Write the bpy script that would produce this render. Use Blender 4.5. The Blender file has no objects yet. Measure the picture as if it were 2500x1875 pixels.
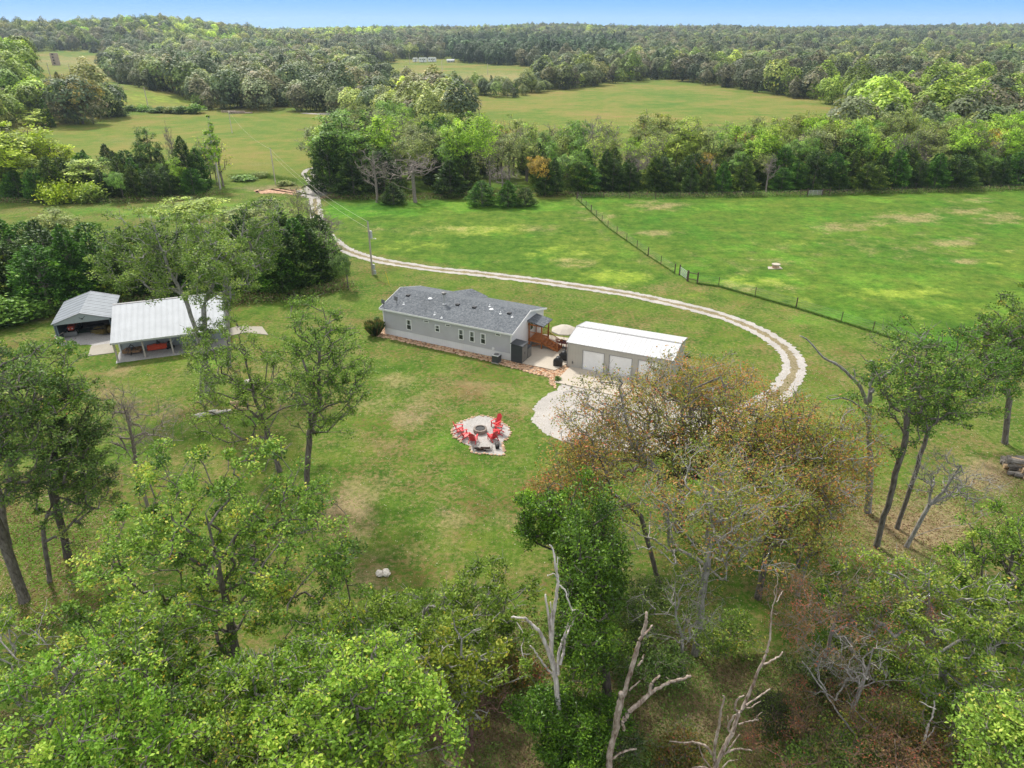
import bpy, math, random
import numpy as np
from math import radians as R_, sin, cos, pi

# ------------------------------------------------------------------ camera, world, sun, exposure
S = bpy.context.scene
C = S.collection
CAM_H = 32.0; PITCH = R_(27.0); FPX = 1690.0; PW, PH = 2500.0, 1875.0
cam_d = bpy.data.cameras.new("camera"); cam = bpy.data.objects.new("camera", cam_d); C.objects.link(cam)
cam.location = (0, 0, CAM_H); cam.rotation_euler = (R_(90) - PITCH, 0, 0)
cam_d.sensor_width = 36.0; cam_d.lens = 36.0 * FPX / PW
cam_d.clip_start = 0.5; cam_d.clip_end = 12000
S.camera = cam

SUN_EL, SUN_AZ = 52.0, -28.0          # azimuth measured from +Y towards +X
w = bpy.data.worlds.new("World"); S.world = w; w.use_nodes = True
nt = w.node_tree; nt.nodes.clear()
sky = nt.nodes.new('ShaderNodeTexSky'); sky.sky_type = 'NISHITA'; sky.sun_disc = False
sky.sun_elevation = R_(SUN_EL); sky.sun_rotation = R_(SUN_AZ); sky.air_density = 1.0; sky.dust_density = 0.6; sky.ozone_density = 2.0
bg = nt.nodes.new('ShaderNodeBackground'); bg.inputs['Strength'].default_value = 0.10
wo = nt.nodes.new('ShaderNodeOutputWorld')
tc = nt.nodes.new('ShaderNodeTexCoord'); sx = nt.nodes.new('ShaderNodeSeparateXYZ')
rmp = nt.nodes.new('ShaderNodeValToRGB')       # thin cloud overhead, clear blue low over the hills
e = rmp.color_ramp.elements
e[0].position = 0.0; e[0].color = (1.9, 5.0, 8.9, 1)
e[1].position = 0.036; e[1].color = (.25, 3.0, 8.6, 1)
for p_, c_ in ((0.055, (.3, 2.9, 8.2, 1)), (0.10, (7.0, 7.8, 8.8, 1)), (0.32, (8.6, 8.7, 8.8, 1)), (1.0, (9.4, 9.2, 8.9, 1))):
    q = rmp.color_ramp.elements.new(p_); q.color = c_
mxw = nt.nodes.new('ShaderNodeMixRGB'); mxw.inputs[0].default_value = 0.85
L = nt.links.new
L(tc.outputs['Generated'], sx.inputs[0]); L(sx.outputs['Z'], rmp.inputs[0])
L(sky.outputs[0], mxw.inputs[1]); L(rmp.outputs[0], mxw.inputs[2]); L(mxw.outputs[0], bg.inputs[0]); L(bg.outputs[0], wo.inputs[0])
sun_d = bpy.data.lights.new("sun", 'SUN'); sun = bpy.data.objects.new("sun", sun_d); C.objects.link(sun)
sun_d.energy = 3.4; sun_d.angle = R_(6.0); sun_d.color = (1.0, 0.955, 0.88)
sd = (sin(R_(SUN_AZ)) * cos(R_(SUN_EL)), cos(R_(SUN_AZ)) * cos(R_(SUN_EL)), sin(R_(SUN_EL)))
from mathutils import Vector, Matrix
sun.rotation_euler = Vector(sd).to_track_quat('Z', 'Y').to_euler()
S.view_settings.view_transform = 'Standard'; S.view_settings.look = 'None'
S.view_settings.exposure = 0.5; S.view_settings.gamma = 1.0
S.render.engine = 'CYCLES'
S.cycles.use_denoising = True
S.cycles.max_bounces = 6; S.cycles.diffuse_bounces = 3; S.cycles.transparent_max_bounces = 8
S.cycles.volume_bounces = 0; S.cycles.transmission_bounces = 3
S.cycles.caustics_reflective = False; S.cycles.caustics_refractive = False

# ------------------------------------------------------------------ terrain and picture <-> world
rng = np.random.default_rng(7); random.seed(7)
SP, CP = sin(PITCH), cos(PITCH)
def sst(a, b, x):
    t = np.clip((np.asarray(x, float) - a) / (b - a), 0, 1); return t * t * (3 - 2 * t)
def T(x, y):
    x = np.asarray(x, float); y = np.asarray(y, float)
    z = 26 * sst(520, 2300, y)
    z = z - 9 * np.exp(-((x / np.maximum(y, 1) + .315) / .055) ** 2) * sst(1150, 1700, y)
    z = z + 23 * sst(-385, -560, x) * sst(760, 1180, y) * (1 - .35 * sst(-620, -950, x)) * (1 - sst(1280, 1750, y))
    far = sst(330, 800, y)
    z = z + far * (1.6 * np.sin(x * .011 + 1.3) * np.cos(y * .009) + 1.1 * np.sin(x * .023 + y * .017))
    z = z + 20 * sst(-150, -260, x) * np.exp(-((y - 335) / 90) ** 2)
    z = z + sst(1300, 2100, y) * (3.6 * np.sin(x * .0052 + .7) + 2.0 * np.sin(x * .014))
    return z
def ray(px, py):
    u = (px - PW / 2) / FPX; v = (PH / 2 - py) / FPX
    return u, CP + v * SP, SP - v * CP          # right, forward, down
def P(px, py, h=0.0):
    u, f, d = ray(px, py)
    if d > 1e-4:
        t = (CAM_H - h) / d
        if t * f < 330: return Vector((u * t, f * t, h))
    t = 280.0
    while t < 5000:
        if CAM_H - d * t <= T(u * t, f * t) + h: break
        t *= 1.004
    a, b = t / 1.004, t
    for _ in range(20):
        m = (a + b) / 2
        if CAM_H - d * m <= T(u * m, f * m) + h: b = m
        else: a = m
    return Vector((u * b, f * b, CAM_H - d * b))
def PD(px, py, y):
    """the point seen at a pixel, y metres ahead of the camera"""
    u, f, d = ray(px, py); t = y / f
    return Vector((u * t, y, CAM_H - d * t))
def proj(x, y, z):
    x = np.asarray(x, float); y = np.asarray(y, float); z = np.asarray(z, float) - CAM_H
    zc = y * CP - z * SP; yc = y * SP + z * CP
    zc = np.where(zc > .5, zc, .5)
    return PW / 2 + FPX * x / zc, PH / 2 - FPX * yc / zc
def inpoly(px, py, poly):
    px = np.asarray(px, float); py = np.asarray(py, float); ins = np.zeros(px.shape, bool)
    n = len(poly)
    for i in range(n):
        x0, y0 = poly[i]; x1, y1 = poly[(i + 1) % n]
        if y0 == y1: continue
        c = ((y0 > py) != (y1 > py)) & (px < (x1 - x0) * (py - y0) / (y1 - y0) + x0)
        ins ^= c
    return ins

# ------------------------------------------------------------------ materials
def mat(name):
    m = bpy.data.materials.new(name); m.use_nodes = True
    b = m.node_tree.nodes['Principled BSDF']; return m, m.node_tree, b
def setspec(b, r, s=.3):
    b.inputs['Roughness'].default_value = r; b.inputs['Specular IOR Level'].default_value = s
def noise(nt, scale, detail=4, rough=.6, coord='Object', vec=None):
    n = nt.nodes.new('ShaderNodeTexNoise'); n.inputs['Scale'].default_value = scale
    n.inputs['Detail'].default_value = detail; n.inputs['Roughness'].default_value = rough
    if vec is None:
        t = nt.nodes.get('TC') or nt.nodes.new('ShaderNodeTexCoord'); t.name = 'TC'; vec = t.outputs[coord]
    nt.links.new(vec, n.inputs['Vector']); return n.outputs['Fac']
def ramp(nt, fac, stops):
    r = nt.nodes.new('ShaderNodeValToRGB'); els = r.color_ramp.elements
    while len(els) < len(stops): els.new(.5)
    for el, (p, c) in zip(els, stops):
        el.position = p; el.color = (c[0], c[1], c[2], 1) if not isinstance(c, (int, float)) else (c, c, c, 1)
    nt.links.new(fac, r.inputs[0]); return r.outputs[0]
def mixc(nt, fac, a, b, mode='MIX'):
    m = nt.nodes.new('ShaderNodeMixRGB'); m.blend_type = mode
    for i, v in ((0, fac), (1, a), (2, b)):
        if isinstance(v, (int, float)): m.inputs[i].default_value = v
        elif isinstance(v, tuple): m.inputs[i].default_value = (*v[:3], 1)
        else: nt.links.new(v, m.inputs[i])
    return m.outputs[0]
def mth(nt, op, a, b=0.0, c=None, clamp=False):
    m = nt.nodes.new('ShaderNodeMath'); m.operation = op; m.use_clamp = clamp
    for i, v in enumerate((a, b) if c is None else (a, b, c)):
        if isinstance(v, (int, float)): m.inputs[i].default_value = v
        else: nt.links.new(v, m.inputs[i])
    return m.outputs[0]
def bump(nt, b, h, strength=.3, dist=.05):
    n = nt.nodes.new('ShaderNodeBump'); n.inputs['Strength'].default_value = strength; n.inputs['Distance'].default_value = dist
    nt.links.new(h, n.inputs['Height']); nt.links.new(n.outputs[0], b.inputs['Normal'])
def plain(name, col, rough=.6, spec=.3, var=.12, scale=3.0, metal=0.0, bumps=0.0, bscale=30):
    m, nt, b = mat(name); setspec(b, rough, spec); b.inputs['Metallic'].default_value = metal
    f = noise(nt, scale, 5)
    lo = tuple(max(0, c * (1 - var)) for c in col); hi = tuple(min(1, c * (1 + var)) for c in col)
    nt.links.new(ramp(nt, f, [(.3, lo), (.7, hi)]), b.inputs['Base Color'])
    if bumps: bump(nt, b, noise(nt, bscale, 4), bumps, .03)
    return m
def leafmat(name, stops, inst=False, trans=.3, rough=.55):
    m, nt, b = mat(name); setspec(b, rough, .25)
    a = nt.nodes.new('ShaderNodeAttribute'); a.attribute_name = 'rnd'
    col = ramp(nt, a.outputs['Fac'], stops)
    if inst:
        t = nt.nodes.new('ShaderNodeAttribute'); t.attribute_type = 'INSTANCER'; t.attribute_name = 'tint'; tint = t.outputs['Color']
    else:
        t = nt.nodes.new('ShaderNodeObjectInfo'); tint = t.outputs['Color']
    col = mixc(nt, 1.0, col, tint, 'MULTIPLY')
    nt.links.new(col, b.inputs['Base Color'])
    tr = nt.nodes.new('ShaderNodeBsdfTranslucent'); nt.links.new(mixc(nt, 1.0, col, (1.15, 1.2, .7), 'MULTIPLY'), tr.inputs[0])
    mx = nt.nodes.new('ShaderNodeMixShader'); mx.inputs[0].default_value = trans
    nt.links.new(b.outputs[0], mx.inputs[1]); nt.links.new(tr.outputs[0], mx.inputs[2])
    nt.links.new(mx.outputs[0], nt.nodes['Material Output'].inputs['Surface']); return m
def barkmat(name, lo, hi, scale=2.5):
    m, nt, b = mat(name); setspec(b, .9, .15)
    t = nt.nodes.new('ShaderNodeTexCoord'); mp = nt.nodes.new('ShaderNodeMapping'); mp.inputs['Scale'].default_value = (1, 1, .3)
    nt.links.new(t.outputs['Object'], mp.inputs[0])
    f = noise(nt, scale * 3, 6, .7, vec=mp.outputs[0])
    nt.links.new(ramp(nt, f, [(.35, lo), (.65, hi)]), b.inputs['Base Color'])
    bump(nt, b, f, .7, .06); return m

M = {}
M['bark'] = barkmat('bark', (.07, .06, .05), (.24, .215, .19))
M['bark_grey'] = barkmat('bark_grey', (.16, .15, .135), (.43, .41, .38))
M['bark_dark'] = barkmat('bark_dark', (.045, .04, .035), (.15, .13, .11))
M['dead'] = barkmat('dead_wood', (.13, .085, .06), (.52, .44, .37), 1.6)
M['dead_pale'] = barkmat('dead_wood_pale', (.28, .24, .21), (.72, .67, .62), 1.6)
M['twig'] = barkmat('twig', (.17, .14, .12), (.33, .29, .26))
M['twig_red'] = barkmat('twig_red', (.13, .075, .06), (.27, .17, .14))
M['white_bark'] = barkmat('white_bark', (.35, .33, .30), (.65, .62, .58))
M['oak'] = leafmat('leaf_oak', [(.0, (0.047, 0.099, 0.018)), (.35, (0.117, 0.225, 0.030)), (.7, (0.246, 0.405, 0.054)), (.88, (0.427, 0.577, 0.098)), (.96, (0.640, 0.541, 0.087)), (1, (0.640, 0.253, 0.064))])
M['oak_bright'] = leafmat('leaf_oak_bright', [(.0, (0.075, 0.145, 0.015)), (.4, (0.196, 0.355, 0.037)), (.75, (0.376, 0.552, 0.062)), (.93, (0.572, 0.657, 0.114)), (1, (0.640, 0.499, 0.088))])
M['oak_dark'] = leafmat('leaf_oak_dark', [(.0, (0.028, 0.052, 0.019)), (.5, (0.084, 0.139, 0.037)), (.9, (0.203, 0.261, 0.080)), (1, (0.358, 0.277, 0.109))])
M['olive'] = leafmat('leaf_olive', [(.0, (0.064, 0.114, 0.023)), (.5, (0.170, 0.273, 0.051)), (.85, (0.326, 0.439, 0.096)), (1, (0.482, 0.545, 0.166))])
M['yellowgreen'] = leafmat('leaf_yellowgreen', [(.0, (0.102, 0.145, 0.017)), (.4, (0.232, 0.319, 0.029)), (.75, (0.435, 0.478, 0.043)), (1, (0.696, 0.551, 0.072))])
M['rust'] = leafmat('leaf_rust', [(.0, (0.093, 0.123, 0.031)), (.3, (0.188, 0.251, 0.043)), (.52, (0.322, 0.346, 0.057)), (.7, (0.458, 0.307, 0.078)), (.86, (0.509, 0.222, 0.088)), (1, (0.610, 0.174, 0.117))])
M['rust_red'] = leafmat('leaf_rust_red', [(.0, (0.145, 0.145, 0.043)), (.4, (0.290, 0.232, 0.087)), (.7, (0.478, 0.232, 0.116)), (.9, (0.609, 0.174, 0.116)), (1, (0.725, 0.102, 0.072))])
M['vine'] = leafmat('leaf_vine', [(.0, (0.024, 0.054, 0.006)), (.5, (0.070, 0.163, 0.013)), (.85, (0.172, 0.342, 0.027)), (1, (0.321, 0.497, 0.043))], trans=.22, rough=.4)
M['cedar'] = leafmat('leaf_cedar', [(.0, (0.022, 0.046, 0.010)), (.5, (0.053, 0.108, 0.016)), (.85, (0.120, 0.193, 0.027)), (1, (0.219, 0.270, 0.043))], trans=.1)
M['mid'] = leafmat('leaf_mid', [(.0, (0.086, 0.122, 0.035)), (.5, (0.227, 0.313, 0.070)), (.85, (0.418, 0.522, 0.122)), (1, (0.626, 0.626, 0.174))], trans=.25)
M['far'] = leafmat('leaf_far', [(.0, (0.071, 0.100, 0.046)), (.5, (0.189, 0.255, 0.092)), (.85, (0.347, 0.425, 0.163)), (1, (0.521, 0.511, 0.231))], inst=True, trans=.2)

# ------------------------------------------------------------------ mesh helpers
def fast_mesh(name, V, F, k, attr=None, material=None, smooth=False):
    me = bpy.data.meshes.new(name); V = np.asarray(V, np.float32); F = np.asarray(F, np.int32)
    me.vertices.add(len(V)); me.vertices.foreach_set('co', V.ravel())
    me.loops.add(F.size); me.loops.foreach_set('vertex_index', F.ravel())
    me.polygons.add(len(F)); me.polygons.foreach_set('loop_start', np.arange(0, F.size, k, dtype=np.int32))
    if smooth: me.polygons.foreach_set('use_smooth', np.ones(len(F), bool))
    me.update(calc_edges=True)
    if attr:
        for n_, a in attr.items():
            at = me.attributes.new(n_, 'FLOAT', 'POINT'); at.data.foreach_set('value', np.asarray(a, np.float32))
    if material: me.materials.append(material)
    return me
def link(name, me, parent=None, loc=None, color=None):
    o = bpy.data.objects.new(name, me); C.objects.link(o)
    if parent: o.parent = parent
    if loc is not None: o.location = loc
    if color: o.color = (*color, 1)
    return o
def tag(o, label=None, cat=None, group=None, kind=None):
    if label: o['label'] = label
    if cat: o['category'] = cat
    if group: o['group'] = group
    if kind: o['kind'] = kind
    return o
def thing(name, label, cat, loc=(0, 0, 0), rz=0.0, group=None):
    o = bpy.data.objects.new(name, None); C.objects.link(o); o.location = loc; o.rotation_euler = (0, 0, rz)
    o.empty_display_size = .3
    return tag(o, label, cat, group)
class MB:
    def __init__(s): s.v = []; s.f = []
    def add(s, V, F):
        n = len(s.v); s.v += [tuple(p) for p in V]; s.f += [tuple(i + n for i in f) for f in F]; return s
    def box(s, x0, x1, y0, y1, z0, z1):
        V = [(x0, y0, z0), (x1, y0, z0), (x1, y1, z0), (x0, y1, z0), (x0, y0, z1), (x1, y0, z1), (x1, y1, z1), (x0, y1, z1)]
        return s.add(V, [(0, 3, 2, 1), (4, 5, 6, 7), (0, 1, 5, 4), (1, 2, 6, 5), (2, 3, 7, 6), (3, 0, 4, 7)])
    def hexa(s, a, b, th, up=(0, 0, 1)):
        """slab over the quad a (4 points), thickened by th along up"""
        u = Vector(up) * th; V = [Vector(p) for p in a]; V = V + [p + u for p in V]
        return s.add(V, [(0, 3, 2, 1), (4, 5, 6, 7), (0, 1, 5, 4), (1, 2, 6, 5), (2, 3, 7, 6), (3, 0, 4, 7)])
    def prism(s, poly, z0, z1):
        n = len(poly); V = [(p[0], p[1], z0) for p in poly] + [(p[0], p[1], z1) for p in poly]
        F = [tuple(range(n - 1, -1, -1)), tuple(range(n, 2 * n))] + [(i, (i + 1) % n, n + (i + 1) % n, n + i) for i in range(n)]
        return s.add(V, F)
    def bar(s, a, b, r0, r1=None, k=6, cap=True):
        r1 = r0 if r1 is None else r1; a = Vector(a); b = Vector(b); d = (b - a)
        if d.length < 1e-6: return s
        d.normalize(); x = d.cross(Vector((0, 0, 1)) if abs(d.z) < .9 else Vector((1, 0, 0))).normalized(); y = d.cross(x)
        V = []
        for p, r in ((a, r0), (b, r1)):
            for i in range(k): V.append(p + x * (r * cos(2 * pi * i / k)) + y * (r * sin(2 * pi * i / k)))
        F = [(i, (i + 1) % k, k + (i + 1) % k, k + i) for i in range(k)]
        if cap: F += [tuple(range(k - 1, -1, -1)), tuple(range(k, 2 * k))]
        return s.add(V, F)
    def lathe(s, c, prof, k=20, sx=1, sy=1):
        V = []; F = []
        for (r, z) in prof:
            for i in range(k): V.append((c[0] + sx * r * cos(2 * pi * i / k), c[1] + sy * r * sin(2 * pi * i / k), c[2] + z))
        for j in range(len(prof) - 1):
            for i in range(k): F.append((j * k + i, j * k + (i + 1) % k, (j + 1) * k + (i + 1) % k, (j + 1) * k + i))
        if prof[0][0] > 0: F.append(tuple(range(k - 1, -1, -1)))
        if prof[-1][0] > 0: F.append(tuple((len(prof) - 1) * k + i for i in range(k)))
        return s.add(V, F)
    def rock(s, c, r, seed=0, flat=.7):
        rg = np.random.default_rng(seed); k = 7; V = []; F = []
        for j, (rr, zz) in enumerate(((.75, -.5), (1, 0), (.7, .55), (0.25, .8))):
            for i in range(k):
                q = r * rr * rg.uniform(.8, 1.2); V.append((c[0] + q * cos(2 * pi * (i + .3 * j) / k), c[1] + q * sin(2 * pi * (i + .3 * j) / k), c[2] + r * flat * zz * rg.uniform(.85, 1.15)))
        for j in range(3):
            for i in range(k): F.append((j * k + i, j * k + (i + 1) % k, (j + 1) * k + (i + 1) % k, (j + 1) * k + i))
        F.append(tuple(range(k - 1, -1, -1))); F.append(tuple(3 * k + i for i in range(k)))
        return s.add(V, F)
    def build(s, name, m, parent=None, smooth=False, loc=None):
        me = bpy.data.meshes.new(name); me.from_pydata([tuple(p) for p in s.v], [], s.f); me.materials.append(m)
        if smooth: me.polygons.foreach_set('use_smooth', [True] * len(me.polygons))
        me.update(); return link(name, me, parent, loc)
def smoothpath(pts, n=8):
    pts = [Vector(p) for p in pts]; out = []
    for i in range(len(pts) - 1):
        p0 = pts[max(i - 1, 0)]; p1 = pts[i]; p2 = pts[i + 1]; p3 = pts[min(i + 2, len(pts) - 1)]
        for j in range(n):
            t = j / n
            out.append(.5 * ((2 * p1) + (p2 - p0) * t + (2 * p0 - 5 * p1 + 4 * p2 - p3) * t * t + (3 * p1 - p0 - 3 * p2 + p3) * t ** 3))
    out.append(pts[-1]); return out

# ------------------------------------------------------------------ ground
rows = list(np.arange(-60, 72, .6))
while rows[-1] < 5200: rows.append(rows[-1] * 1.0085)
rows = np.array(rows); cols = np.linspace(-1.15, 1.15, 430)
Yg, Sg = np.meshgrid(rows, cols, indexing='ij'); Xg = Sg * (np.maximum(Yg, 0) + 85)
Zg = T(Xg, Yg)
PXg, PYg = proj(Xg, Yg, Zg)
behind = Yg < 14
def paint(lst, base=0.0):
    a = np.full(Xg.shape, float(base))
    for (x, y, rx, ry, amp) in lst:
        a = np.maximum(a, amp * np.exp(-(((PXg - x) / rx) ** 2 + ((PYg - y) / ry) ** 2) ** 1.3 * .7))
    return a
def band(pts, wd):
    """1 near a polyline given in picture points"""
    W = [P(*p) for p in pts]; d = np.full(Xg.shape, 1e9)
    for a, b in zip(W[:-1], W[1:]):
        ab = np.array([b.x - a.x, b.y - a.y]); L2 = ab @ ab
        t = np.clip(((Xg - a.x) * ab[0] + (Yg - a.y) * ab[1]) / L2, 0, 1)
        d = np.minimum(d, np.hypot(Xg - a.x - t * ab[0], Yg - a.y - t * ab[1]))
    return np.exp(-(d / wd) ** 2)
FENCE_A = [(1408, 486), (1484, 556), (1582, 625), (1647, 668), (1658, 676)]
FENCE_B = [(1703, 690), (1754, 697), (1843, 722), (1943, 750), (2053, 784), (2130, 808), (2290, 858)]
HAY = [(850, 600), (905, 618), (1090, 645), (1300, 675), (1450, 697), (1560, 705), (1600, 690), (1628, 672), (1475, 552), (1390, 485), (800, 488), (790, 540)]
PASTURE = [(1412, 486), (1658, 676), (1754, 697), (2053, 784), (2290, 858), (2600, 960), (2700, 460), (1500, 462)]
hay = inpoly(PXg, PYg, HAY) | inpoly(PXg, PYg, PASTURE)
farf = (PYg < 470)
dry = paint([(1604, 503, 75, 13, .9), (2222, 533, 100, 15, 1), (2358, 516, 70, 10, .9), (2445, 532, 60, 15, .95), (2054, 555, 90, 13, .9), (2325, 592, 60, 13, 1),
             (2355, 638, 45, 8, 1), (1604, 568, 50, 9, 1), (2374, 490, 70, 8, .7), (1450, 530, 60, 10, .7), (1310, 560, 60, 12, .7), (1400, 640, 60, 14, .7), (1900, 600, 60, 12, .45),
             (1100, 560, 130, 12, .6), (880, 560, 60, 10, .6), (972, 928, 75, 14, .75), (1159, 940, 90, 14, .85), (1216, 962, 70, 14, .8), (1050, 930, 60, 12, .6),
             (930, 1000, 50, 12, .6), (250, 960, 70, 45, .75), (300, 900, 60, 25, .65), (1150, 1010, 40, 12, .5), (1680, 890, 110, 22, .75), (1600, 700, 120, 10, .5), (1120, 960, 220, 40, .6), (950, 1010, 110, 60, .5), (1000, 950, 100, 30, .6), (1850, 640, 200, 30, .35), (2200, 600, 250, 40, .4), (1150, 1290, 160, 60, .5), (900, 1200, 120, 80, .55), (700, 960, 150, 80, .45), (400, 930, 100, 40, .4),
             (1830, 700, 120, 14, .55), (2000, 860, 160, 45, .35), (860, 850, 50, 30, .5), (700, 900, 120, 50, .55), (2000, 1000, 60, 20, .6), (1290, 985, 30, 30, .8),
             (460, 1130, 60, 20, .5), (600, 1090, 50, 15, .5), (100, 775, 40, 8, .9), (1250, 1290, 70, 30, .7), (150, 150, 120, 14, .8), (1200, 190, 200, 16, .9), (1000, 175, 90, 10, .6)])
dry = np.maximum(dry, .5 * band([(1395, 490), (1480, 575), (1560, 640), (1610, 690)], 1.1))
dry = np.maximum(dry, .7 * band([(1800, 960), (1880, 1010), (1790, 1100), (1700, 1130)], 1.6))
lime = paint([(1842, 688, 110, 16, .9), (2190, 716, 140, 18, .9), (1940, 592, 60, 10, .6), (1500, 677, 110, 20, .9), (1380, 617, 120, 30, .7), (1170, 560, 160, 18, .8), (1010, 600, 110, 20, .6),
              (2330, 760, 120, 30, .6), (2450, 640, 60, 30, .6), (1450, 500, 80, 12, .4), (1700, 510, 90, 12, .5), (440, 960, 90, 30, .4), (150, 900, 70, 15, .6), (1430, 1170, 60, 60, .3),
              (400, 240, 200, 22, .7), (170, 200, 90, 22, .5), (840, 1160, 100, 60, .25), (1960, 735, 120, 16, .5), (1700, 720, 100, 14, .5), (1750, 840, 60, 14, .4)])
lush = paint([(1160, 960, 190, 20, .0), (640, 515, 480, 18, 1), (1150, 505, 330, 14, .8), (800, 400, 30, 25, 1), (1120, 1170, 160, 50, .45), (2080, 1060, 80, 80, .6), (530, 1040, 160, 40, .6),
              (500, 880, 60, 25, .7), (300, 930, 40, 25, .4), (1300, 1010, 60, 60, .4), (1700, 1180, 90, 60, .7), (1020, 1080, 120, 30, .5), (2060, 780, 200, 25, .6), (1950, 640, 260, 60, .45),
              (170, 212, 90, 10, .9), (250, 215, 90, 12, .5), (850, 1500, 60, 30, .6), (1800, 1450, 120, 60, .5), (330, 1600, 60, 60, .8)])
lush = np.maximum(lush, np.where(inpoly(PXg, PYg, PASTURE), .42, 0)); lush = np.maximum(lush, np.where(inpoly(PXg, PYg, HAY), .3, 0))
dark = np.zeros(Xg.shape)
dark = np.maximum(dark, .55 * band([(1703, 692), (1754, 700), (1843, 725), (1943, 753), (2053, 787), (2130, 811), (2290, 861)], .8))
dark = np.maximum(dark, .45 * band(FENCE_A, .5))
litter = paint([(1150, 1780, 260, 170, 1), (1560, 1640, 190, 120, .95), (1720, 1720, 230, 130, 1), (2150, 1760, 260, 120, 1), (2230, 1290, 150, 75, 1), (2410, 1160, 90, 50, .95),
                (840, 1256, 90, 75, .95), (1004, 1014, 80, 40, .75), (960, 1090, 60, 40, .5), (1090, 1250, 70, 40, .5), (430, 1020, 70, 40, .6), (1000, 1150, 60, 20, .35), (900, 1400, 80, 60, .7), (1500, 1480, 80, 60, .6),
                (700, 460, 130, 10, .9), (600, 500, 40, 8, .4), (330, 345, 130, 14, .5), (630, 400, 70, 7, .5), (560, 330, 120, 9, .35), (870, 462, 60, 8, .9), (1520, 1400, 90, 60, .6), (1270, 1340, 40, 40, .3),
                (500, 1700, 400, 140, .5), (230, 760, 60, 8, .4), (990, 1250, 80, 20, .4), (1100, 1200, 60, 14, .4), (2380, 1420, 200, 80, .4), (1850, 1400, 60, 60, .4), (1400, 470, 600, 6, .6)])
litter = np.where(PYg > 1880, np.maximum(litter, .8), litter); litter = np.where(behind, .8, litter)
WOODS_FLOOR = np.zeros(Xg.shape)
V = np.stack([Xg, Yg, Zg], -1).reshape(-1, 3); nr, nc = Xg.shape
idx = np.arange(nr * nc).reshape(nr, nc)
F = np.stack([idx[:-1, :-1], idx[:-1, 1:], idx[1:, 1:], idx[1:, :-1]], -1).reshape(-1, 4)
m, nt, b = mat('ground_grass'); setspec(b, .95, .08)
def att(nm):
    a = nt.nodes.new('ShaderNodeAttribute'); a.attribute_name = nm; return a.outputs['Fac']
n1 = noise(nt, .05, 5, .6); n2 = noise(nt, .35, 6, .65); n3 = noise(nt, 2.6, 6, .7); n4 = noise(nt, 14, 3, .6); n5 = noise(nt, .13, 6, .7); n7 = noise(nt, .3, 7, .7)
g = ramp(nt, n2, [(.3, (.042, .098, .011)), (.5, (.078, .145, .018)), (.72, (.13, .175, .03))])
g2 = ramp(nt, n1, [(.35, (.8, .92, .8)), (.6, (1.2, 1.08, 1.1))])
g = mixc(nt, 1.0, g, g2, 'MULTIPLY')
def thr(a, nz, k=1.0, lo=.35, hi=.65):
    s_ = mth(nt, 'ADD', a, mth(nt, 'MULTIPLY', mth(nt, 'SUBTRACT', nz, .5), k))
    mr = nt.nodes.new('ShaderNodeMapRange'); mr.interpolation_type = 'SMOOTHSTEP'
    mr.inputs['From Min'].default_value = lo; mr.inputs['From Max'].default_value = hi; nt.links.new(s_, mr.inputs['Value'])
    return mr.outputs[0]
n6 = noise(nt, .018, 8, .72)
farc = ramp(nt, mixc(nt, .35, n6, n5), [(.36, (.07, .145, .019)), (.46, (.12, .172, .028)), (.54, (.19, .185, .045)), (.64, (.25, .18, .068))])
g = mixc(nt, att('far'), g, farc)
g = mixc(nt, mth(nt, 'MULTIPLY', thr(att('lush'), n5, 1.8, .3, .8), .85), g, ramp(nt, mixc(nt, .5, n1, n7), [(.38, (.042, .14, .013)), (.5, (.09, .225, .02)), (.62, (.17, .28, .035))]))
g = mixc(nt, mth(nt, 'MULTIPLY', thr(att('lime'), n7, 2.4, .4, 1.05), .85), g, ramp(nt, n2, [(.3, (.17, .27, .025)), (.7, (.31, .37, .06))]))
g = mixc(nt, mth(nt, 'MULTIPLY', thr(att('dark'), n2, .8), .8), g, (.055, .105, .015))
g = mixc(nt, mth(nt, 'MULTIPLY', thr(att('dry'), mixc(nt, .25, n7, n3), 4.5, .25, 1.35), .75), g, ramp(nt, n3, [(.3, (.21, .155, .07)), (.7, (.40, .32, .17))]))
dryn = thr(noise(nt, .11, 10, .8), n3, 1.1, .42, .66)
g = mixc(nt, mth(nt, 'MULTIPLY', dryn, mth(nt, 'MULTIPLY', att('lawn'), .75)), g, ramp(nt, n5, [(.38, (.15, .09, .04)), (.5, (.21, .155, .07)), (.62, (.15, .175, .045))]))
n8 = noise(nt, 6, 8, .8)
g = mixc(nt, mth(nt, 'MULTIPLY', thr(att('litter'), mixc(nt, .35, n7, n3), 2.6, .3, 1.15), .92), g, ramp(nt, mixc(nt, .5, n8, n7), [(.36, (.12, .08, .045)), (.46, (.22, .155, .09)), (.53, (.31, .225, .14)), (.58, (.17, .19, .055)), (.7, (.13, .21, .04))]))
n9 = noise(nt, .8, 8, .75)
g = mixc(nt, att('hay'), g, mixc(nt, 1.0, g, ramp(nt, n9, [(.3, (.55, .62, .5)), (.47, (.9, .95, .9)), (.56, (1.1, 1.08, 1.05)), (.7, (1.5, 1.3, 1.2))]), 'MULTIPLY'))
g = mixc(nt, 1.0, g, ramp(nt, n4, [(.3, .72), (.5, 1.0), (.75, 1.28)]), 'MULTIPLY')
g = mixc(nt, 1.0, g, ramp(nt, n3, [(.3, .72), (.5, 1.0), (.7, 1.22)]), 'MULTIPLY')
nt.links.new(g, b.inputs['Base Color'])
bump(nt, b, mixc(nt, .5, n4, n3), .8, .12)
lawn = np.where(hay | farf, 0.0, 1.0)
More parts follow.
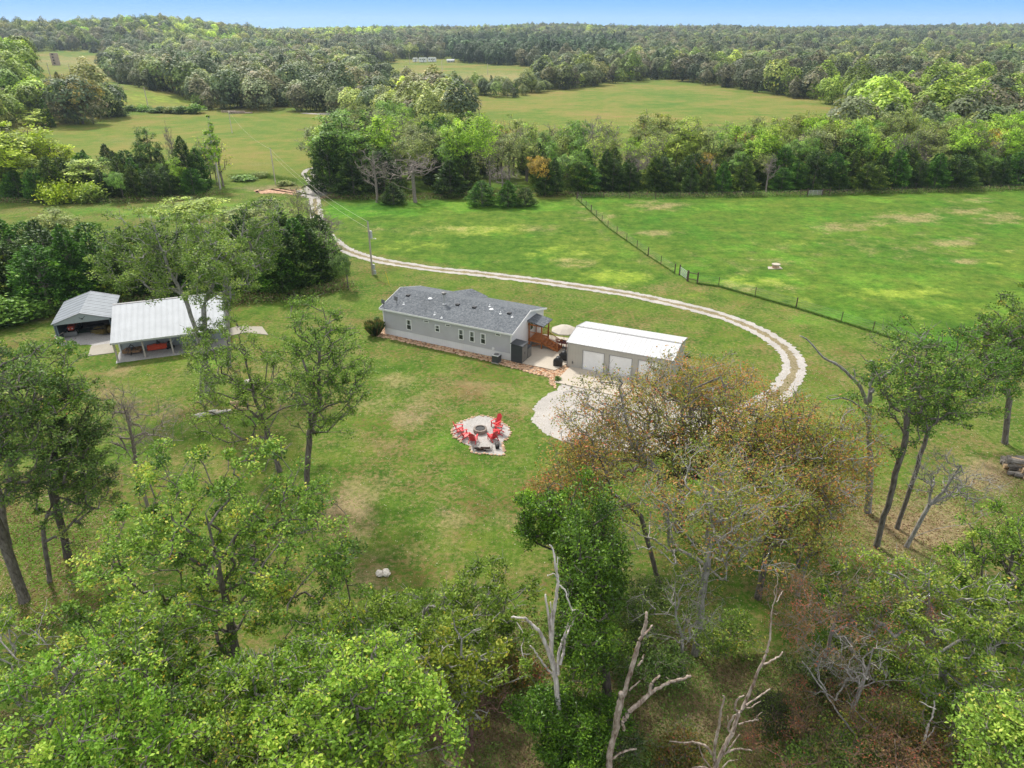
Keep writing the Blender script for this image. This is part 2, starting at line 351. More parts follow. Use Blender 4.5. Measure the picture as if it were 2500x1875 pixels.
me = fast_mesh('ground', V, F, 4, {'dry': dry.ravel(), 'lime': lime.ravel(), 'lush': lush.ravel(), 'dark': dark.ravel(), 'litter': litter.ravel(), 'far': sst(480, 380, PYg).ravel(), 'lawn': lawn.ravel(), 'hay': np.where(hay, 1.0, .35).ravel()}, m, True)
tag(link('ground', me), kind='structure')

# ------------------------------------------------------------------ drive, pads, slabs, beds
def gravelmat(name, lo, mid, hi, gs=9.0):
    m, nt, b = mat(name); setspec(b, .9, .15)
    f1 = noise(nt, gs, 5, .75); f2 = noise(nt, .5, 5, .6)
    c = mixc(nt, 1.0, ramp(nt, f1, [(.3, lo), (.5, mid), (.7, hi)]), ramp(nt, f2, [(.3, .82), (.7, 1.1)]), 'MULTIPLY')
    nt.links.new(c, b.inputs['Base Color']); bump(nt, b, f1, .6, .04); return m
M['gravel'] = gravelmat('gravel', (.25, .23, .205), (.395, .37, .34), (.53, .50, .47))
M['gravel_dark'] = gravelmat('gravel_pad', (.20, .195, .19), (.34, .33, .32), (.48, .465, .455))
M['median'] = gravelmat('drive_middle', (.11, .12, .04), (.22, .18, .10), (.36, .31, .22), 5)
M['redclay'] = gravelmat('clay', (.28, .15, .09), (.46, .28, .18), (.6, .45, .33), 2)
def ribbon(name, pts, off, wd, z, m, jit=.12, fade=None, seed=1):
    rg = np.random.default_rng(seed); n = len(pts); V = []; F = []
    j1 = np.convolve(rg.normal(0, 1, n + 4), np.ones(3) / 3, 'same')[:n] * jit; j2 = np.convolve(rg.normal(0, 1, n + 4), np.ones(3) / 3, 'same')[:n] * jit
    for i, p in enumerate(pts):
        d = (pts[min(i + 1, n - 1)] - pts[max(i - 1, 0)]); d.z = 0; d.normalize(); nn = Vector((-d.y, d.x, 0))
        hw = wd / 2
        a = p + nn * (off - hw + j1[i]); c = p + nn * (off + hw + j2[i])
        for q in (a, a.lerp(c, .5), c): V.append((q.x, q.y, float(T(q.x, q.y)) + z))
    for i in range(n - 1):
        for k in (0, 1): F.append((i * 3 + k, i * 3 + 3 + k, i * 3 + 4 + k, i * 3 + 1 + k))
    me = bpy.data.meshes.new(name); me.from_pydata(V, [], F); me.materials.append(m); me.update()
    return tag(link(name, me), kind='structure')
drive_px = [(770, 452), (768, 475), (769, 500), (773, 527), (785, 558), (812, 588), (848, 612), (902, 630), (960, 642), (1067, 658), (1160, 667), (1257, 679), (1345, 690), (1463, 707), (1550, 721), (1625, 737),
            (1734, 763), (1815, 791), (1870, 818), (1911, 846), (1934, 874), (1938, 905), (1918, 942), (1885, 972), (1835, 1008), (1770, 1040)]
dp = smoothpath([P(*p) for p in drive_px], 30)
ribbon('drive_middle_road', dp, 0, 1.6, .012, M['median'], .06)
ribbon('gravel_track_road', dp, .80, .82, .022, M['gravel'], .17, seed=2); ribbon('gravel_track_road', dp, -.80, .82, .022, M['gravel'], .17, seed=3)
for q, zz in (([(774, 456), (768, 444), (758, 432), (752, 424), (758, 416), (772, 411), (800, 407)], .0),):
    pp = smoothpath([P(*p) for p in q], 10)
    ribbon('gravel_track_road', pp, 1.1, 1.2, .03, M['gravel'], .12, seed=5); ribbon('gravel_track_road', pp, -1.1, 1.2, .03, M['gravel'], .12, seed=6)
pp = smoothpath([P(*p) for p in [(770, 279), (800, 277), (838, 281), (872, 293), (905, 306), (960, 322), (1030, 345), (1075, 356)]], 10)
ribbon('gravel_lane_road', pp, 0, 4.2, .05, M['gravel'], .3, seed=8)
pp = smoothpath([P(*p) for p in [(740, 276), (770, 278), (838, 279), (900, 276)]], 8)
ribbon('gravel_lane_road', pp, 0, 3.6, .045, M['gravel'], .3, seed=9)

def sheet(name, pxpoly, z, m, jit=.0, world=None, seed=3, kind='structure', thick=0, smooth=False):
    pts = world or [P(*p) for p in pxpoly]
    if smooth: pts = smoothpath(pts + pts[:1], 8)[:-1]
    if jit:
        rg = np.random.default_rng(seed); out = []; n = len(pts)
        for i in range(n):
            a, c = pts[i], pts[(i + 1) % n]; k = max(1, int((c - a).length / .22))
            for j in range(k):
                q = a.lerp(c, j / k); out.append(Vector((q.x + rg.normal(0, jit), q.y + rg.normal(0, jit), 0)))
        pts = out
    mb = MB()
    if thick: mb.prism([(p.x, p.y) for p in pts], z - thick, z)
    else: mb.add([(p.x, p.y, float(T(p.x, p.y)) + z) for p in pts], [tuple(range(len(pts)))])
    o = mb.build(name, m); 
    me = o.data
    if not thick and me.polygons[0].normal.z < 0:
        me.flip_normals()
    return tag(o, kind=kind)
sheet('gravel_pad', [(1358, 952), (1320, 975), (1304, 995), (1306, 1008), (1299, 1025), (1318, 1048), (1342, 1064), (1400, 1085), (1470, 1096), (1548, 1106), (1602, 1107), (1656, 1094), (1735, 1072), (1800, 1050), (1868, 1012), (1905, 985), (1880, 955), (1800, 985), (1740, 995), (1660, 982), (1588, 968), (1470, 942), (1400, 932), (1372, 938)], .008, M['gravel'], .07, smooth=True)
sheet('clay_bank_ground', [(620, 466), (680, 460), (730, 463), (770, 460), (800, 468), (840, 475), (830, 484), (780, 484), (740, 479), (690, 472), (640, 473)], .006, M['redclay'], .4)
sheet('crossing_gravel_road', [(728, 468), (742, 456), (762, 450), (790, 452), (808, 462), (806, 474), (785, 482), (760, 486), (738, 482)], .035, M['gravel'], .35)

def concrete(name, lo, hi):
    m, nt, b = mat(name); setspec(b, .8, .2)
    f = noise(nt, .6, 7, .7); f2 = noise(nt, 12, 4)
    c = mixc(nt, 1.0, ramp(nt, f, [(.3, lo), (.7, hi)]), ramp(nt, f2, [(.3, .93), (.7, 1.05)]), 'MULTIPLY')
    nt.links.new(c, b.inputs['Base Color']); return m
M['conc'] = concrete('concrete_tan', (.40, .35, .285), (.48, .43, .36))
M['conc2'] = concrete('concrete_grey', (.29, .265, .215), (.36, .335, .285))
m, nt, b = mat('river_rock'); setspec(b, .85, .2)
vo = nt.nodes.new('ShaderNodeTexVoronoi'); vo.inputs['Scale'].default_value = 4.2
t_ = nt.nodes.new('ShaderNodeTexCoord'); nt.links.new(t_.outputs['Object'], vo.inputs['Vector'])
sep = nt.nodes.new('ShaderNodeSeparateColor'); nt.links.new(vo.outputs['Color'], sep.inputs[0])
c = ramp(nt, sep.outputs[0], [(0, (.26, .12, .06)), (.3, (.44, .23, .12)), (.6, (.54, .34, .20)), (.85, (.60, .46, .33)), (1, (.35, .28, .22))])
dk = ramp(nt, vo.outputs['Distance'], [(0.0, 1.0), (.5, .9), (.8, .35)])
nt.links.new(mixc(nt, 1.0, c, dk, 'MULTIPLY'), b.inputs['Base Color']); inv = mth(nt, 'SUBTRACT', 1.0, vo.outputs['Distance']); bump(nt, b, inv, 1.0, .08)
M['rock'] = m
M['stone'] = plain('fieldstone', (.50, .34, .22), .85, .2, .4, 2.0, bumps=.5)
M['stone_white'] = plain('pale_stone', (.66, .61, .55), .85, .2, .2, 2.5, bumps=.5)
M['siding'] = plain('grey_siding', (.33, .335, .335), .6, .3, .05, 1.0)
def lined(name, col, period, axis='Z', depth=.25, rough=.5, var=.06, spec=.35, metal=0, dk=.86, wd=.14):
    m, nt, b = mat(name); setspec(b, rough, spec); b.inputs['Metallic'].default_value = metal
    t = nt.nodes.new('ShaderNodeTexCoord'); t.name = 'TC'; wv = nt.nodes.new('ShaderNodeTexWave'); wv.bands_direction = axis; wv.wave_profile = 'SAW'
    wv.inputs['Scale'].default_value = 2 * pi / period / 20 * 1.0; nt.links.new(t.outputs['Object'], wv.inputs['Vector'])
    f = noise(nt, .9, 5); lo = tuple(c * (1 - var) for c in col); hi = tuple(min(1, c * (1 + var)) for c in col)
    c = mixc(nt, 1.0, ramp(nt, f, [(.3, lo), (.7, hi)]), ramp(nt, wv.outputs['Fac'], [(0, dk), (wd * .8, dk), (wd, 1.0)] if wd > .2 else [(0, dk), (wd, 1.0), (1.0, 1.0)]), 'MULTIPLY')
    nt.links.new(c, b.inputs['Base Color']); bump(nt, b, wv.outputs['Fac'], depth, .03); return m
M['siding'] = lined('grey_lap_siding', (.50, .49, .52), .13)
M['white'] = plain('white_trim', (.78, .78, .78), .5, .4, .03, 2)
M['skirt'] = lined('white_skirting', (.74, .745, .75), .25, 'X')
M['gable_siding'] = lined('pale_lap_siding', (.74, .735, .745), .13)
m, nt, b = mat('shingles'); setspec(b, .95, .1)
f1 = noise(nt, 3.6, 7, .8); f2 = noise(nt, 9, 3, .7); f3 = noise(nt, .25, 3)
c = mixc(nt, 1.0, ramp(nt, f1, [(.34, (.06, .068, .08)), (.5, (.125, .137, .15)), (.66, (.21, .222, .235))]), ramp(nt, f2, [(.3, .75), (.7, 1.25)]), 'MULTIPLY')
nt.links.new(mixc(nt, 1.0, c, ramp(nt, f3, [(.3, .9), (.7, 1.1)]), 'MULTIPLY'), b.inputs['Base Color']); bump(nt, b, f2, .5, .03)
M['shingle'] = m
M['roof_white'] = lined('white_metal_roof', (.50, .505, .51), .45, 'X', .3, .45, .06, .3, dk=.93)
M['roof_barn'] = lined('galvalume_roof', (.45, .47, .49), .6, 'X', .3, .7, .06, .15, dk=.9, wd=.3)
M['roof_carport'] = lined('galvanised_roof', (.42, .45, .48), .54, 'Y', .4, .6, .1, .25, dk=.6, wd=.4)
M['metal_wall'] = lined('tan_ribbed_wall', (.44, .42, .375), .3, 'X', .5, .45)
M['barn_wall'] = lined('grey_ribbed_wall', (.33, .36, .37), .3, 'X', .5, .45)
M['carport_wall'] = lined('blue_grey_ribbed_wall', (.13, .17, .20), .3, 'X', .5, .45)
M['door_white'] = lined('white_roll_door', (.88, .88, .88), .09, 'Z', .4, .45, dk=.9)
M['trim_dark'] = plain('dark_trim', (.13, .13, .13), .5, .4, .1)
M['trim_grey'] = plain('grey_trim', (.25, .25, .25), .5, .4, .1)
M['glass'] = plain('window_glass', (.035, .04, .045), .08, .6, .3, 1.5)
M['curtain'] = plain('blind', (.30, .32, .30), .8, .2, .1)
M['cedarwood'] = plain('stained_wood', (.36, .125, .035), .6, .3, .3, 3.5)
M['wood_dark'] = plain('weathered_wood', (.17, .12, .08), .85, .2, .3, 3)
M['post'] = plain('post_wood', (.10, .075, .055), .9, .2, .3, 4)
M['pole'] = plain('pole_wood', (.40, .36, .31), .9, .2, .15, 4)
M['pole_pale'] = plain('pole_wood_pale', (.55, .50, .44), .9, .2, .15, 4)
M['metal'] = plain('galvanised_metal', (.45, .46, .47), .45, .5, .1, metal=.3)
M['black'] = plain('black_cover', (.012, .012, .013), .45, .5, .3, 6)
M['blackiron'] = plain('black_iron', (.03, .028, .028), .6, .4, .2)
M['charcoal'] = plain('charcoal_plastic', (.045, .05, .056), .55, .35, .1)
M['greydoor'] = plain('grey_plastic_door', (.16, .155, .145), .55, .35, .08)
M['canvas'] = plain('cream_canvas', (.45, .41, .355), .85, .15, .05)
M['red'] = plain('red_plastic', (.58, .03, .035), .4, .45, .12, 4)
M['redpaint'] = plain('orange_red_paint', (.55, .07, .03), .4, .45, .2, 4)
M['bench'] = plain('dark_red_wood', (.16, .035, .03), .6, .3, .2)
M['yellow'] = plain('yellow_plastic', (.75, .55, .05), .5, .4, .05)
M['pitstone'] = plain('pit_stone', (.26, .22, .19), .9, .2, .3, 3, bumps=.6)
M['ash'] = plain('ash', (.22, .21, .20), .95, .1, .4, 5)
M['rubber'] = plain('rubber', (.02, .02, .02), .8, .2, .1)
M['whitepaint'] = plain('white_paint', (.74, .75, .76), .45, .4, .04)
M['silo'] = plain('silo_block', (.38, .30, .24), .9, .15, .2, .8)
M['log'] = plain('log_bark', (.20, .18, .16), .9, .15, .5, 2.5, bumps=.6)
M['log_end'] = plain('log_cut', (.50, .36, .22), .9, .15, .2, 3)

# ------------------------------------------------------------------ house
hA = P(940, 815); hB = P(1248, 881); hd = (hB - hA); HL = hd.length; h_rz = math.atan2(hd.y, hd.x); he = hd.normalized(); hn = Vector((-he.y, he.x, 0))
HW, EZ, RZ = 8.3, 3.25, 4.35
def on_wall(px, py, O, e_):
    """picture point -> (s, z) on the vertical plane through O along e_"""
    u, f, d = ray(px, py); D = Vector((u, f, -d)); n = Vector((-e_.y, e_.x, 0)); t = (O - Vector((0, 0, CAM_H))).dot(n) / D.dot(n)
    q = Vector((0, 0, CAM_H)) + D * t; return (q - O).dot(e_), q.z
def W2_(O, n_, t): return Vector((O.x, O.y, 0)) + n_ * t
def z1(x, y): return 850 + x * 900 / 2212, 660 + y * 900 / 2212
house = thing('mobile_home', 'long grey manufactured home with white trim and grey shingle roof beside the patio', 'house', hA, h_rz)
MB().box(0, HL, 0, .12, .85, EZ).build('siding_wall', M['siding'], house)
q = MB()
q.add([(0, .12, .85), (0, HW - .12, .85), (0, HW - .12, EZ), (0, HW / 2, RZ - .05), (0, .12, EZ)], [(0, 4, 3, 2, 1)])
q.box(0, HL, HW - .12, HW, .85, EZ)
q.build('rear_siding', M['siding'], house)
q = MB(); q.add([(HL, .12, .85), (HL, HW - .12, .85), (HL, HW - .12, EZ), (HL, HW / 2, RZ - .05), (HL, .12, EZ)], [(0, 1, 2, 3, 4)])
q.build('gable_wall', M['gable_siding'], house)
q = MB(); q.box(.03, HL - .03, .03, .12, 0, .85); q.box(.03, .12, .12, HW - .12, 0, .85); q.box(HL - .12, HL - .03, .12, HW - .12, 0, .85); q.box(.03, HL - .03, HW - .12, HW - .03, 0, .85)
q.build('skirting', M['skirt'], house)
MB().box(-.03, .1, -.03, .0, .85, EZ).build('corner_trim', M['white'], house); MB().box(HL - .1, HL + .03, -.03, .0, .85, EZ).box(HL, HL + .03, 0, .12, .85, EZ).build('corner_trim', M['white'], house); MB().box(HL, HL + .03, HW - .14, HW, .85, EZ).build('corner_trim', M['white'], house)
ov = .28; pit = (RZ - EZ) / (HW / 2)
roof = MB()
def slope(y0, z0, y1, z1, x0, x1, th=.12): roof.hexa([(x0, y0, z0), (x1, y0, z0), (x1, y1, z1), (x0, y1, z1)], None, th)
slope(-ov, EZ - ov * pit, HW / 2, RZ, -.3, HL + .3)
slope(HW / 2, RZ, HW + ov, EZ - ov * pit, -.3, HL + .3)
rf = roof.build('roof', M['shingle'], house)
# cross gable on the far slope
def hp(px, py, zz):
    u, f, d = ray(*z1(px, py)); t = (CAM_H - zz) / d; q = Vector((u * t, f * t, zz)) - hA; return q.dot(he), q.dot(hn)
gy = HW + .6; gx, gz = on_wall(*z1(742, 124), W2_(hA, hn, gy), he); gz += .3
q = MB(); gw = 2.3
a0 = (gx, HW / 2 + .25, gz - .02); a1 = (gx, gy, gz)
for s_ in (-1, 1):
    q.add([a0, a1, (gx + s_ * gw, gy, EZ + .05), (gx + s_ * gw, HW - .05, EZ + .16), (gx, HW / 2 - .05, RZ + .12)], [(0, 1, 2, 3, 4)] if s_ > 0 else [(4, 3, 2, 1, 0)])
q.add([(gx - gw, gy, EZ + .02), (gx + gw, gy, EZ + .02), (gx, gy, gz - .03)], [(0, 1, 2)])
q.build('cross_gable', M['shingle'], house)
q = MB()
for x0_, x1_ in ((-.33, -.3), (HL + .3, HL + .33)):
    q.hexa([(x0_, -ov, EZ - ov * pit - .06), (x1_, -ov, EZ - ov * pit - .06), (x1_, HW / 2, RZ - .06), (x0_, HW / 2, RZ - .06)], None, .2)
    q.hexa([(x0_, HW / 2, RZ - .06), (x1_, HW / 2, RZ - .06), (x1_, HW + ov, EZ - ov * pit - .06), (x0_, HW + ov, EZ - ov * pit - .06)], None, .2)
q.box(-.33, HL + .33, -ov - .03, -ov, EZ - ov * pit - .08, EZ - ov * pit + .11)
q.box(-.3, HL + .3, -ov, 0, EZ - .16, EZ - .13)
q.build('fascia', M['white'], house)
for (x0, y0, x1, y1) in ((347, 292, 383, 362), (520, 325, 552, 374), (661, 350, 694, 421), (727, 362, 760, 434), (793, 375, 827, 447)):
    s0, zt = on_wall(*z1(x0, y0), hA, he); s1, zb = on_wall(*z1(x1, y1), hA, he)
    s0b, zt2 = on_wall(*z1(x1, y0 + 9), hA, he); zt = (zt + zt2) / 2 + .02; zb2 = on_wall(*z1(x0, y1 - 9), hA, he)[1]; zb = (zb + zb2) / 2
    q = MB(); t = .09
    q.box(s0, s1, -.05, 0, zt - t, zt); q.box(s0, s1, -.05, 0, zb, zb + t); q.box(s0, s0 + t, -.05, 0, zb + t, zt - t); q.box(s1 - t, s1, -.05, 0, zb + t, zt - t)
    zm = (zt + zb) / 2; q.box(s0 + t, s1 - t, -.04, 0, zm - .025, zm + .025)
    w_ = q.build('window', M['white'], house)
    MB().box(s0 + t, s1 - t, -.02, -.003, zb + t, zm - .025).box(s0 + t, s1 - t, -.02, -.003, zm + .025, zt - t).build('pane', M['glass'], w_)
    ww = s1 - s0 - 2 * t
    for a_ in (s0 + t, s1 - t - .16): MB().box(a_, a_ + .16, -.024, -.021, zm + .03, zt - t).build('curtain', M['curtain'], w_)
for (x0, y0, x1, y1) in ((453, 298, 485, 313), (584, 323, 615, 337), (884, 378, 917, 394)):
    s0, zt = on_wall(*z1(x0, y0), hA, he); s1, zb = on_wall(*z1(x1, y1), hA, he); zc = (zt + zb) / 2
    w_ = MB().box(s0, s1, -.05, 0, zc - .14, zc + .14).build('slot_window', M['white'], house)
    MB().box(s0 + .09, s1 - .09, -.056, -.05, zc - .06, zc + .06).build('pane', M['glass'], w_)
s0, zz = on_wall(*z1(870, 470), hA, he)
q = MB(); q.lathe((0, 0, 0), [(.16, 0), (.16, .05), (.09, .06), (0, .06)], 16); o = q.build('hose_reel', M['white'], house); o.location = (s0, 0, zz); o.rotation_euler = (R_(90), 0, 0)
def roofz(y): return (EZ + y * pit if y < HW / 2 else EZ + (HW - y) * pit) + .12
def roofpt(x, y):
    zz = 3.9
    for _ in range(4):
        a, b_ = hp(x, y, zz); zz = roofz(b_)
    return a, b_, zz
for (x, y) in ((360, 147), (657, 202), (757, 218), (967, 253)):
    a, b_, zz = roofpt(x, y); MB().box(a - .2, a + .2, b_ - .2, b_ + .2, zz - .04, zz + .12).build('box_vent', M['black'], rf)
for (x, y) in ((492, 166), (860, 230)):
    a, b_, zz = roofpt(x, y); MB().lathe((a, b_, zz - .04), [(.26, 0), (.27, .08), (.2, .15), (0, .19)], 16).build('skylight', M['whitepaint'], rf, True)
for (x, y, h_) in ((335, 207, .25), (520, 272, .3), (562, 293, .15), (915, 256, .3), (985, 277, .12), (850, 216, .25)):
    a, b_, zz = roofpt(x, y); MB().bar((a, b_, zz - .02), (a, b_, zz + h_), .05, .05, 8).lathe((a, b_, zz - .02), [(.17, 0), (.06, .08)], 10).build('plumbing_vent', M['whitepaint'], rf)
a, b_, zz = roofpt(578, 198)
ch = MB().bar((a, b_, zz - .05), (a, b_, zz + 1.25), .14, .14, 12).lathe((a, b_, zz - .03), [(.26, 0), (.14, .14)], 12).build('chimney_pipe', M['metal'], rf)
MB().lathe((a, b_, zz + 1.15), [(.16, 0), (.27, .03), (.27, .22), (.3, .24), (.0, .32)], 14).build('chimney_cap', M['trim_dark'], ch)
for (x, y) in ((292, 200), (215, 222)):
    a, b_, zz = roofpt(x, y); q = MB().bar((a, b_, zz - .05), (a, b_ - .02, zz + .45), .03, .03, 6)
    for i in range(10):
        pass
    q.hexa([(a - .3, b_ - .05, zz + .35), (a + .22, b_ - .12, zz + .3), (a + .2, b_ + .02, zz + .78), (a - .3, b_ + .06, zz + .8)], None, .02, (0, -1, 0)); q.bar((a, b_ - .05, zz + .35), (a + .1, b_ - .45, zz + .5), .015, .015, 4)
    q.build('satellite_dish', M['trim_dark'], rf)
# side porch with stair
px0 = HL + .02; py0 = 4.15; pw = 2.0; pd = 1.75; pz = .98
q = MB().box(px0 + .03, px0 + pd, py0, py0 + pw, pz - .22, pz); q.build('porch_deck', M['cedarwood'], house)
q = MB()
for (a, b_) in ((px0 + .12, py0 + .06), (px0 + pd - .08, py0 + .06), (px0 + pd - .08, py0 + pw - .06), (px0 + .12, py0 + pw - .06)):
    q.box(a - .06, a + .06, b_ - .06, b_ + .06, 0, 2.95)
q.bar((px0 + .12, py0 + .06, .1), (px0 + pd - .08, py0 + .06, .7), .05, .05, 4)
q.build('porch_posts', M['cedarwood'], house)['label'] = 'stained wooden posts holding the porch roof'
q = MB(); ro = .25
q.hexa([(px0, py0 - ro, 3.22), (px0 + pd + ro, py0 - ro, 2.86), (px0 + pd + ro, py0 + pw + ro, 2.86), (px0, py0 + pw + ro, 3.22)], None, .1)
q.build('porch_roof', M['shingle'], house)
q = MB(); q.box(px0 + .03, px0 + pd + .05, py0 - .03, py0 + .0, 2.72, 2.9).box(px0 + pd, px0 + pd + .05, py0, py0 + pw, 2.72, 2.84)
rz_ = pz + .95
def rail(a, b_, n, q):
    a = Vector(a); b_ = Vector(b_); q.bar(a + Vector((0, 0, .92)), b_ + Vector((0, 0, .92)), .05, .05, 4); q.bar(a + Vector((0, 0, .12)), b_ + Vector((0, 0, .12)), .035, .035, 4)
    for i in range(n):
        p = a.lerp(b_, (i + .5) / n); q.box(p.x - .02, p.x + .02, p.y - .02, p.y + .02, p.z + .1, p.z + .92)
rail((px0 + .1, py0 + .05, pz), (px0 + pd, py0 + .05, pz), 12, q)
rail((px0 + .1, py0 + pw - .05, pz), (px0 + pd, py0 + pw - .05, pz), 12, q)
q.build('porch_railing', M['cedarwood'], house)
sx0 = px0 + pd; sx1 = sx0 + 1.9; sy0 = py0 + .12; sy1 = py0 + 1.35
q = MB()
for i in range(5):
    xx = sx0 + i * .38; zz = pz - (i + 1) * pz / 6; q.box(xx, xx + .38, sy0, sy1, zz - .05, zz)
    q.box(xx, xx + .03, sy0, sy1, zz, zz + pz / 6 - .05)
for yy in (sy0 - .05, sy1 + .01): q.hexa([(sx0, yy, pz - .32), (sx1, yy, -.0), (sx1, yy + .05, .0), (sx0, yy + .05, pz - .32)], None, .3)
q.build('stair', M['cedarwood'], house)
q = MB()
for yy in (sy0 - .03, sy1 + .03):
    rail((sx0, yy, pz - .12), (sx1 - .05, yy, .0), 12, q); q.box(sx1 - .12, sx1, yy - .06, yy + .06, 0, 1.15)
q.build('stair_railing', M['cedarwood'], house)
d_ = MB().box(HL, HL + .04, py0 + .45, py0 + 1.4, pz, pz + 2.0).build('side_door', M['white'], house)
MB().box(HL + .04, HL + .05, py0 + .6, py0 + 1.25, pz + .9, pz + 1.85).build('pane', M['glass'], d_)

# ------------------------------------------------------------------ garage
gA = P(1384, 895); g_rz = math.atan2(-.412, .911); ge = Vector((cos(g_rz), sin(g_rz), 0)); gn = Vector((-ge.y, ge.x, 0)); GL, GW, GE, GR = 11.1, 6.2, 2.85, 3.45
gar = thing('garage', 'tan metal garage with white roof and three white roll-up doors', 'garage', gA, g_rz)
doors = []
for (x0, y0, x1, y1) in ((1407, 476, 1540, 607), (1568, 505, 1707, 637), (1741, 535, 1880, 668)):
    s0, zt = on_wall(*z1(x0, y0), gA, ge); s1, _ = on_wall(*z1(x1, y0 + 20), gA, ge); doors.append((s0, s1, min(max(zt, 2.1), 2.35)))
q = MB(); prev = 0.0
for (s0, s1, zt) in doors + [(GL, GL, 0)]:
    s0 = min(s0, GL); q.box(prev, s0, 0, .1, 0, GE)
    if s1 < GL and zt: q.box(s0, s1, 0, .1, zt, GE)
    prev = min(s1, GL - .2)
q.build('front_wall', M['metal_wall'], gar)
q = MB()
for x_, fl in ((0, 1), (GL, 0)):
    V = [(x_, .1, 0), (x_, GW, 0), (x_, GW, GE), (x_, GW / 2, GR), (x_, .1, GE)]; q.add(V, [(4, 3, 2, 1, 0)] if fl else [(0, 1, 2, 3, 4)])
q.add([(0, GW, 0), (GL, GW, 0), (GL, GW, GE), (0, GW, GE)], [(3, 2, 1, 0)]); q.build('side_wall', M['metal_wall'], gar)
for (s0, s1, zt) in doors:
    if s1 < GL:
        dd = MB().box(s0 + .06, s1 - .06, .06, .12, .02, zt - .06).build('roll_up_door', M['door_white'], gar)
        MB().box(s0, s0 + .06, -.02, .12, 0, zt).box(s1 - .06, s1, -.02, .12, 0, zt).box(s0 + .06, s1 - .06, -.02, .12, zt - .06, zt).build('door_frame', M['trim_grey'], dd)
q = MB(); gp = (GR - GE) / (GW / 2)
for (ya, za, yb, zb) in ((-.1, GE - .1 * gp, GW / 2, GR), (GW / 2, GR, GW + .1, GE - .1 * gp)): q.hexa([(-.12, ya, za), (GL + .12, ya, za), (GL + .12, yb, zb), (-.12, yb, zb)], None, .06)
i = 0.0
while i < GL:
    for (ya, za, yb, zb) in ((-.1, GE - .1 * gp + .06, GW / 2, GR + .06), (GW / 2, GR + .06, GW + .1, GE - .1 * gp + .06)): q.hexa([(i, ya, za), (i + .04, ya, za), (i + .04, yb, zb), (i, yb, zb)], None, .02)
    i += .45
grf = q.build('roof', M['roof_white'], gar)
q = MB().hexa([(-.13, GW / 2 - .13, GR + .05), (GL + .13, GW / 2 - .13, GR + .05), (GL + .13, GW / 2, GR + .085), (-.13, GW / 2, GR + .085)], None, .02).hexa([(-.13, GW / 2, GR + .085), (GL + .13, GW / 2, GR + .085), (GL + .13, GW / 2 + .13, GR + .05), (-.13, GW / 2 + .13, GR + .05)], None, .02)
q.build('ridge_cap', M['trim_grey'], grf)
for x_ in (-.16, GL + .12):
    q = MB(); q.hexa([(x_, -.1, GE - .12), (x_ + .04, -.1, GE - .12), (x_ + .04, GW / 2, GR - .08), (x_, GW / 2, GR - .08)], None, .18); q.hexa([(x_, GW / 2, GR - .08), (x_ + .04, GW / 2, GR - .08), (x_ + .04, GW + .1, GE - .12), (x_, GW + .1, GE - .12)], None, .18)
    q.build('roof_edge_trim', M['trim_grey'], gar)
MB().box(-.03, .06, -.03, 0, 0, GE - .12).build('corner_trim', M['trim_grey'], gar); MB().box(GL - .06, GL + .03, -.03, 0, 0, GE - .12).build('corner_trim', M['trim_grey'], gar)
MB().box(.55, .68, -.06, 0, .5, .75).build('wall_outlet', M['trim_dark'], gar)

def W2(O, e_, n_, s, t): return Vector((O.x, O.y, 0)) + e_ * s + n_ * t
# driveway slab, patio, rock bed
sheet('driveway_pavement', None, .09, M['conc'], world=[W2(gA, ge, gn, .35, .0), W2(gA, ge, gn, .2, -4.1), W2(gA, ge, gn, GL + .3, -4.6), W2(gA, ge, gn, GL + .3, .0)], thick=.13)
pat = [P(*z1(*p)) for p in ((1035, 562), (1243, 603), (1312, 548), (1330, 420), (1265, 395), (1180, 400), (1095, 425))]
pc = [W2(hA, he, hn, HL + .0, -.2), P(*z1(1240, 604)), W2(gA, ge, gn, -.05, 1.0), W2(gA, ge, gn, -.05, 7.4), W2(hA, he, hn, HL + 5.0, 8.6), W2(hA, he, hn, HL + .05, 8.1)]
sheet('patio_pavement', None, .12, M['conc'], world=pc, thick=.2)
bed = [W2(hA, he, hn, -1.2, -.7), W2(hA, he, hn, 2.0, -.95), W2(hA, he, hn, 8.0, -1.05), W2(hA, he, hn, 14, -1.15), W2(hA, he, hn, HL, -1.35), W2(hA, he, hn, HL + 3.6, -1.75), P(*z1(1205, 640)), P(*z1(1222, 690)), P(*z1(1250, 712)), W2(gA, ge, gn, .25, -4.0), W2(gA, ge, gn, .4, -.02),
       W2(gA, ge, gn, -.02, .2), W2(gA, ge, gn, -.3, .6), P(*z1(1243, 592)), W2(hA, he, hn, HL, -.1), W2(hA, he, hn, 0, .05), W2(hA, he, hn, -.1, HW * .8), W2(hA, he, hn, -1.6, HW * .8), W2(hA, he, hn, -2.6, HW * .5), W2(hA, he, hn, -2.7, 1.5), W2(hA, he, hn, -2.0, .0)]
sheet('rock_bed_ground', None, .03, M['rock'], .05, world=bed)
mbk = MB(); rg = np.random.default_rng(5)
def edge_stones(pts, step, r, mb, z=.05, seed=0):
    rg = np.random.default_rng(seed)
    for a, b_ in zip(pts[:-1], pts[1:]):
        n = max(1, int((b_ - a).length / step))
        for j in range(n):
            p = a.lerp(b_, (j + rg.uniform(0, .5)) / n); mb.rock((p.x + rg.normal(0, .04), p.y + rg.normal(0, .04), z), r * rg.uniform(.7, 1.3), int(rg.integers(1e6)), .55)
edge_stones(bed[:9], .34, .17, mbk); edge_stones(bed[17:] + bed[:1], .34, .18, mbk)
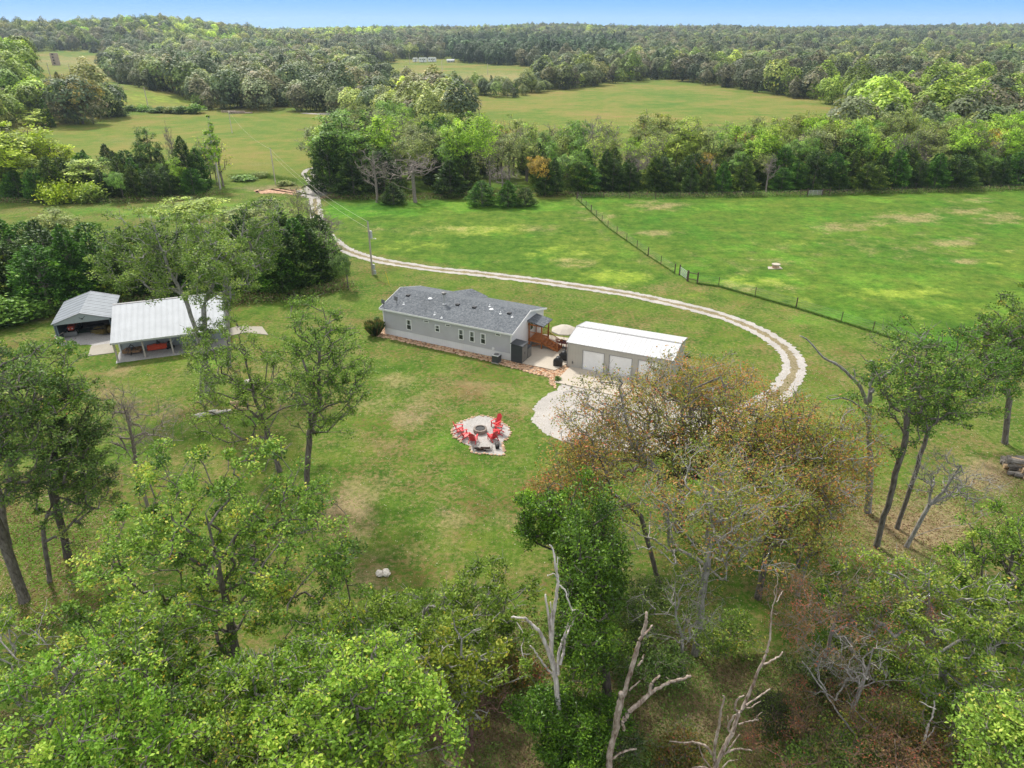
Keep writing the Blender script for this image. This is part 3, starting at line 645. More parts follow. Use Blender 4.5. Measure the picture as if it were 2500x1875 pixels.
for j in range(420):
    k = rg.uniform(0, 1)
    if k < .62: p = W2(hA, he, hn, rg.uniform(-.5, HL + 3.5), rg.uniform(-1.15, -.15)) if rg.uniform() < .9 else W2(hA, he, hn, rg.uniform(HL, HL + 4), rg.uniform(-1.6, -.6))
    elif k < .8: p = W2(hA, he, hn, rg.uniform(-2.3, -.2), rg.uniform(0, 5.5))
    else: p = W2(gA, ge, gn, rg.uniform(-1.6, .15), rg.uniform(-3.7, .0))
    q_ = proj(p.x, p.y, 0)
    if k >= .8 and not inpoly(q_[0], q_[1], [tuple(map(float, proj(b_.x, b_.y, 0))) for b_ in bed]): continue
    mbk.rock((p.x, p.y, .05), rg.uniform(.06, .14), int(rg.integers(1e6)), .5)
tag(mbk.build('bed_rocks_gravel', M['stone']), kind='stuff')

# ------------------------------------------------------------------ yard things round the house
def hloc(s, t, z=0): return W2(hA, he, hn, s, t) + Vector((0, 0, z))
def gloc(s, t, z=0): return W2(gA, ge, gn, s, t) + Vector((0, 0, z))
t = thing('air_conditioner', 'grey outdoor air conditioner unit standing on the rock bed by the house wall', 'air conditioner', P(*z1(891, 551)), h_rz)
MB().box(-.45, .45, -.45, .45, 0, .1).build('base_pad', M['conc2'], t); MB().box(-.38, .38, -.38, .38, .1, .85).build('casing', lined('ac_louvre', (.07, .075, .08), .06, 'Z', .5, .5, dk=.5), t)
MB().box(-.4, .4, -.4, .4, .85, .92).build('top_panel', M['metal'], t); MB().lathe((0, 0, .92), [(.3, 0), (.28, .04), (.1, .05), (.1, .02), (0, .02)], 18).build('fan_guard', M['trim_dark'], t)
p = hp(1030, 556, .12)
t = thing('storage_cabinet', 'tall dark grey plastic garden cabinet against the white gable wall', 'storage cabinet', hloc(HL + .12, p[1], .12), h_rz)
cw, cd_, chh = 1.35, 1.35, 1.95
MB().box(0, cw - .05, 0, cd_, 0, chh).build('body', M['charcoal'], t)
for y_ in (.06, .69):
    MB().box(cw - .05, cw, y_, y_ + .6, .08, chh - .12).build('door', M['greydoor'], t)
MB().box(cw, cw + .04, .60, .64, .9, 1.15).build('handle', M['black'], t)
MB().hexa([(-.05, -.06, chh + .1), (cw + .08, -.06, chh), (cw + .08, cd_ + .06, chh), (-.05, cd_ + .06, chh + .1)], None, .06).build('lid', M['charcoal'], t)
t = thing('deck_box', 'low grey storage box standing behind the tall dark cabinet', 'storage box', hloc(HL + .7, p[1] + cd_ + .15, .12), h_rz)
MB().box(0, .75, 0, .9, 0, 1.15).build('body', M['greydoor'], t); MB().box(-.03, .78, -.03, .93, 1.15, 1.22).build('lid', M['charcoal'], t)
u_, f_, d_2 = ray(*z1(1297, 350)); tt = (CAM_H - 2.45) / d_2; up = Vector((u_ * tt, f_ * tt, .12))
t = thing('patio_umbrella', 'open cream patio umbrella over the rear edge of the patio', 'umbrella', up, .3)
MB().bar((0, 0, 0), (0, 0, 2.75), .025, .025, 8).build('pole', M['trim_dark'], t); MB().lathe((0, 0, 0), [(.28, 0), (.26, .06), (.05, .1), (.05, .3)], 14).build('base', M['trim_dark'], t)
q = MB(); k = 8; R0 = 1.5
V = [(0, 0, 2.78)] + [(R0 * .5 * cos(2 * pi * i / k), R0 * .5 * sin(2 * pi * i / k), 2.55) for i in range(k)] + [(R0 * cos(2 * pi * i / k), R0 * sin(2 * pi * i / k), 2.2) for i in range(k)] + [(R0 * .99 * cos(2 * pi * i / k), R0 * .99 * sin(2 * pi * i / k), 2.08) for i in range(k)]
Fq = [(0, 1 + i, 1 + (i + 1) % k) for i in range(k)] + [(1 + i, 9 + i, 9 + (i + 1) % k, 1 + (i + 1) % k) for i in range(k)] + [(9 + i, 17 + i, 17 + (i + 1) % k, 9 + (i + 1) % k) for i in range(k)]
q.add(V, Fq); cano = q.build('canopy', M['canvas'], t)
q = MB()
for i in range(k):
    a = 2 * pi * (i) / k; q.bar((0, 0, 2.74), (R0 * .98 * cos(a), R0 * .98 * sin(a), 2.17), .012, .012, 4)
q.build('ribs', M['trim_dark'], t)
bp = P(1356, 845, .12)
t = thing('garden_bench', 'dark red wooden bench with slatted back on the patio under the umbrella', 'bench', (bp.x, bp.y, .12), g_rz)
q = MB()
for i in range(4): q.box(0, 1.35, .1 + i * .11, .19 + i * .11, .42, .45)
q.build('seat', M['bench'], t); q = MB()
for i in range(9): q.box(.04 + i * .148, .12 + i * .148, 0, .03, .5, .88)
q.box(0, 1.35, -.01, .04, .86, .93); q.build('backrest', M['bench'], t)
for x_ in (.02, 1.27):
    for y_ in (0, .5): MB().box(x_, x_ + .06, y_, y_ + .06, 0, .62 if y_ else .9).build('leg', M['bench'], t)
    MB().box(x_ - .01, x_ + .07, 0, .58, .62, .65).build('armrest', M['bench'], t)
bp2 = P(1388, 846, .12)
t = thing('patio_table', 'dark red square table behind the patio bench', 'table', (up.x, up.y, .12), g_rz)
MB().box(-.5, .5, -.5, .5, .7, .74).build('tabletop', M['bench'], t)
for a, b_ in ((-.45, -.45), (.4, -.45), (-.45, .4), (.4, .4)): MB().box(a, a + .06, b_, b_ + .06, 0, .7).build('leg', M['bench'], t)
def grill(px, py, w_, lab):
    bp = P(px, py, .12); t = thing('covered_grill', lab, 'grill', (bp.x, bp.y, .12), g_rz + .15); t.scale = (.8, .8, .85)
    q = MB(); n = 8; prof = [(-.5, 0), (-.52, .5), (-.5, .78), (-.3, .86), (-.27, 1.08), (-.1, 1.2), (.12, 1.2), (.27, 1.08), (.3, .86), (.5, .78), (.52, .5), (.5, 0)]
    V = []
    for y_, s_ in ((-.34, .92), (-.3, 1), (.3, 1), (.34, .92)):
        V += [(x_ * w_ / 1.0 * s_, y_, z_ * (.98 if s_ < 1 else 1) + .03 * sin(9 * x_ + 5 * y_)) for x_, z_ in prof]
    m_ = len(prof); Fq = []
    for j in range(3):
        for i in range(m_ - 1): Fq.append((j * m_ + i, (j + 1) * m_ + i, (j + 1) * m_ + i + 1, j * m_ + i + 1))
    Fq.append(tuple(range(m_))); Fq.append(tuple(3 * m_ + i for i in range(m_ - 1, -1, -1)))
    q.add(V, Fq); q.build('cover', M['black'], t, True)
    for x_ in (-.35, .35): MB().bar((x_ * w_, -.25, .06), (x_ * w_, .25, .06), .055, .055, 10).build('wheel', M['rubber'], t)
grill(1362, 892, 1.15, 'black covered grill nearest the open patio corner'); grill(1376, 878, 1.2, 'black covered grill tight against the garage side wall')
MB_ = MB().bar((0, 0, 0), (0, 0, 1.6), .03, .02, 6); o = MB_.build('dark_stake', M['blackiron'], None, loc=tuple(P(1380, 880, 0))); o.location.z = .1
tag(o, 'thin black iron stake beside the covered grills at the garage wall', 'stake')

def blades(seed, n, r, h, wdt=.02):
    rg = np.random.default_rng(seed); a = rg.uniform(0, 2 * pi, n); rr = r * np.sqrt(rg.uniform(0, 1, n)) * .5; hh = h * rg.uniform(.6, 1, n); ln = rg.uniform(.2, .9, n) * r
    bx = rr * np.cos(a); by = rr * np.sin(a); tx = bx + ln * np.cos(a); ty = by + ln * np.sin(a); px_ = -np.sin(a) * wdt; py_ = np.cos(a) * wdt
    V = np.stack([np.stack([bx - px_, by - py_, bx * 0], -1), np.stack([bx + px_, by + py_, bx * 0], -1), np.stack([(bx + tx) / 2 + px_ * .8 - (tx - bx) * .15, (by + ty) / 2 + py_ * .8, hh * .75], -1), np.stack([tx, ty, hh], -1)], 1).reshape(-1, 3)
    return V, np.arange(4 * n).reshape(n, 4), np.repeat(rg.uniform(0, 1, n), 4)
V, F, r_ = blades(3, 1400, .95, 1.75, .03)
me = fast_mesh('ornamental_grass', V, F, 4, {'rnd': r_}, leafmat('plume_grass', [(0, (.03, .07, .02)), (.5, (.08, .14, .03)), (.8, (.20, .16, .06)), (1, (.32, .19, .10))]))
o = link('ornamental_grass', me, None, P(*z1(163, 388))); o.scale = (1.05, 1.05, 1)
tag(o, 'tall clump of ornamental grass with reddish tips at the left corner of the house', 'ornamental grass')

# ------------------------------------------------------------------ fire pit and red chairs
def z4(x, y): return 1070 + x * .09494, 990 + y * .09494
pit_out = [P(*z4(*p)) for p in ((380, 560), (470, 480), (600, 410), (740, 350), (900, 305), (1050, 270), (1250, 275), (1400, 325), (1560, 400), (1700, 470), (1810, 560), (1865, 680), (1840, 770), (1780, 840), (1650, 950), (1660, 1060), (1690, 1160), (1690, 1250), (1620, 1290), (1400, 1270), (1100, 1235), (850, 1225), (825, 1130), (835, 1050), (700, 1000), (540, 910), (430, 830), (365, 740), (350, 650))]
sheet('fire_pit_gravel_ground', None, .03, M['gravel_dark'] if 0 else gravelmat('pit_gravel', (.26, .245, .225), (.39, .37, .35), (.50, .48, .455)), .03, world=pit_out)
q = MB(); edge_stones(pit_out + pit_out[:1], .30, .13, q, .05, 4); tag(q.build('stone_border_gravel', M['stone']), kind='stuff')
pc_ = P(*z4(1080, 680))
t = thing('fire_pit', 'round block fire pit ring in the middle of the gravel circle', 'fire pit', pc_)
q = MB(); k = 14
for lay in range(2):
    for i in range(k):
        a0 = 2 * pi * (i + .5 * lay) / k + .02; a1 = 2 * pi * (i + 1 + .5 * lay) / k - .02; z0 = lay * .2 + .01; zt = z0 + .19
        pts = [(.42 * cos(a0), .42 * sin(a0)), (.62 * cos(a0), .62 * sin(a0)), (.62 * cos(a1), .62 * sin(a1)), (.42 * cos(a1), .42 * sin(a1))]; q.prism(pts, z0, zt)
q.build('block_ring', M['pitstone'], t); MB().lathe((0, 0, .03), [(.42, 0), (.1, .04), (0, .06)], 16).build('ash_bed', M['ash'], t)
MB().lathe((0, 0, 0), [(.43, .38), (.43, .44), (.40, .44), (.40, .1)], 20).build('steel_ring', M['blackiron'], t)
def adirondack(loc, rz, lab):
    t = thing('adirondack_chair', lab, 'chair', loc, rz, 'red chairs round the fire pit'); m_ = M['red']
    q = MB()
    for i in range(5): q.hexa([(-.27, -.32 + i * .115, .36 - i * .035), (.27, -.32 + i * .115, .36 - i * .035), (.27, -.22 + i * .115, .335 - i * .035), (-.27, -.22 + i * .115, .335 - i * .035)], None, .025)
    q.build('seat', m_, t); q = MB()
    for i, hh in enumerate((.78, .86, .9, .86, .78)):
        x_ = -.25 + i * .1; q.hexa([(x_, .2, .22), (x_ + .09, .2, .22), (x_ * 1.12 + .1, .2 + hh * .42, .22 + hh), (x_ * 1.12 + .0, .2 + hh * .42, .22 + hh)], None, .025, (0, -.9, .4))
    q.build('backrest', m_, t)
    for s_ in (-1, 1):
        x_ = s_ * .31
        MB().box(x_ - .065, x_ + .065, -.38, .34, .56, .585).build('armrest', m_, t)
        MB().box(x_ - .02, x_ + .02, -.34, -.25, 0, .56).build('leg', m_, t)
        MB().hexa([(x_ - .02, -.25, .30), (x_ + .02, -.25, .30), (x_ + .02, .52, 0.0), (x_ - .02, .52, 0.0)], None, .09).build('leg', m_, t)
        MB().box(x_ - .02, x_ + .02, .22, .27, .12, .56).build('leg', m_, t)
    return t
labs = ['red adirondack chair leftmost beside the fire pit', 'red adirondack chair left of the pit, between two other red chairs', 'red adirondack chair seen from behind, just left of the front of the pit',
        'red adirondack chair with tall back farthest to the right behind the pit', 'middle red adirondack chair of the three right of the pit', 'red adirondack chair nearest the black basket, right of the pit']
for (x, y), lb, dr in zip(((545, 690), (690, 830), (900, 930), (1490, 545), (1530, 730), (1400, 880)), labs, (.1, -.15, .1, .25, 0, -.1)):
    p = P(*z4(x, y)); dvec = pc_ - p; adirondack((p.x, p.y, .035), math.atan2(dvec.y, dvec.x) + pi / 2 + dr, lb)
p = P(*z4(890, 1185)); p2 = P(*z4(1380, 1190))
t = thing('log_holder', 'low black iron rack with dark split logs at the front of the gravel circle', 'log holder', (p.x, p.y, .035), math.atan2(p2.y - p.y, p2.x - p.x))
ln = (p2 - p).length; q = MB().bar((0, 0, .06), (ln, 0, .06), .02).bar((0, .3, .06), (ln, .3, .06), .02)
for x_ in (0, ln): q.bar((x_, 0, 0), (x_, 0, .42), .02).bar((x_, .3, 0), (x_, .3, .42), .02).bar((x_, 0, .42), (x_, .3, .42), .02)
for i in range(12): q.bar((.1 + i * ln / 13, 0, .06), (.05 + i * ln / 13 + random.uniform(-.1, .1), -.02, random.uniform(.25, .5)), .015)
q.build('frame', M['blackiron'], t); q = MB(); rg = np.random.default_rng(2)
for i in range(16):
    y_ = .04 + .05 * (i % 5); x0 = rg.uniform(0, ln - .5); q.bar((x0, y_, .12 + .07 * (i // 5)), (x0 + rg.uniform(.35, .5), y_ + rg.uniform(-.05, .05), .12 + .07 * (i // 5) + rg.uniform(-.02, .04)), .05, .045, 6)
q.build('split_logs', plain('charred_log', (.07, .045, .035), .9, .2, .6, 5), t)
p = P(*z4(1520, 1110))
t = thing('wire_basket', 'black wire basket with a tall iron hook at the right front of the gravel circle', 'basket', (p.x, p.y, .035)); q = MB()
for i in range(14):
    a = 2 * pi * i / 14; q.bar((.15 * cos(a), .15 * sin(a), 0), (.2 * cos(a), .2 * sin(a), .5), .012, .012, 4)
for z_, r_ in ((.02, .15), (.25, .175), (.5, .2)):
    for i in range(14): q.bar((r_ * cos(2 * pi * i / 14), r_ * sin(2 * pi * i / 14), z_), (r_ * cos(2 * pi * (i + 1) / 14), r_ * sin(2 * pi * (i + 1) / 14), z_), .012, .012, 4)
q.build('basket_mesh', M['blackiron'], t); MB().lathe((0, 0, 0), [(.14, .02), (.16, .3), (.05, .36), (0, .36)], 8).build('coal', M['black'], t); MB().bar((.05, .2, 0), (.05, .2, 1.3), .014, .014, 5).bar((.05, .2, 1.3), (-.12, .2, 1.25), .012, .012, 5).build('hook', M['blackiron'], t)

# ------------------------------------------------------------------ barn with lean-to
bA = P(286, 883); b_rz = math.atan2(.351, .937); be = Vector((cos(b_rz), sin(b_rz), 0)); bn = Vector((-be.y, be.x, 0)); BL = 11.3; BW = 10.0
barn = thing('barn', 'white-roofed metal barn with an open lean-to along its front', 'barn', bA, b_rz)
q = MB().box(0.05, BL, 2.65, 2.77, 0, 3.05); q.build('front_wall', M['barn_wall'], barn)
q = MB(); BR, BRT, BE = 4.35, 6.3, 2.2
sl = (BR - BE) / (BRT + .15)
for x_ in (0.05, BL - .1): q.add([(x_, 2.77, 0), (x_ + .1, 2.77, 0), (x_ + .1, BW, 0), (x_, BW, 0), (x_, 2.77, BE + sl * 2.85), (x_ + .1, 2.77, BE + sl * 2.85), (x_ + .1, BRT, BR - .02), (x_, BRT, BR - .02), (x_ + .1, BW, 3.0), (x_, BW, 3.0)],
      [(0, 4, 7, 9, 3), (1, 2, 8, 6, 5), (0, 1, 5, 4), (3, 9, 8, 2)])
q.box(.05, BL, BW - .1, BW, 0, 3.0); q.build('side_wall', M['barn_wall'], barn)
q = MB()
q.hexa([(-.15, -.15, BE), (BL + .15, -.15, BE), (BL + .15, BRT, BR), (-.15, BRT, BR)], None, .06); q.hexa([(-.15, BRT, BR), (BL + .15, BRT, BR), (BL + .15, BW + .2, 2.95), (-.15, BW + .2, 2.95)], None, .06)
i = -.1
while i < BL + .1:
    q.hexa([(i, -.15, BE + .06), (i + .035, -.15, BE + .06), (i + .035, BRT, BR + .06), (i, BRT, BR + .06)], None, .025); i += .3
brf = q.build('roof', M['roof_barn'], barn)
MB().hexa([(-.16, BRT - .16, BR + .03), (BL + .16, BRT - .16, BR + .03), (BL + .16, BRT, BR + .1), (-.16, BRT, BR + .1)], None, .03).hexa([(-.16, BRT, BR + .1), (BL + .16, BRT, BR + .1), (BL + .16, BRT + .16, BR + .03), (-.16, BRT + .16, BR + .03)], None, .03).build('ridge_cap', M['trim_grey'], brf)
MB().box(-.15, BL + .15, -.19, -.15, BE - .16, BE + .06).box(-.19, -.15, -.19, 0, BE - .16, BE + .06).build('fascia', M['metal'], barn)
q = MB().box(0, BL, .0, .1, BE - .2, BE - .02)
q.build('beam', M['wood_dark'], barn)
for (x, y) in ((286, 883), (355.5, 874), (424, 864), (492, 852), (556, 842)):
    pp = P(x, y) - bA; s_ = min(max(pp.dot(be), .08), BL - .1); MB().box(s_ - .08, s_ + .08, .1, .26, 0, BE - .0).build('post', M['pole'], barn)
MB().box(.05, .2, 2.45, 2.6, 0, BE + .8).build('post', M['white'], barn)
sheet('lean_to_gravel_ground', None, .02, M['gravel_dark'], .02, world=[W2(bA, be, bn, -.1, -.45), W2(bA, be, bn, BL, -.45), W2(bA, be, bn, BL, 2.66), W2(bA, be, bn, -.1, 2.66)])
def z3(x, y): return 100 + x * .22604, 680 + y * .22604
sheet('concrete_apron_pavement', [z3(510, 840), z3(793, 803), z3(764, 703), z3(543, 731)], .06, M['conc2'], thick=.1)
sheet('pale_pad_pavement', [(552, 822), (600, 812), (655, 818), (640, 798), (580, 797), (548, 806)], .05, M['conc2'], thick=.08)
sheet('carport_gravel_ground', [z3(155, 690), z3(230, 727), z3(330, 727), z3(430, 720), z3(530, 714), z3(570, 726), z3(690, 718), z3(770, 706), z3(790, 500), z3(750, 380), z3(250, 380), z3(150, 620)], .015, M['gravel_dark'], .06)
# implements under the lean-to
p = P(*z3(888, 838))
t = thing('rotary_mower', 'brown rusty rotary mower deck with a black hitch frame under the lean-to', 'mower', (p.x, p.y, .05), b_rz - .08)
MB().prism([(0, 0), (1.75, 0), (1.9, .5), (1.75, 1.25), (.2, 1.25), (-.1, .5)], .2, .42).build('deck', plain('rusty_deck', (.22, .13, .07), .8, .3, .4, 3), t)
MB().bar((.3, .2, .42), (.9, .5, 1.05), .04).bar((1.5, .2, .42), (.9, .5, 1.05), .04).bar((.9, .5, 1.05), (.9, 1.3, .5), .035).bar((.6, -.35, .3), (.9, .5, 1.05), .035).bar((.9, -.4, .1), (.9, .4, .5), .05).build('hitch', M['blackiron'], t)
MB().lathe((.9, .6, .42), [(.18, 0), (.15, .2), (0, .22)], 10).build('gearbox', M['blackiron'], t)
for x_ in (.3, 1.5): MB().bar((x_ - .05, 1.25, .15), (x_ + .05, 1.25, .15), .15, .15, 12).build('wheel', M['rubber'], t)
p = P(*z3(1158, 795))
t = thing('rotary_tiller', 'bright orange-red tractor tiller under the middle of the lean-to', 'tiller', (p.x, p.y, .05), b_rz)
q = MB(); pr = [(0, .12), (0, .5), (.15, .62), (.5, .62), (.75, .3), (.75, .12)]
V = [(x_, y_, z_) for x_ in (0, 2.05) for y_, z_ in pr]; n = len(pr); q.add(V, [tuple(range(n)), tuple(range(2 * n - 1, n - 1, -1))] + [(i, n + i, n + (i + 1) % n, (i + 1) % n) for i in range(n)])
q.build('hood', M['redpaint'], t); MB().box(.0, 2.05, -.05, 0, .3, .42).box(.6, 1.5, .2, .45, .62, .7).build('crossbar', M['redpaint'], t)
MB().bar((1.0, .3, .7), (1.1, .3, 1.15), .04).bar((1.3, .3, .7), (1.1, .3, 1.15), .04).bar((1.1, .3, 1.1), (1.15, .9, .7), .035).build('hitch', M['blackiron'], t)
MB().lathe((1.15, .35, .7), [(.2, 0), (.18, .2), (0, .24)], 10).build('gearbox', M['blackiron'], t); MB().bar((.1, .3, .15), (1.95, .3, .15), .16, .16, 10).build('tine_rotor', M['blackiron'], t)
p = P(*z3(1370, 770))
t = thing('engine_block', 'small black machine between the red tiller and the lean-to post', 'machine', (p.x, p.y, .05), b_rz)
MB().box(0, .6, 0, .5, .12, .6).lathe((.3, .25, .6), [(.2, 0), (.2, .2), (.12, .25), (0, .25)], 12).build('housing', M['black'], t)
MB().bar((0, .0, .12), (0, .5, .12), .12, .12, 12).bar((.6, .0, .12), (.6, .5, .12), .12, .12, 12).build('rollers', M['rubber'], t)
MB().bar((.5, .25, .6), (.9, .25, 1.1), .03).bar((.9, .25, 1.1), (1.3, .25, .9), .03).build('handlebar', M['metal'], t)

# ------------------------------------------------------------------ carport
cA = P(145, 831); CWd, CD, CE_, CR = 5.7, 7.7, 2.15, 3.05
cp = thing('carport', 'galvanised steel carport with open front left of the barn', 'carport', cA, b_rz)
q = MB(); sc_ = .2
for (xa, za, xb, zb) in ((-.25, CE_ - .08, CWd / 2, CR), (CWd / 2, CR, CWd + .25, CE_ - .08)): q.hexa([(xa, -.35, za), (xb, -.35, zb), (xb, CD + .2, zb), (xa, CD + .2, za)], None, .05)
i = -.3
while i < CD:
    for (xa, za, xb, zb) in ((-.25, CE_ - .03, CWd / 2, CR + .05), (CWd / 2, CR + .05, CWd + .25, CE_ - .03)): q.hexa([(xa, i, za), (xb, i, zb), (xb, i + .09, zb), (xa, i + .09, za)], None, .045)
    i += .36
q.build('roof', M['roof_carport'], cp)
q = MB().box(0, .06, -.1, CD, 0, CE_).box(CWd - .06, CWd, 1.2, CD, 0, CE_); q.add([(.06, CD - .05, 0), (CWd - .06, CD - .05, 0), (CWd - .06, CD - .05, CE_), (CWd / 2, CD - .05, CR - .02), (.06, CD - .05, CE_)], [(0, 1, 2, 3, 4)])
q.build('side_wall', M['carport_wall'], cp)
q = MB(); q.add([(0, -.3, CE_ - .2), (CWd, -.3, CE_ - .2), (CWd, -.3, CE_), (CWd / 2, -.3, CR), (0, -.3, CE_), (0, -.26, CE_ - .2), (CWd, -.26, CE_ - .2), (CWd, -.26, CE_), (CWd / 2, -.26, CR), (0, -.26, CE_)], [(0, 1, 2, 3, 4), (9, 8, 7, 6, 5), (0, 5, 6, 1)])
gp_ = q.build('gable_panel', plain('grey_gable', (.27, .30, .31), .5, .4, .06), cp)
bx, bz = CWd / 2 + .1, CE_ + .3
q = MB(); prof = [(-.32, .13), (-.2, .1), (-.1, -.02), (-.03, .03), (.04, -.01), (.14, .05), (.3, .2), (.42, .22), (.22, .06), (.08, -.1), (.0, -.2), (-.06, -.1), (-.16, -.0)]
q.add([(bx + a, -.315, bz + b_) for a, b_ in prof] + [(bx + a, -.30, bz + b_) for a, b_ in prof], [tuple(range(len(prof)))] + [(i, (i + 1) % len(prof), len(prof) + (i + 1) % len(prof), len(prof) + i) for i in range(len(prof))])
q.build('bird_emblem', M['black'], gp_)
for pb in ((-.12, -.02, -.15, .05), (.1, .2, -.2, -.1), (CWd - .1, CWd, -.1, .0)): MB().box(*pb, 0, CE_ - .02).build('corner_post', M['carport_wall'], cp)
q = MB()
q.bar((0, -.33, CE_ - .02), (CWd / 2, -.33, CR + .04), .05, .05, 4).bar((CWd, -.33, CE_ - .02), (CWd / 2, -.33, CR + .04), .05, .05, 4).build('front_trim', M['trim_grey'], cp)
p = P(*z3(330, 590))
t = thing('tractor', 'red compact tractor parked inside the carport behind a dark platform', 'tractor', (p.x, p.y + .6, .0), b_rz)
q = MB().box(-.3, .3, -1.2, .1, .65, 1.05).box(-.26, .26, -1.25, -1.2, .6, 1.0); q.build('hood', M['redpaint'], t)
MB().box(-.45, .45, .35, .55, .75, .85).box(-.62, -.42, .3, 1.1, .75, .95).box(.42, .62, .3, 1.1, .75, .95).build('fenders', M['redpaint'], t)
for s_ in (-1, 1):
    w_ = MB().bar((s_ * .45, .75, .55), (s_ * .75, .75, .55), .55, .55, 18).build('wheel', M['rubber'], t); MB().bar((s_ * .74, .75, .55), (s_ * .77, .75, .55), .26, .26, 12).build('rim', M['metal'], w_)
    w_ = MB().bar((s_ * .4, -.85, .33), (s_ * .6, -.85, .33), .33, .33, 14).build('wheel', M['rubber'], t); MB().bar((s_ * .59, -.85, .33), (s_ * .62, -.85, .33), .16, .16, 10).build('rim', M['metal'], w_)
    MB().bar((s_ * .18, -1.26, .82), (s_ * .18, -1.29, .82), .07, .07, 10).build('headlight', M['whitepaint'], t)
MB().box(-.2, .2, .5, .9, .85, .95).box(-.2, .2, .88, .95, .95, 1.25).build('seat', M['black'], t)
MB().bar((-.4, 1.0, .8), (-.4, 1.0, 1.75), .035).bar((.4, 1.0, .8), (.4, 1.0, 1.75), .035).bar((-.4, 1.0, 1.75), (.4, 1.0, 1.75), .035).build('roll_bar', M['blackiron'], t)
MB().bar((0, .1, 1.0), (0, .3, 1.2), .02).lathe((0, .3, 1.2), [(.18, 0), (.18, .03)], 12).build('steering_wheel', M['black'], t)
MB().box(-.7, .7, -2.0, -1.95, .15, .65).box(-.7, .7, -1.95, -1.55, .12, .18).bar((-.4, -1.6, .3), (-.35, .1, .8), .05).bar((.4, -1.6, .3), (.35, .1, .8), .05).build('front_loader', M['trim_dark'], t)
p = P(*z3(245, 618))
t = thing('flat_platform', 'dark green flat wooden platform on the gravel at the carport mouth', 'platform', (p.x, p.y, .02), b_rz - .03); gm = plain('dark_green_board', (.03, .055, .045), .8, .2, .3, 3)
q = MB()
for i in range(7): q.box(0, 3.2, i * .2, i * .2 + .17, .1, .15)
q.build('boards', gm, t); MB().box(.1, .2, 0, 1.37, 0, .1).box(1.5, 1.6, 0, 1.37, 0, .1).box(3, 3.1, 0, 1.37, 0, .1).build('runners', gm, t)
p = P(*z3(600, 575))
t = thing('picnic_table', 'black metal table in the shade of the carport beside the hay', 'table', (p.x, p.y, .02), b_rz)
MB().box(-.9, .9, 0, .7, .7, .75).build('tabletop', M['black'], t); MB().box(-.9, .9, -.5, -.25, .42, .46).build('bench_board', M['black'], t); MB().box(-.9, .9, .95, 1.2, .42, .46).build('bench_board', M['black'], t)
for x_ in (-.6, .6): MB().bar((x_, -.45, .0), (x_, .2, .7), .03).bar((x_, 1.15, 0), (x_, .5, .7), .03).bar((x_, -.4, .4), (x_, 1.1, .4), .03).build('leg', M['black'], t)
p = P(*z3(715, 575)); V, F, r_ = blades(9, 1500, 1.3, .5, .02)
o = link('hay_heap', fast_mesh('hay_heap', V, F, 4, {'rnd': r_}, leafmat('hay', [(0, (.20, .15, .05)), (.6, (.38, .29, .11)), (1, (.5, .4, .2))])), None, (p.x, p.y, .02))
tag(o, 'loose heap of yellow hay on the gravel inside the carport', 'hay heap')

# ------------------------------------------------------------------ poles, wires, fences, gates
def pole(px, py, top, label, r=.14, m=None, extra=None, wires=True):
    b_ = P(px, py); tp = PD(px, top, b_.y); h = tp.z - b_.z
    t = thing('utility_pole', label, 'utility pole', b_, 0, 'utility poles'); MB().bar((0, 0, -.1), (0, 0, h), r, r * .7, 10).build('shaft', m or M['pole'], t)
    MB().bar((0, 0, h - .02), (0, 0, h + .12), r * .5, r * .4, 8).build('insulator', M['trim_dark'], t)
    return t, b_ + Vector((0, 0, h))
t, top1 = pole(910, 671, 541, 'wooden utility pole with grey transformer beside the gravel drive nearest the house')
MB().bar((.28, 0, 5.5), (.28, 0, 6.5), .2, .2, 14).lathe((.28, 0, 6.5), [(.2, 0), (.12, .08), (0, .1)], 12).build('transformer', M['metal'], t); MB().bar((.1, 0, 5.35), (.85, -.1, 5.45), .03, .03, 6).lathe((.9, -.1, 5.38), [(.12, 0), (.1, .1), (0, .14)], 10).build('lamp_arm', M['metal'], t)
MB().box(.12, .42, -.2, .1, .9, 1.6).box(.2, .55, -.25, .0, .15, .75).build('meter_box', M['metal'], t)
t, top2 = pole(673, 450, 363, 'pale utility pole in the field behind the creek crossing', m=M['pole_pale'])
t, top3 = pole(567, 325, 270, 'utility pole standing alone in the middle of the left hay field', m=M['pole_pale'])
for (x, y, tp, lb) in ((362, 262, 213, 'thin pole on the slope of the left hill field'), (479, 258, 221, 'pole at the hedge between the two left fields'), (1080, 182, 146, 'pole in the yellow field right of the white trailers'),
                       (1191, 184, 154, 'pole at the right side of the yellow field'), (1000, 158, 128, 'pole left of the white trailers'), (124, 190, 155, 'pale pole below the silo'), (176, 192, 158, 'thin pale pole right of the silo')):
    pole(x, y, tp, lb, .22, M['pole_pale'])
def wire(a, b_, sag, label):
    pts = [a.lerp(b_, i / 24) - Vector((0, 0, sag * 4 * (i / 24) * (1 - i / 24))) for i in range(25)]
    q = MB()
    for p, r in zip(pts[:-1], pts[1:]): q.bar(p, r, .014, .014, 4, False)
    tag(q.build('power_line', M['pole_pale']), label, 'power line')
wire(top1, top2, 1.2, 'upper power line from the pole by the drive to the field pole'); wire(top1 - Vector((0, 0, 1.0)), top2 - Vector((0, 0, 1.0)), 1.2, 'lower power line from the pole by the drive to the field pole')
wire(top2, top3, 1.8, 'power line crossing the left hay field between its two poles')
p0, p1 = P(951, 697), PD(941, 664, P(951, 697).y + .3)
tag(MB().bar(p0, p1, .035, .03, 6).build('guy_marker', M['yellow']), 'slanted yellow guy-wire marker in the lawn right of the pole', 'cable marker')
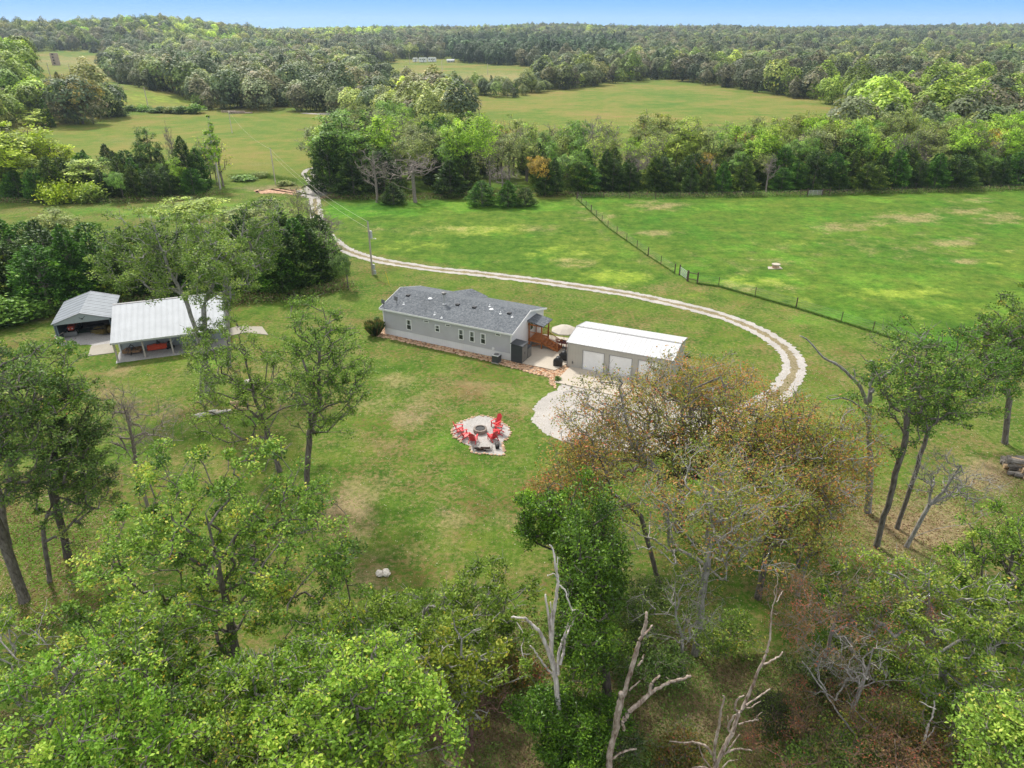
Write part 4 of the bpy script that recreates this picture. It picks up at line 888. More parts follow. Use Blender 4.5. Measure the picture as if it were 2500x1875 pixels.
def fence(name, label, pxs, step, hts, big=(), ends=True):
    W = [P(*p) for p in pxs]; t = thing(name, label, 'fence', W[0]); O = W[0]; k = 0; wires = [MB() for _ in range(1)]; prev = None; pm = None; bigm = None
    ptsl = []
    for a, b_ in zip(W[:-1], W[1:]):
        n = max(1, round((b_ - a).length / step))
        for j in range(n): ptsl.append(a.lerp(b_, j / n))
    ptsl.append(W[-1])
    for i, p in enumerate(ptsl):
        z = float(T(p.x, p.y)); wood = i in big or i in (0, len(ptsl) - 1) or i % 7 == 3
        if wood:
            if bigm is None: bigm = MB().bar((0, 0, -.1), (0, 0, 1.45), .09, .08, 8)
            key = 'w'
        o = None
        if wood and 'w' in cache: me = cache['w']
        elif not wood and 's' in cache: me = cache['s']
        else:
            me = None
        if me is None:
            q = MB().bar((0, 0, -.1), (0, 0, 1.45), .09, .08, 8) if wood else MB().bar((0, 0, -.1), (0, 0, 1.35), .05, .05, 5)
            o = q.build('post', M['post'], t); cache['w' if wood else 's'] = o.data
        else: o = link('post', me, t)
        o.location = (p.x - O.x, p.y - O.y, z - O.z)
        if prev is not None:
            for hh in (.35, .65, .95, 1.2): wires[0].bar((prev.x - O.x, prev.y - O.y, prev.z + hh - O.z), (p.x - O.x, p.y - O.y, z + hh - O.z), .009, .009, 3, False)
        prev = Vector((p.x, p.y, z))
    wires[0].build('wires', M['trim_dark'], t); return t
cache = {}
fence('wire_fence', 'wire fence running from the tree belt corner down to the near gate', [(1408, 486), (1484, 556), (1582, 625), (1647, 667)], 4.2, 0)
fence('wire_fence', 'wire fence from the wooden brace past the gravel bend toward the right trees', [(1702, 692), (1754, 699), (1843, 724), (1943, 752), (2053, 786), (2130, 810), (2290, 860)], 4.6, 0)
fence('wire_fence', 'wire fence along the cedar belt between the corner post and the far gate', [(1410, 484), (1600, 486), (1780, 482), (1953, 479)], 6, 0)
fence('wire_fence', 'wire fence along the cedar belt right of the far gate', [(2024, 478), (2200, 471), (2500, 463)], 6, 0)
def brace(a, b_, label):
    a = P(*a); b_ = P(*b_); t = thing('fence_brace', label, 'fence brace', a); d = b_ - a
    for q_ in (Vector((0, 0, 0)), d): MB().bar(q_ + Vector((0, 0, -.1)), q_ + Vector((0, 0, 1.65)), .11, .1, 8).build('post', M['post'], t)
    MB().bar((0, 0, 1.35), d + Vector((0, 0, 1.35)), .06, .06, 6).build('rail', M['post'], t); MB().bar((0, 0, .45), d + Vector((0, 0, .45)), .05, .05, 6).build('rail', M['post'], t)
def gate(a, b_, label):
    a = P(*a); b_ = P(*b_); t = thing('farm_gate', label, 'gate', a); d = b_ - a; e_ = d.normalized(); q = MB()
    for z_ in (.3, .5, .7, .9, 1.1, 1.3): q.bar(e_ * .15 + Vector((0, 0, z_)), d - e_ * .15 + Vector((0, 0, z_)), .028, .028, 6)
    for k_ in (0.04, .35, .65, .96): p = d * k_; q.bar(p + Vector((0, 0, .3)), p + Vector((0, 0, 1.3)), .028, .028, 6)
    q.build('gate_panel', M['metal'], t)
    for q_ in (Vector((0, 0, 0)), d): MB().bar(q_ + Vector((0, 0, -.1)), q_ + Vector((0, 0, 1.6)), .12, .11, 8).build('post', M['post'], t)
gate((1658.5, 672), (1677.5, 686), 'galvanised tube gate in the fence above the gravel bend'); brace((1679, 687), (1702, 692), 'wooden fence brace beside the near tube gate')
gate((1971, 480), (2006, 479), 'wide tube gate in front of the cedar belt at the far side of the pasture'); brace((1953, 480), (1970, 480), 'wooden brace left of the far pasture gate'); brace((2007, 479), (2024, 478), 'wooden brace right of the far pasture gate')

p = P(1893, 655)
t = thing('well_cover', 'pale concrete well cover on a slab out in the green pasture', 'well', p, .1)
MB().prism([(-1.3, -.4), (.9, -.5), (1.0, .6), (-.9, .7)], 0, .08).build('slab', M['conc'], t); MB().prism([(-.45 + .6 * cos(i * pi / 4) * .9 + .5, .1 + .55 * sin(i * pi / 4)) for i in range(8)], .08, .55).build('well_ring', M['stone'], t); MB().prism([(.05 + .66 * cos(i * pi / 4), .1 + .62 * sin(i * pi / 4)) for i in range(8)], .55, .65).build('lid', M['conc'], t)

# ------------------------------------------------------------------ far things
p = P(138, 159); pt = PD(131, 129.5, p.y); hS = pt.z - p.z; rS = 7.3 / FPX * p.y * 1.1 
t = thing('silo', 'old round block silo without a roof on the left hill field', 'silo', p)
MB().lathe((0, 0, 0), [(rS, -1), (rS, hS), (rS * .88, hS), (rS * .88, hS - 3), (0, hS - 3)], 24).build('shell', M['silo'], t, False)
for i in range(4): MB().box(-.2, 1.3, -rS - .05, -rS + .3, hS * (.12 + .24 * i), hS * (.12 + .24 * i) + 1.3).build('hatch', M['black'], t)
def trailer(px0, px1, py, top, label, arch=False):
    a = P(px0, py); b_ = P(px1, py); b_ = Vector((b_.x, a.y, a.z)); ln = abs(b_.x - a.x); h = PD(px0, top, a.y).z - a.z
    t = thing('white_trailer', label, 'trailer', a); pr = [(0, .5), (0, h * .85), (ln * .06, h * .97), (ln * .12, h), (ln * .9, h), (ln * .97, h * .95), (ln, h * .8), (ln, .5)]
    n = len(pr); q = MB(); q.add([(x_, 0, z_) for x_, z_ in pr] + [(x_, 2.5, z_) for x_, z_ in pr], [tuple(range(n - 1, -1, -1))[::-1], tuple(range(2 * n - 1, n - 1, -1))] + [(i, n + i, n + (i + 1) % n, (i + 1) % n) for i in range(n)])
    q.build('body', M['whitepaint'], t)
    for k_ in (.15, .4, .7): MB().box(ln * k_, ln * k_ + ln * .12, -.03, 0, h * .5, h * .72).build('window', M['glass'], t)
    MB().box(ln * .57, ln * .57 + .8, -.03, 0, .6, h * .8).build('door', M['trim_grey'], t)
    for k_ in (.35, .55): MB().bar((ln * k_, .1, .4), (ln * k_, .4, .4), .4, .4, 12).build('wheel', M['rubber'], t)
trailer(1007.5, 1019, 152, 141, 'small white trailer, left one at the far edge of the yellow field'); trailer(1022, 1041, 153, 140.5, 'longest white trailer, middle one at the far edge of the yellow field')
trailer(1044, 1064, 152, 140, 'white trailer with rounded end, right one at the far edge of the yellow field')
def farhouse(px0, px1, py, top, label, wm, rm):
    a = P(px0, py); b_ = P(px1, py); ln = abs(b_.x - a.x); h = PD(px0, top, a.y).z - a.z; t = thing('farmhouse', label, 'house', a)
    MB().box(0, ln, 0, 7, 0, h * .6).build('wall', wm, t); q = MB(); q.hexa([(-.3, -.4, h * .58), (ln + .3, -.4, h * .58), (ln + .3, 3.5, h), (-.3, 3.5, h)], None, .2); q.hexa([(-.3, 3.5, h), (ln + .3, 3.5, h), (ln + .3, 7.4, h * .58), (-.3, 7.4, h * .58)], None, .2); q.build('roof', rm, t)
    for k_ in (.2, .6): MB().box(ln * k_, ln * k_ + 1.2, -.04, 0, h * .25, h * .45).build('window', M['glass'], t)
farhouse(1091, 1108, 152.5, 145, 'small grey shed right of the white trailers', M['metal'], M['roof_barn'])
farhouse(2358, 2374, 123, 114, 'white farmhouse in the clearing in the far right woods', M['whitepaint'], M['roof_white']); farhouse(2379, 2394, 122, 116, 'low pale outbuilding beside the far right farmhouse', M['whitepaint'], M['roof_barn'])

def rockpile(name, px, py, n, spread, r, m, label, cat, flat=.6, seed=1):
    p = P(px, py); rg = np.random.default_rng(seed); q = MB(); t = thing(name, label, cat, (p.x, p.y, float(T(p.x, p.y))))
    for i in range(n):
        a = rg.uniform(0, 2 * pi); d = rg.uniform(0, 1) ** .6; q.rock((spread[0] * d * cos(a), spread[1] * d * sin(a), r * .3 + r * (1 - d) * .5), r * rg.uniform(.6, 1.3), int(rg.integers(1e6)), flat)
    q.build('stones', m, t); return t
rockpile('stone_pile', 618, 934, 12, (.75, .5), .30, M['stone_white'], 'white flat stones piled in the lawn under the twin oaks', 'stone pile', .45, 2)
rockpile('stone_pile', 280, 1600, 34, (1.9, 1.6), .42, M['stone_white'], 'big pale boulder pile seen through the lower left oak leaves', 'stone pile', .7, 3)
rockpile('stone_pile', 935, 1402, 7, (.4, .3), .22, M['stone_white'], 'pinkish white rock cluster at the left edge of the yellow-green oak', 'stone pile', .8, 4)
rockpile('boulder_heap', 812, 463, 5, (1.4, 1.4), 1.7, M['stone_white'], 'smooth white boulder heap right of the creek crossing', 'boulder', .75, 6)
def logpile(px, py, n, ln, rz, spread, label, m, seed=1, r=.16, cut=None):
    p = P(px, py); rg = np.random.default_rng(seed); t = thing('log_pile', label, 'log pile', p, rz)
    for i in range(n):
        lay = 0 if i < n * .45 else 1 if i < n * .78 else 2
        y_ = rg.uniform(-spread, spread) * (1 - lay * .3); q = MB(); l2 = ln * rg.uniform(.3, .5); x_ = rg.uniform(-.4, .4) * ln
        rr = r * rg.uniform(.7, 1.3); q.bar((x_ - l2, y_, rr + lay * r * 1.7), (x_ + l2, y_ + rg.uniform(-.4, .4), rr + lay * r * 1.7 + rg.uniform(-.05, .1)), rr, rr * .9, 8)
        q.build('log', (cut or m) if i % 5 == 0 else m, t)
logpile(2490, 1150, 60, 1.5, -.3, 1.5, 'heap of grey cut logs at the right edge past the bare soil', M['log'], 3, .2, M['log_end'])
logpile(520, 1012, 9, 2.0, .5, .5, 'pale split timber lying in the grass below the twin oaks', M['stone_white'], 5, .09, M['log_end'])
logpile(584, 995, 5, .9, .4, .4, 'short tan sawn blocks lying right of the pale split timber', M['log_end'], 6, .14)
logpile(580, 277, 6, 9, .2, 1.0, 'fallen pale trunks at the hedge of the left hay field', M['dead'], 7, .25)
# ------------------------------------------------------------------ trees
def unit(v): return v / (np.linalg.norm(v) + 1e-9)
def skeleton(rg, trunk, targets, step=.8, start=.3, twigs=2, twl=.7, droop=.0, up=.18):
    """trunk: list of points; returns nodes, parent, chains"""
    N = []; par = []; tr = [np.array(p, float) for p in trunk]
    N.append(tr[0]); par.append(-1)
    for a, b_ in zip(tr[:-1], tr[1:]):
        k = max(1, int(np.linalg.norm(b_ - a) / step))
        for j in range(1, k + 1): N.append(a + (b_ - a) * j / k + rg.normal(0, .03, 3)); par.append(len(N) - 2)
    chains = [list(range(len(N)))]; ntr = len(N); s0 = max(1, int(ntr * start))
    base = tr[0]; tg = np.array(targets); order = np.argsort(np.min(np.linalg.norm(tg[:, None, :] - np.array(N)[None, s0:, :], axis=2), axis=1))
    for ti in order:
        t_ = tg[ti]; A = np.array(N[s0:]); dv = t_ - A; d = np.linalg.norm(dv, axis=1); hd = np.linalg.norm(dv[:, :2], axis=1)
        cost = d + 2.0 * np.maximum(0, hd * .35 - dv[:, 2]); j = int(np.argmin(cost)) + s0
        a = N[j]; dd = np.linalg.norm(t_ - a); k = max(2, int(dd / step)); mid = (a + t_) / 2 + rg.normal(0, .07 * dd, 3) + np.array([0, 0, up * dd * (.6 if droop == 0 else -droop)])
        ch = [j]; pj = j
        for q_ in range(1, k + 1):
            s_ = q_ / k; p = (1 - s_) ** 2 * a + 2 * s_ * (1 - s_) * mid + s_ * s_ * t_ + rg.normal(0, .035, 3) * step
            N.append(p); par.append(pj); pj = len(N) - 1; ch.append(pj)
        chains.append(ch); tipd = unit(t_ - N[par[pj]])
        for _ in range(twigs):
            dvv = unit(tipd + rg.normal(0, .75, 3) + np.array([0, 0, .25])); l_ = twl * rg.uniform(.5, 1.2); src = ch[max(1, len(ch) - 1 - int(rg.integers(0, 2)))]
            N.append(N[src] + dvv * l_ * .5); par.append(src); a1 = len(N) - 1; N.append(N[a1] + unit(dvv + rg.normal(0, .4, 3)) * l_ * .5); par.append(a1); chains.append([src, a1, a1 + 1])
    return np.array(N), np.array(par), chains
def tubes(N, par, chains, R, tip=.010, power=2.3, sides=6, minr=.006, flare=1.25):
    n = len(N); acc = np.zeros(n)
    ch = np.zeros(n, bool); ch[par[par >= 0]] = True
    for i in range(n - 1, -1, -1):
        if not ch[i]: acc[i] += 1.0
        if par[i] >= 0: acc[par[i]] += acc[i]
    r = np.maximum(minr, R * (acc / acc[0]) ** (1 / power))
    V = []; F = []; off = 0
    for c in chains:
        pts = N[c]; rr = r[c].copy()
        if c[0] == 0: rr[0] *= flare
        else: rr[0] = min(rr[0], rr[1] * 1.25)
        d = np.gradient(pts, axis=0); d /= (np.linalg.norm(d, axis=1, keepdims=True) + 1e-9)
        k = sides if rr[0] > .05 else (4 if rr[0] > .025 else 3)
        ref = np.where(np.abs(d[:, 2:3]) < .9, np.array([[0, 0, 1.0]]), np.array([[1.0, 0, 0]])); x = np.cross(d, ref); x /= (np.linalg.norm(x, axis=1, keepdims=True) + 1e-9); y = np.cross(d, x)
        a = np.arange(k) * 2 * pi / k
        ring = pts[:, None, :] + rr[:, None, None] * (x[:, None, :] * np.cos(a)[None, :, None] + y[:, None, :] * np.sin(a)[None, :, None])
        V.append(ring.reshape(-1, 3)); m_ = len(pts)
        i, j = np.meshgrid(np.arange(m_ - 1), np.arange(k), indexing='ij'); j2 = (j + 1) % k
        F.append((np.stack([i * k + j, i * k + j2, (i + 1) * k + j2, (i + 1) * k + j], -1).reshape(-1, 4)) + off); off += m_ * k
    return np.concatenate(V), np.concatenate(F)
def leaves(rg, cen, size, asp=.55, upb=.25, hang=0.0, tone=None, outc=None, outw=1.5):
    """one folded rhombus per centre; returns V (n*4,3), F, rnd"""
    n = len(cen); d = rg.normal(0, 1, (n, 3)); d[:, 2] = d[:, 2] * .6 + upb - hang; d /= np.linalg.norm(d, axis=1, keepdims=True)
    nn = rg.normal(0, 1, (n, 3)) + np.array([0, 0, .9])
    if outc is not None:
        on = cen - np.array(outc); on /= (np.linalg.norm(on, axis=1, keepdims=True) + 1e-9); nn = rg.normal(0, .42, (n, 3)) + on * outw + np.array([0, 0, .35]); d -= nn * ((d * nn).sum(1, keepdims=True) / (nn * nn).sum(1, keepdims=True)); d /= np.linalg.norm(d, axis=1, keepdims=True)
    s_ = np.cross(d, nn); s_ /= (np.linalg.norm(s_, axis=1, keepdims=True) + 1e-9); nz = np.cross(s_, d)
    L_ = (size * rg.uniform(.65, 1.25, n))[:, None]; W_ = L_ * asp * .5
    a = cen - d * L_ * .5; b_ = cen + s_ * W_ - d * L_ * .05 + nz * L_ * .08; c = cen + d * L_ * .5; e_ = cen - s_ * W_ - d * L_ * .05 + nz * L_ * .08
    V = np.stack([a, b_, c, e_], 1).reshape(-1, 3); t_ = rg.uniform(0, 1, n) if tone is None else np.clip(tone + rg.normal(0, .16, n), 0, .93); t_ = np.where(rg.uniform(0, 1, n) < .03, rg.uniform(.9, 1, n), t_)
    return V, np.arange(4 * n).reshape(n, 4), np.repeat(t_, 4)
def crown_targets(rg, c, r, n, lobes=7, shell=.55):
    """clump centres in an uneven crown made of several lobes"""
    c = np.array(c); r = np.array(r); L_ = []
    for i in range(lobes):
        v = unit(rg.normal(0, 1, 3)); v[2] = v[2] * .8 + .1; L_.append((v * rg.uniform(.35, .72), rg.uniform(.38, .56)))
    out = []
    while len(out) < n:
        o, q_ = L_[int(rg.integers(lobes))]; v = unit(rg.normal(0, 1, 3)) * q_ * rg.uniform(shell, 1) ** .6; out.append(c + (o + v) * r)
    return np.array(out)
def build_tree(seed, trunk, crown_c, crown_r, leaf, bark, nclump=110, nleaf=150, lsize=.16, R=.2, clump_r=.55, lobes=7, asp=.55, start=.35, twigs=2, sides=7, hang=0.0, extra=None, flat=.7, step=.8, up=.18, twl=.7, outw=0):
    rg = np.random.default_rng(seed); tg = crown_targets(rg, crown_c, crown_r, nclump, lobes)
    if extra is not None: tg = np.concatenate([tg, np.array(extra)])
    N, par, chains = skeleton(rg, trunk, tg, start=start, twigs=twigs, step=step, up=up, twl=twl)
    V, F = tubes(N, par, chains, R, sides=sides); tm = fast_mesh('trunk', V, F, 4, None, M[bark], True)
    lm = None
    if nleaf and leaf:
        nn = len(tg); cnt = np.maximum(4, (nleaf * rg.uniform(.35, 1.5, nn)).astype(int)); rep = np.repeat(np.arange(nn), cnt)
        cr = clump_r * rg.uniform(.6, 1.3, nn); off = rg.normal(0, 1, (len(rep), 3)); off /= (np.linalg.norm(off, axis=1, keepdims=True)); off *= rg.uniform(0, 1, len(rep))[:, None] ** .5
        off *= cr[rep][:, None] * np.array([1, 1, flat]); tone = rg.normal(.5, .17, nn)[rep]
        lv = leaves(rg, tg[rep] + off, lsize, asp, hang=hang, tone=tone, outc=None if outw == 0 else (crown_c[0], crown_c[1], crown_c[2] - crown_r[2] * .3), outw=outw); lm = fast_mesh('crown', *lv[:2], 4, {'rnd': lv[2]}, M[leaf])
    return tm, lm
def place_tree(name, label, cat, base, tm, lm, rz=0, sc=1.0, group=None, tint=(1, 1, 1)):
    t = thing(name, label, cat, base, rz, group); t.scale = (sc,) * 3 if not isinstance(sc, tuple) else sc
    link('trunk', tm, t)
    if lm: link('crown', lm, t, color=tint)
    return t

# ---- near trees, each its own mesh.  crown = (px, py, rx, ry) in picture points, at the depth of the trunk
def near(name, label, base, crown, leaf, bark, R=.2, lean=None, depth=None, dz=None, tint=(1, 1, 1), seed=0, ydep=0.0, cat='tree', fork=None, **kw):
    cx, cy, rx, ry = crown
    if base is not None: B = P(*base)
    y = depth if depth is not None else B.y
    Cc = PD(cx, cy, y + ydep); t_ = (Vector((0, 0, CAM_H)) - Cc).length
    if leaf in ('oak', 'oak_bright', 'oak_dark', 'olive') and cat == 'tree': kw['nleaf'] = int(kw.get('nleaf', 100) * .86); kw['clump_r'] = kw.get('clump_r', .55) * .95; kw['lsize'] = kw['lsize'] * .84; kw['twigs'] = 4
    r1 = rx / FPX * t_ * 1.06; r2 = ry / FPX * t_ * 1.12
    if base is None: B = Vector((Cc.x if lean is None else Cc.x - lean, y, 0))
    if Cc.z - r2 < .2: r2 = max(.8, Cc.z - .2)
    c = np.array(Cc - B); top = c + np.array([0, 0, r2 * .55]); mid = np.array([c[0] * .35, c[1] * .35, max(c[2] - r2 * .7, c[2] * .45)])
    trunk = [(0, 0, -.15), tuple(mid * .5 + np.array([0, 0, 0])), tuple(mid), tuple(mid * .4 + c * .6), tuple(top)]
    tm, lm = build_tree(seed or (hash(label) & 0), trunk, c, (r1, max(r1 * .8, r2 * .7), r2), leaf, bark, R=R, **kw)
    return place_tree(name, label, cat, B, tm, lm, tint=tint)
G = dict
near('oak_tree', 'large oak with dark forked trunk and mid green leaves filling the lower left', (592, 1690), (545, 1420, 345, 310), 'oak', 'bark', .26, seed=11, nclump=380, nleaf=150, lsize=.21, clump_r=.62, lobes=13, start=.25)
near('oak_tree', 'dark green oak at the left edge with a curved trunk on shaded grass', (165, 1359), (135, 1060, 150, 165), 'oak_dark', 'bark_dark', .24, seed=12, nclump=210, nleaf=150, lsize=.2, clump_r=.6, lobes=11, tint=(1.35, 1.45, 1.2))
near('oak_tree', 'dark green oak cut by the left edge with the thickest grey trunk', (59, 1467), (-50, 1070, 165, 175), 'oak_dark', 'bark', .3, seed=13, nclump=180, nleaf=130, lsize=.2, clump_r=.6, lobes=9, tint=(1.5, 1.6, 1.2))
near('oak_tree', 'slim oak standing between the two big trunks on the left', (120, 1420), (140, 1190, 110, 130), 'oak_dark', 'bark', .14, seed=14, nclump=60, nleaf=110, lsize=.19, lobes=6, tint=(1.5, 1.6, 1.2))
near('oak_tree', 'upper left oak with yellowish outer leaves above the left edge trunks', (20, 1330), (60, 950, 150, 110), 'oak', 'bark', .2, seed=15, nclump=130, nleaf=140, lsize=.2, lobes=9, tint=(.8, .85, .8))
near('bare_tree', 'slender leafless grey tree standing alone in the left lawn', (373, 1287), (318, 1040, 90, 100), None, 'twig', .12, seed=16, nclump=120, nleaf=0, twigs=7, twl=1.0, lobes=8, extra=[(-2.6, 0, 5), (2.9, .3, 4.4), (3.4, 0, 3.4), (-3.2, .5, 3.6)])
near('oak_tree', 'open oak with low leaning fork, left one of the twin oaks in the lawn', (683, 1150), (605, 930, 150, 185), 'olive', 'bark', .2, seed=17, nclump=170, nleaf=85, lsize=.21, clump_r=.62, lobes=10, start=.2, tint=(.95, 1.0, .75), extra=[(-5, 0, 6), (-5.5, .5, 4.5)])
near('oak_tree', 'open oak with tall straight trunk, right one of the twin oaks in the lawn', (749, 1207), (795, 925, 145, 190), 'olive', 'bark', .22, seed=18, nclump=190, nleaf=85, lsize=.21, clump_r=.62, lobes=10, start=.3, tint=(.85, .95, .7), extra=[(3.5, 0, 7), (4.5, .3, 9)])
near('oak_tree', 'pale olive oak with tall grey trunk rising in front of the barn roof', (506, 956), (545, 630, 110, 145), 'olive', 'bark_grey', .24, seed=19, nclump=190, nleaf=95, lsize=.26, clump_r=.75, lobes=9, start=.45)
near('oak_tree', 'pale olive oak leaning left over the carport side of the barn', (520, 940), (390, 625, 125, 120), 'olive', 'bark_grey', .2, seed=20, nclump=170, nleaf=95, lsize=.26, clump_r=.75, lobes=9, start=.45)
near('oak_tree', 'pale olive oak behind the other two in front of the barn roof', (560, 895), (610, 575, 100, 95), 'olive', 'bark_grey', .2, seed=21, nclump=90, nleaf=90, lsize=.26, clump_r=.75, lobes=7, start=.5, tint=(.85, .9, .85))
near('oak_tree', 'young oak with yellowish leaves below the barn roof corner', (490, 985), (505, 850, 75, 80), 'olive', 'bark_grey', .1, seed=22, nclump=70, nleaf=80, lsize=.22, lobes=5)
near('oak_tree', 'bushy oak filling the left bottom corner with pale twigs', None, (140, 1640, 230, 190), 'oak', 'bark_grey', .2, depth=23, seed=23, nclump=170, nleaf=120, lsize=.2, lobes=11, tint=(1.25, 1.15, 1.3))
near('oak_tree', 'bright green oak top at the bottom left edge', None, (170, 1850, 260, 140), 'oak_bright', 'bark', .18, depth=15, seed=24, nclump=150, nleaf=110, lsize=.2, lobes=10, tint=(.8, .9, .8))
near('oak_tree', 'mid green oak in the lower left beside the large forked oak', None, (400, 1760, 220, 170), 'oak', 'bark', .2, depth=18, seed=25, nclump=130, nleaf=120, lsize=.19, lobes=9, tint=(1.1, 1.1, 1))
near('oak_tree', 'bright green oak top at the bottom edge left of the middle', None, (880, 1790, 215, 140), 'oak_bright', 'bark', .18, depth=15.5, seed=26, nclump=190, nleaf=120, lsize=.2, lobes=12)
near('oak_tree', 'light green oak top above the bright bottom edge oak', None, (680, 1690, 150, 100), 'oak_bright', 'bark_grey', .16, depth=19, seed=27, nclump=120, nleaf=110, lsize=.19, lobes=8, tint=(.8, .82, .8))
near('oak_tree', 'yellow-green oak with pale branches in the bottom middle', None, (1050, 1500, 225, 200), 'olive', 'bark_grey', .24, depth=28, lean=2, seed=28, nclump=300, nleaf=130, lsize=.19, lobes=12, start=.2, tint=(.9, .95, .55), cat='tree')
near('oak_tree', 'small oak with yellowing leaves under the pale dead snag', None, (1130, 1630, 150, 140), 'yellowgreen', 'bark_grey', .16, depth=23, seed=29, nclump=70, nleaf=90, lsize=.18, lobes=7, tint=(.7, .75, .8))
near('oak_tree', 'oak crown with orange flecks at the bottom between the bright tops', None, (640, 1840, 130, 90), 'oak', 'bark', .16, depth=17, seed=60, nclump=100, nleaf=110, lsize=.18, lobes=7, tint=(1.2, 1.1, 1))
near('oak_tree', 'leafy green oak between the large forked oak and the bottom bright oak', None, (800, 1640, 170, 120), 'oak', 'bark_grey', .18, depth=22, seed=68, nclump=150, nleaf=120, lsize=.19, lobes=10, tint=(1.1, 1.1, .9))
near('oak_tree', 'light green oak in the bottom left behind the bright corner oak', None, (330, 1620, 150, 130), 'oak', 'bark_grey', .16, depth=21, seed=69, nclump=120, nleaf=110, lsize=.19, lobes=9, tint=(1.3, 1.2, 1.2))
near('shrub', 'bright yellow-green shrub beside the large forked oak', (830, 1590), (832, 1530, 75, 50), 'yellowgreen', 'bark', .06, seed=30, nclump=70, nleaf=110, lsize=.12, clump_r=.35, cat='shrub', start=.1)
near('bare_tree', 'leafless reddish brown tree in the brush at the bottom middle', None, (1150, 1760, 140, 130), None, 'twig_red', .09, depth=22.5, seed=31, nclump=130, nleaf=0, twigs=6, lobes=7)
near('bushy_tree', 'dense round dark green tree around the foot of the pale snag', None, (1378, 1790, 118, 125), 'vine', 'bark_dark', .18, depth=21.6, seed=32, nclump=300, nleaf=150, lsize=.15, clump_r=.5, lobes=9, asp=.4)
near('vine_covered_tree', 'tall dark green tree hung with vines behind the dead snags', (1485, 1710), (1440, 1455, 88, 262), 'vine', 'bark_dark', .26, seed=33, nclump=330, nleaf=130, lsize=.17, clump_r=.6, lobes=26, asp=.45, hang=.7, flat=1.5, tint=(.85, .8, .8))
near('vine_covered_tree', 'bright topped crown of vines left of the tall vine covered tree', (1440, 1560), (1340, 1290, 95, 110), 'vine', 'bark_dark', .16, seed=34, nclump=90, nleaf=130, lsize=.17, lobes=6, asp=.45, hang=.6, tint=(1.2, 1.15, 1))
# rust coloured oaks
rust = dict(nleaf=62, lsize=.17, clump_r=1.05, twigs=5, asp=.45, lobes=16)
for i, (nm, base, cr, ncl, R, tint, dy) in enumerate((
    ('sparse rust-brown oak in front of the gravel pad and garage drive', (1640, 1330), (1505, 1040, 155, 165), 230, .22, (1.05, .95, 1.0), 0),
    ('thick-trunked rusty green oak between gravel pad and bare soil', (1656, 1292), (1660, 1060, 150, 150), 220, .36, (.95, 1.0, .9), 0),
    ('rust-topped oak beside the right end of the garage', (1722, 1215), (1700, 940, 165, 80), 190, .2, (1.1, .95, .9), 0),
    ('broad rusty olive oak under the curve of the gravel drive', (1775, 1330), (1840, 1080, 180, 150), 290, .28, (.95, 1.0, .85), 0),
    ('rust and green oak at the right end of the rusty group', (1900, 1330), (1970, 1120, 150, 165), 260, .25, (1, .95, .85), 0),
    ('red-brown oak in the left front of the rusty group', (1610, 1420), (1450, 1170, 140, 140), 180, .15, (1.05, .9, .95), 0),
    ('dull olive oak in the front middle of the rusty group', (1697, 1598), (1730, 1260, 210, 190), 270, .2, (.85, .95, .85), 0),
    ('olive brown oak left of the leaning sapling', (1850, 1460), (1900, 1240, 150, 130), 190, .2, (.9, .95, .85), 0),
    ('leaning sapling with small rusty crown in open grass', (1948, 1452), (2020, 1215, 70, 60), 36, .12, (1, .9, .9), 0))):
    kw = dict(rust)
    if i in (0, 5): kw['nleaf'] = 38
    elif i in (1, 2): kw['nleaf'] = 48
    else: kw['nleaf'] = 52
    if 'dull olive' in nm: kw['nleaf'] = 40
    near('rusty_oak', nm, base, cr, 'rust', 'bark' if i % 2 else 'bark_grey', R, seed=40 + i, nclump=int(ncl * 1.1), start=.3, tint=(tint[0] * 1.05, tint[1], tint[2]), **kw)
near('rusty_oak', 'small sparse tree with red leaves at the foot of the dead snags on the right', None, (2050, 1480, 175, 145), 'rust_red', 'twig', .09, depth=26, seed=52, nclump=190, nleaf=60, lsize=.11, clump_r=.6, twigs=6, asp=.4, tint=(.8, .8, .8))
near('rusty_oak', 'low red-leaved tree at the bottom right edge', None, (2090, 1800, 190, 100), 'rust_red', 'twig_red', .07, depth=21.5, seed=53, nclump=140, nleaf=60, lsize=.1, clump_r=.6, twigs=6, asp=.4, tint=(.7, .7, .7))
near('vine_covered_tree', 'narrow olive vine covered tree right of the tallest branching snag', None, (1890, 1740, 80, 130), 'olive', 'bark_dark', .16, depth=24, seed=54, nclump=160, nleaf=110, lsize=.1, clump_r=.45, asp=.4, hang=.5, tint=(.5, .55, .5))
near('oak_tree', 'pale green oak at the right with the bare soil above it', (2300, 1720), (2240, 1480, 175, 140), 'oak_bright', 'bark_grey', .2, seed=55, nclump=160, nleaf=110, lsize=.18, lobes=10, tint=(.85, .78, .9))
near('oak_tree', 'dense light green oak on the right edge', (2520, 1640), (2430, 1440, 150, 170), 'oak_bright', 'bark', .24, seed=56, nclump=190, nleaf=120, lsize=.19, lobes=11, tint=(.7, .72, .75))
near('oak_tree', 'dark hearted oak with lichen-grey limbs in the lower right', None, (2390, 1640, 170, 150), 'oak', 'bark_grey', .2, depth=23.5, seed=57, nclump=130, nleaf=120, lsize=.19, lobes=9, tint=(1.15, 1.05, 1.1))
near('oak_tree', 'brightest lime oak top in the bottom right corner', None, (2470, 1800, 120, 110), 'oak_bright', 'bark', .14, depth=15.5, seed=58, nclump=110, nleaf=120, lsize=.18, lobes=8, tint=(1.05, 1, 1.3))
near('oak_tree', 'dark green oak with paired dark trunks on the bare soil', (2140, 1335), (2225, 960, 140, 150), 'oak', 'bark', .19, seed=61, nclump=230, nleaf=66, lsize=.19, lobes=14, start=.35, tint=(.75, .8, .8))
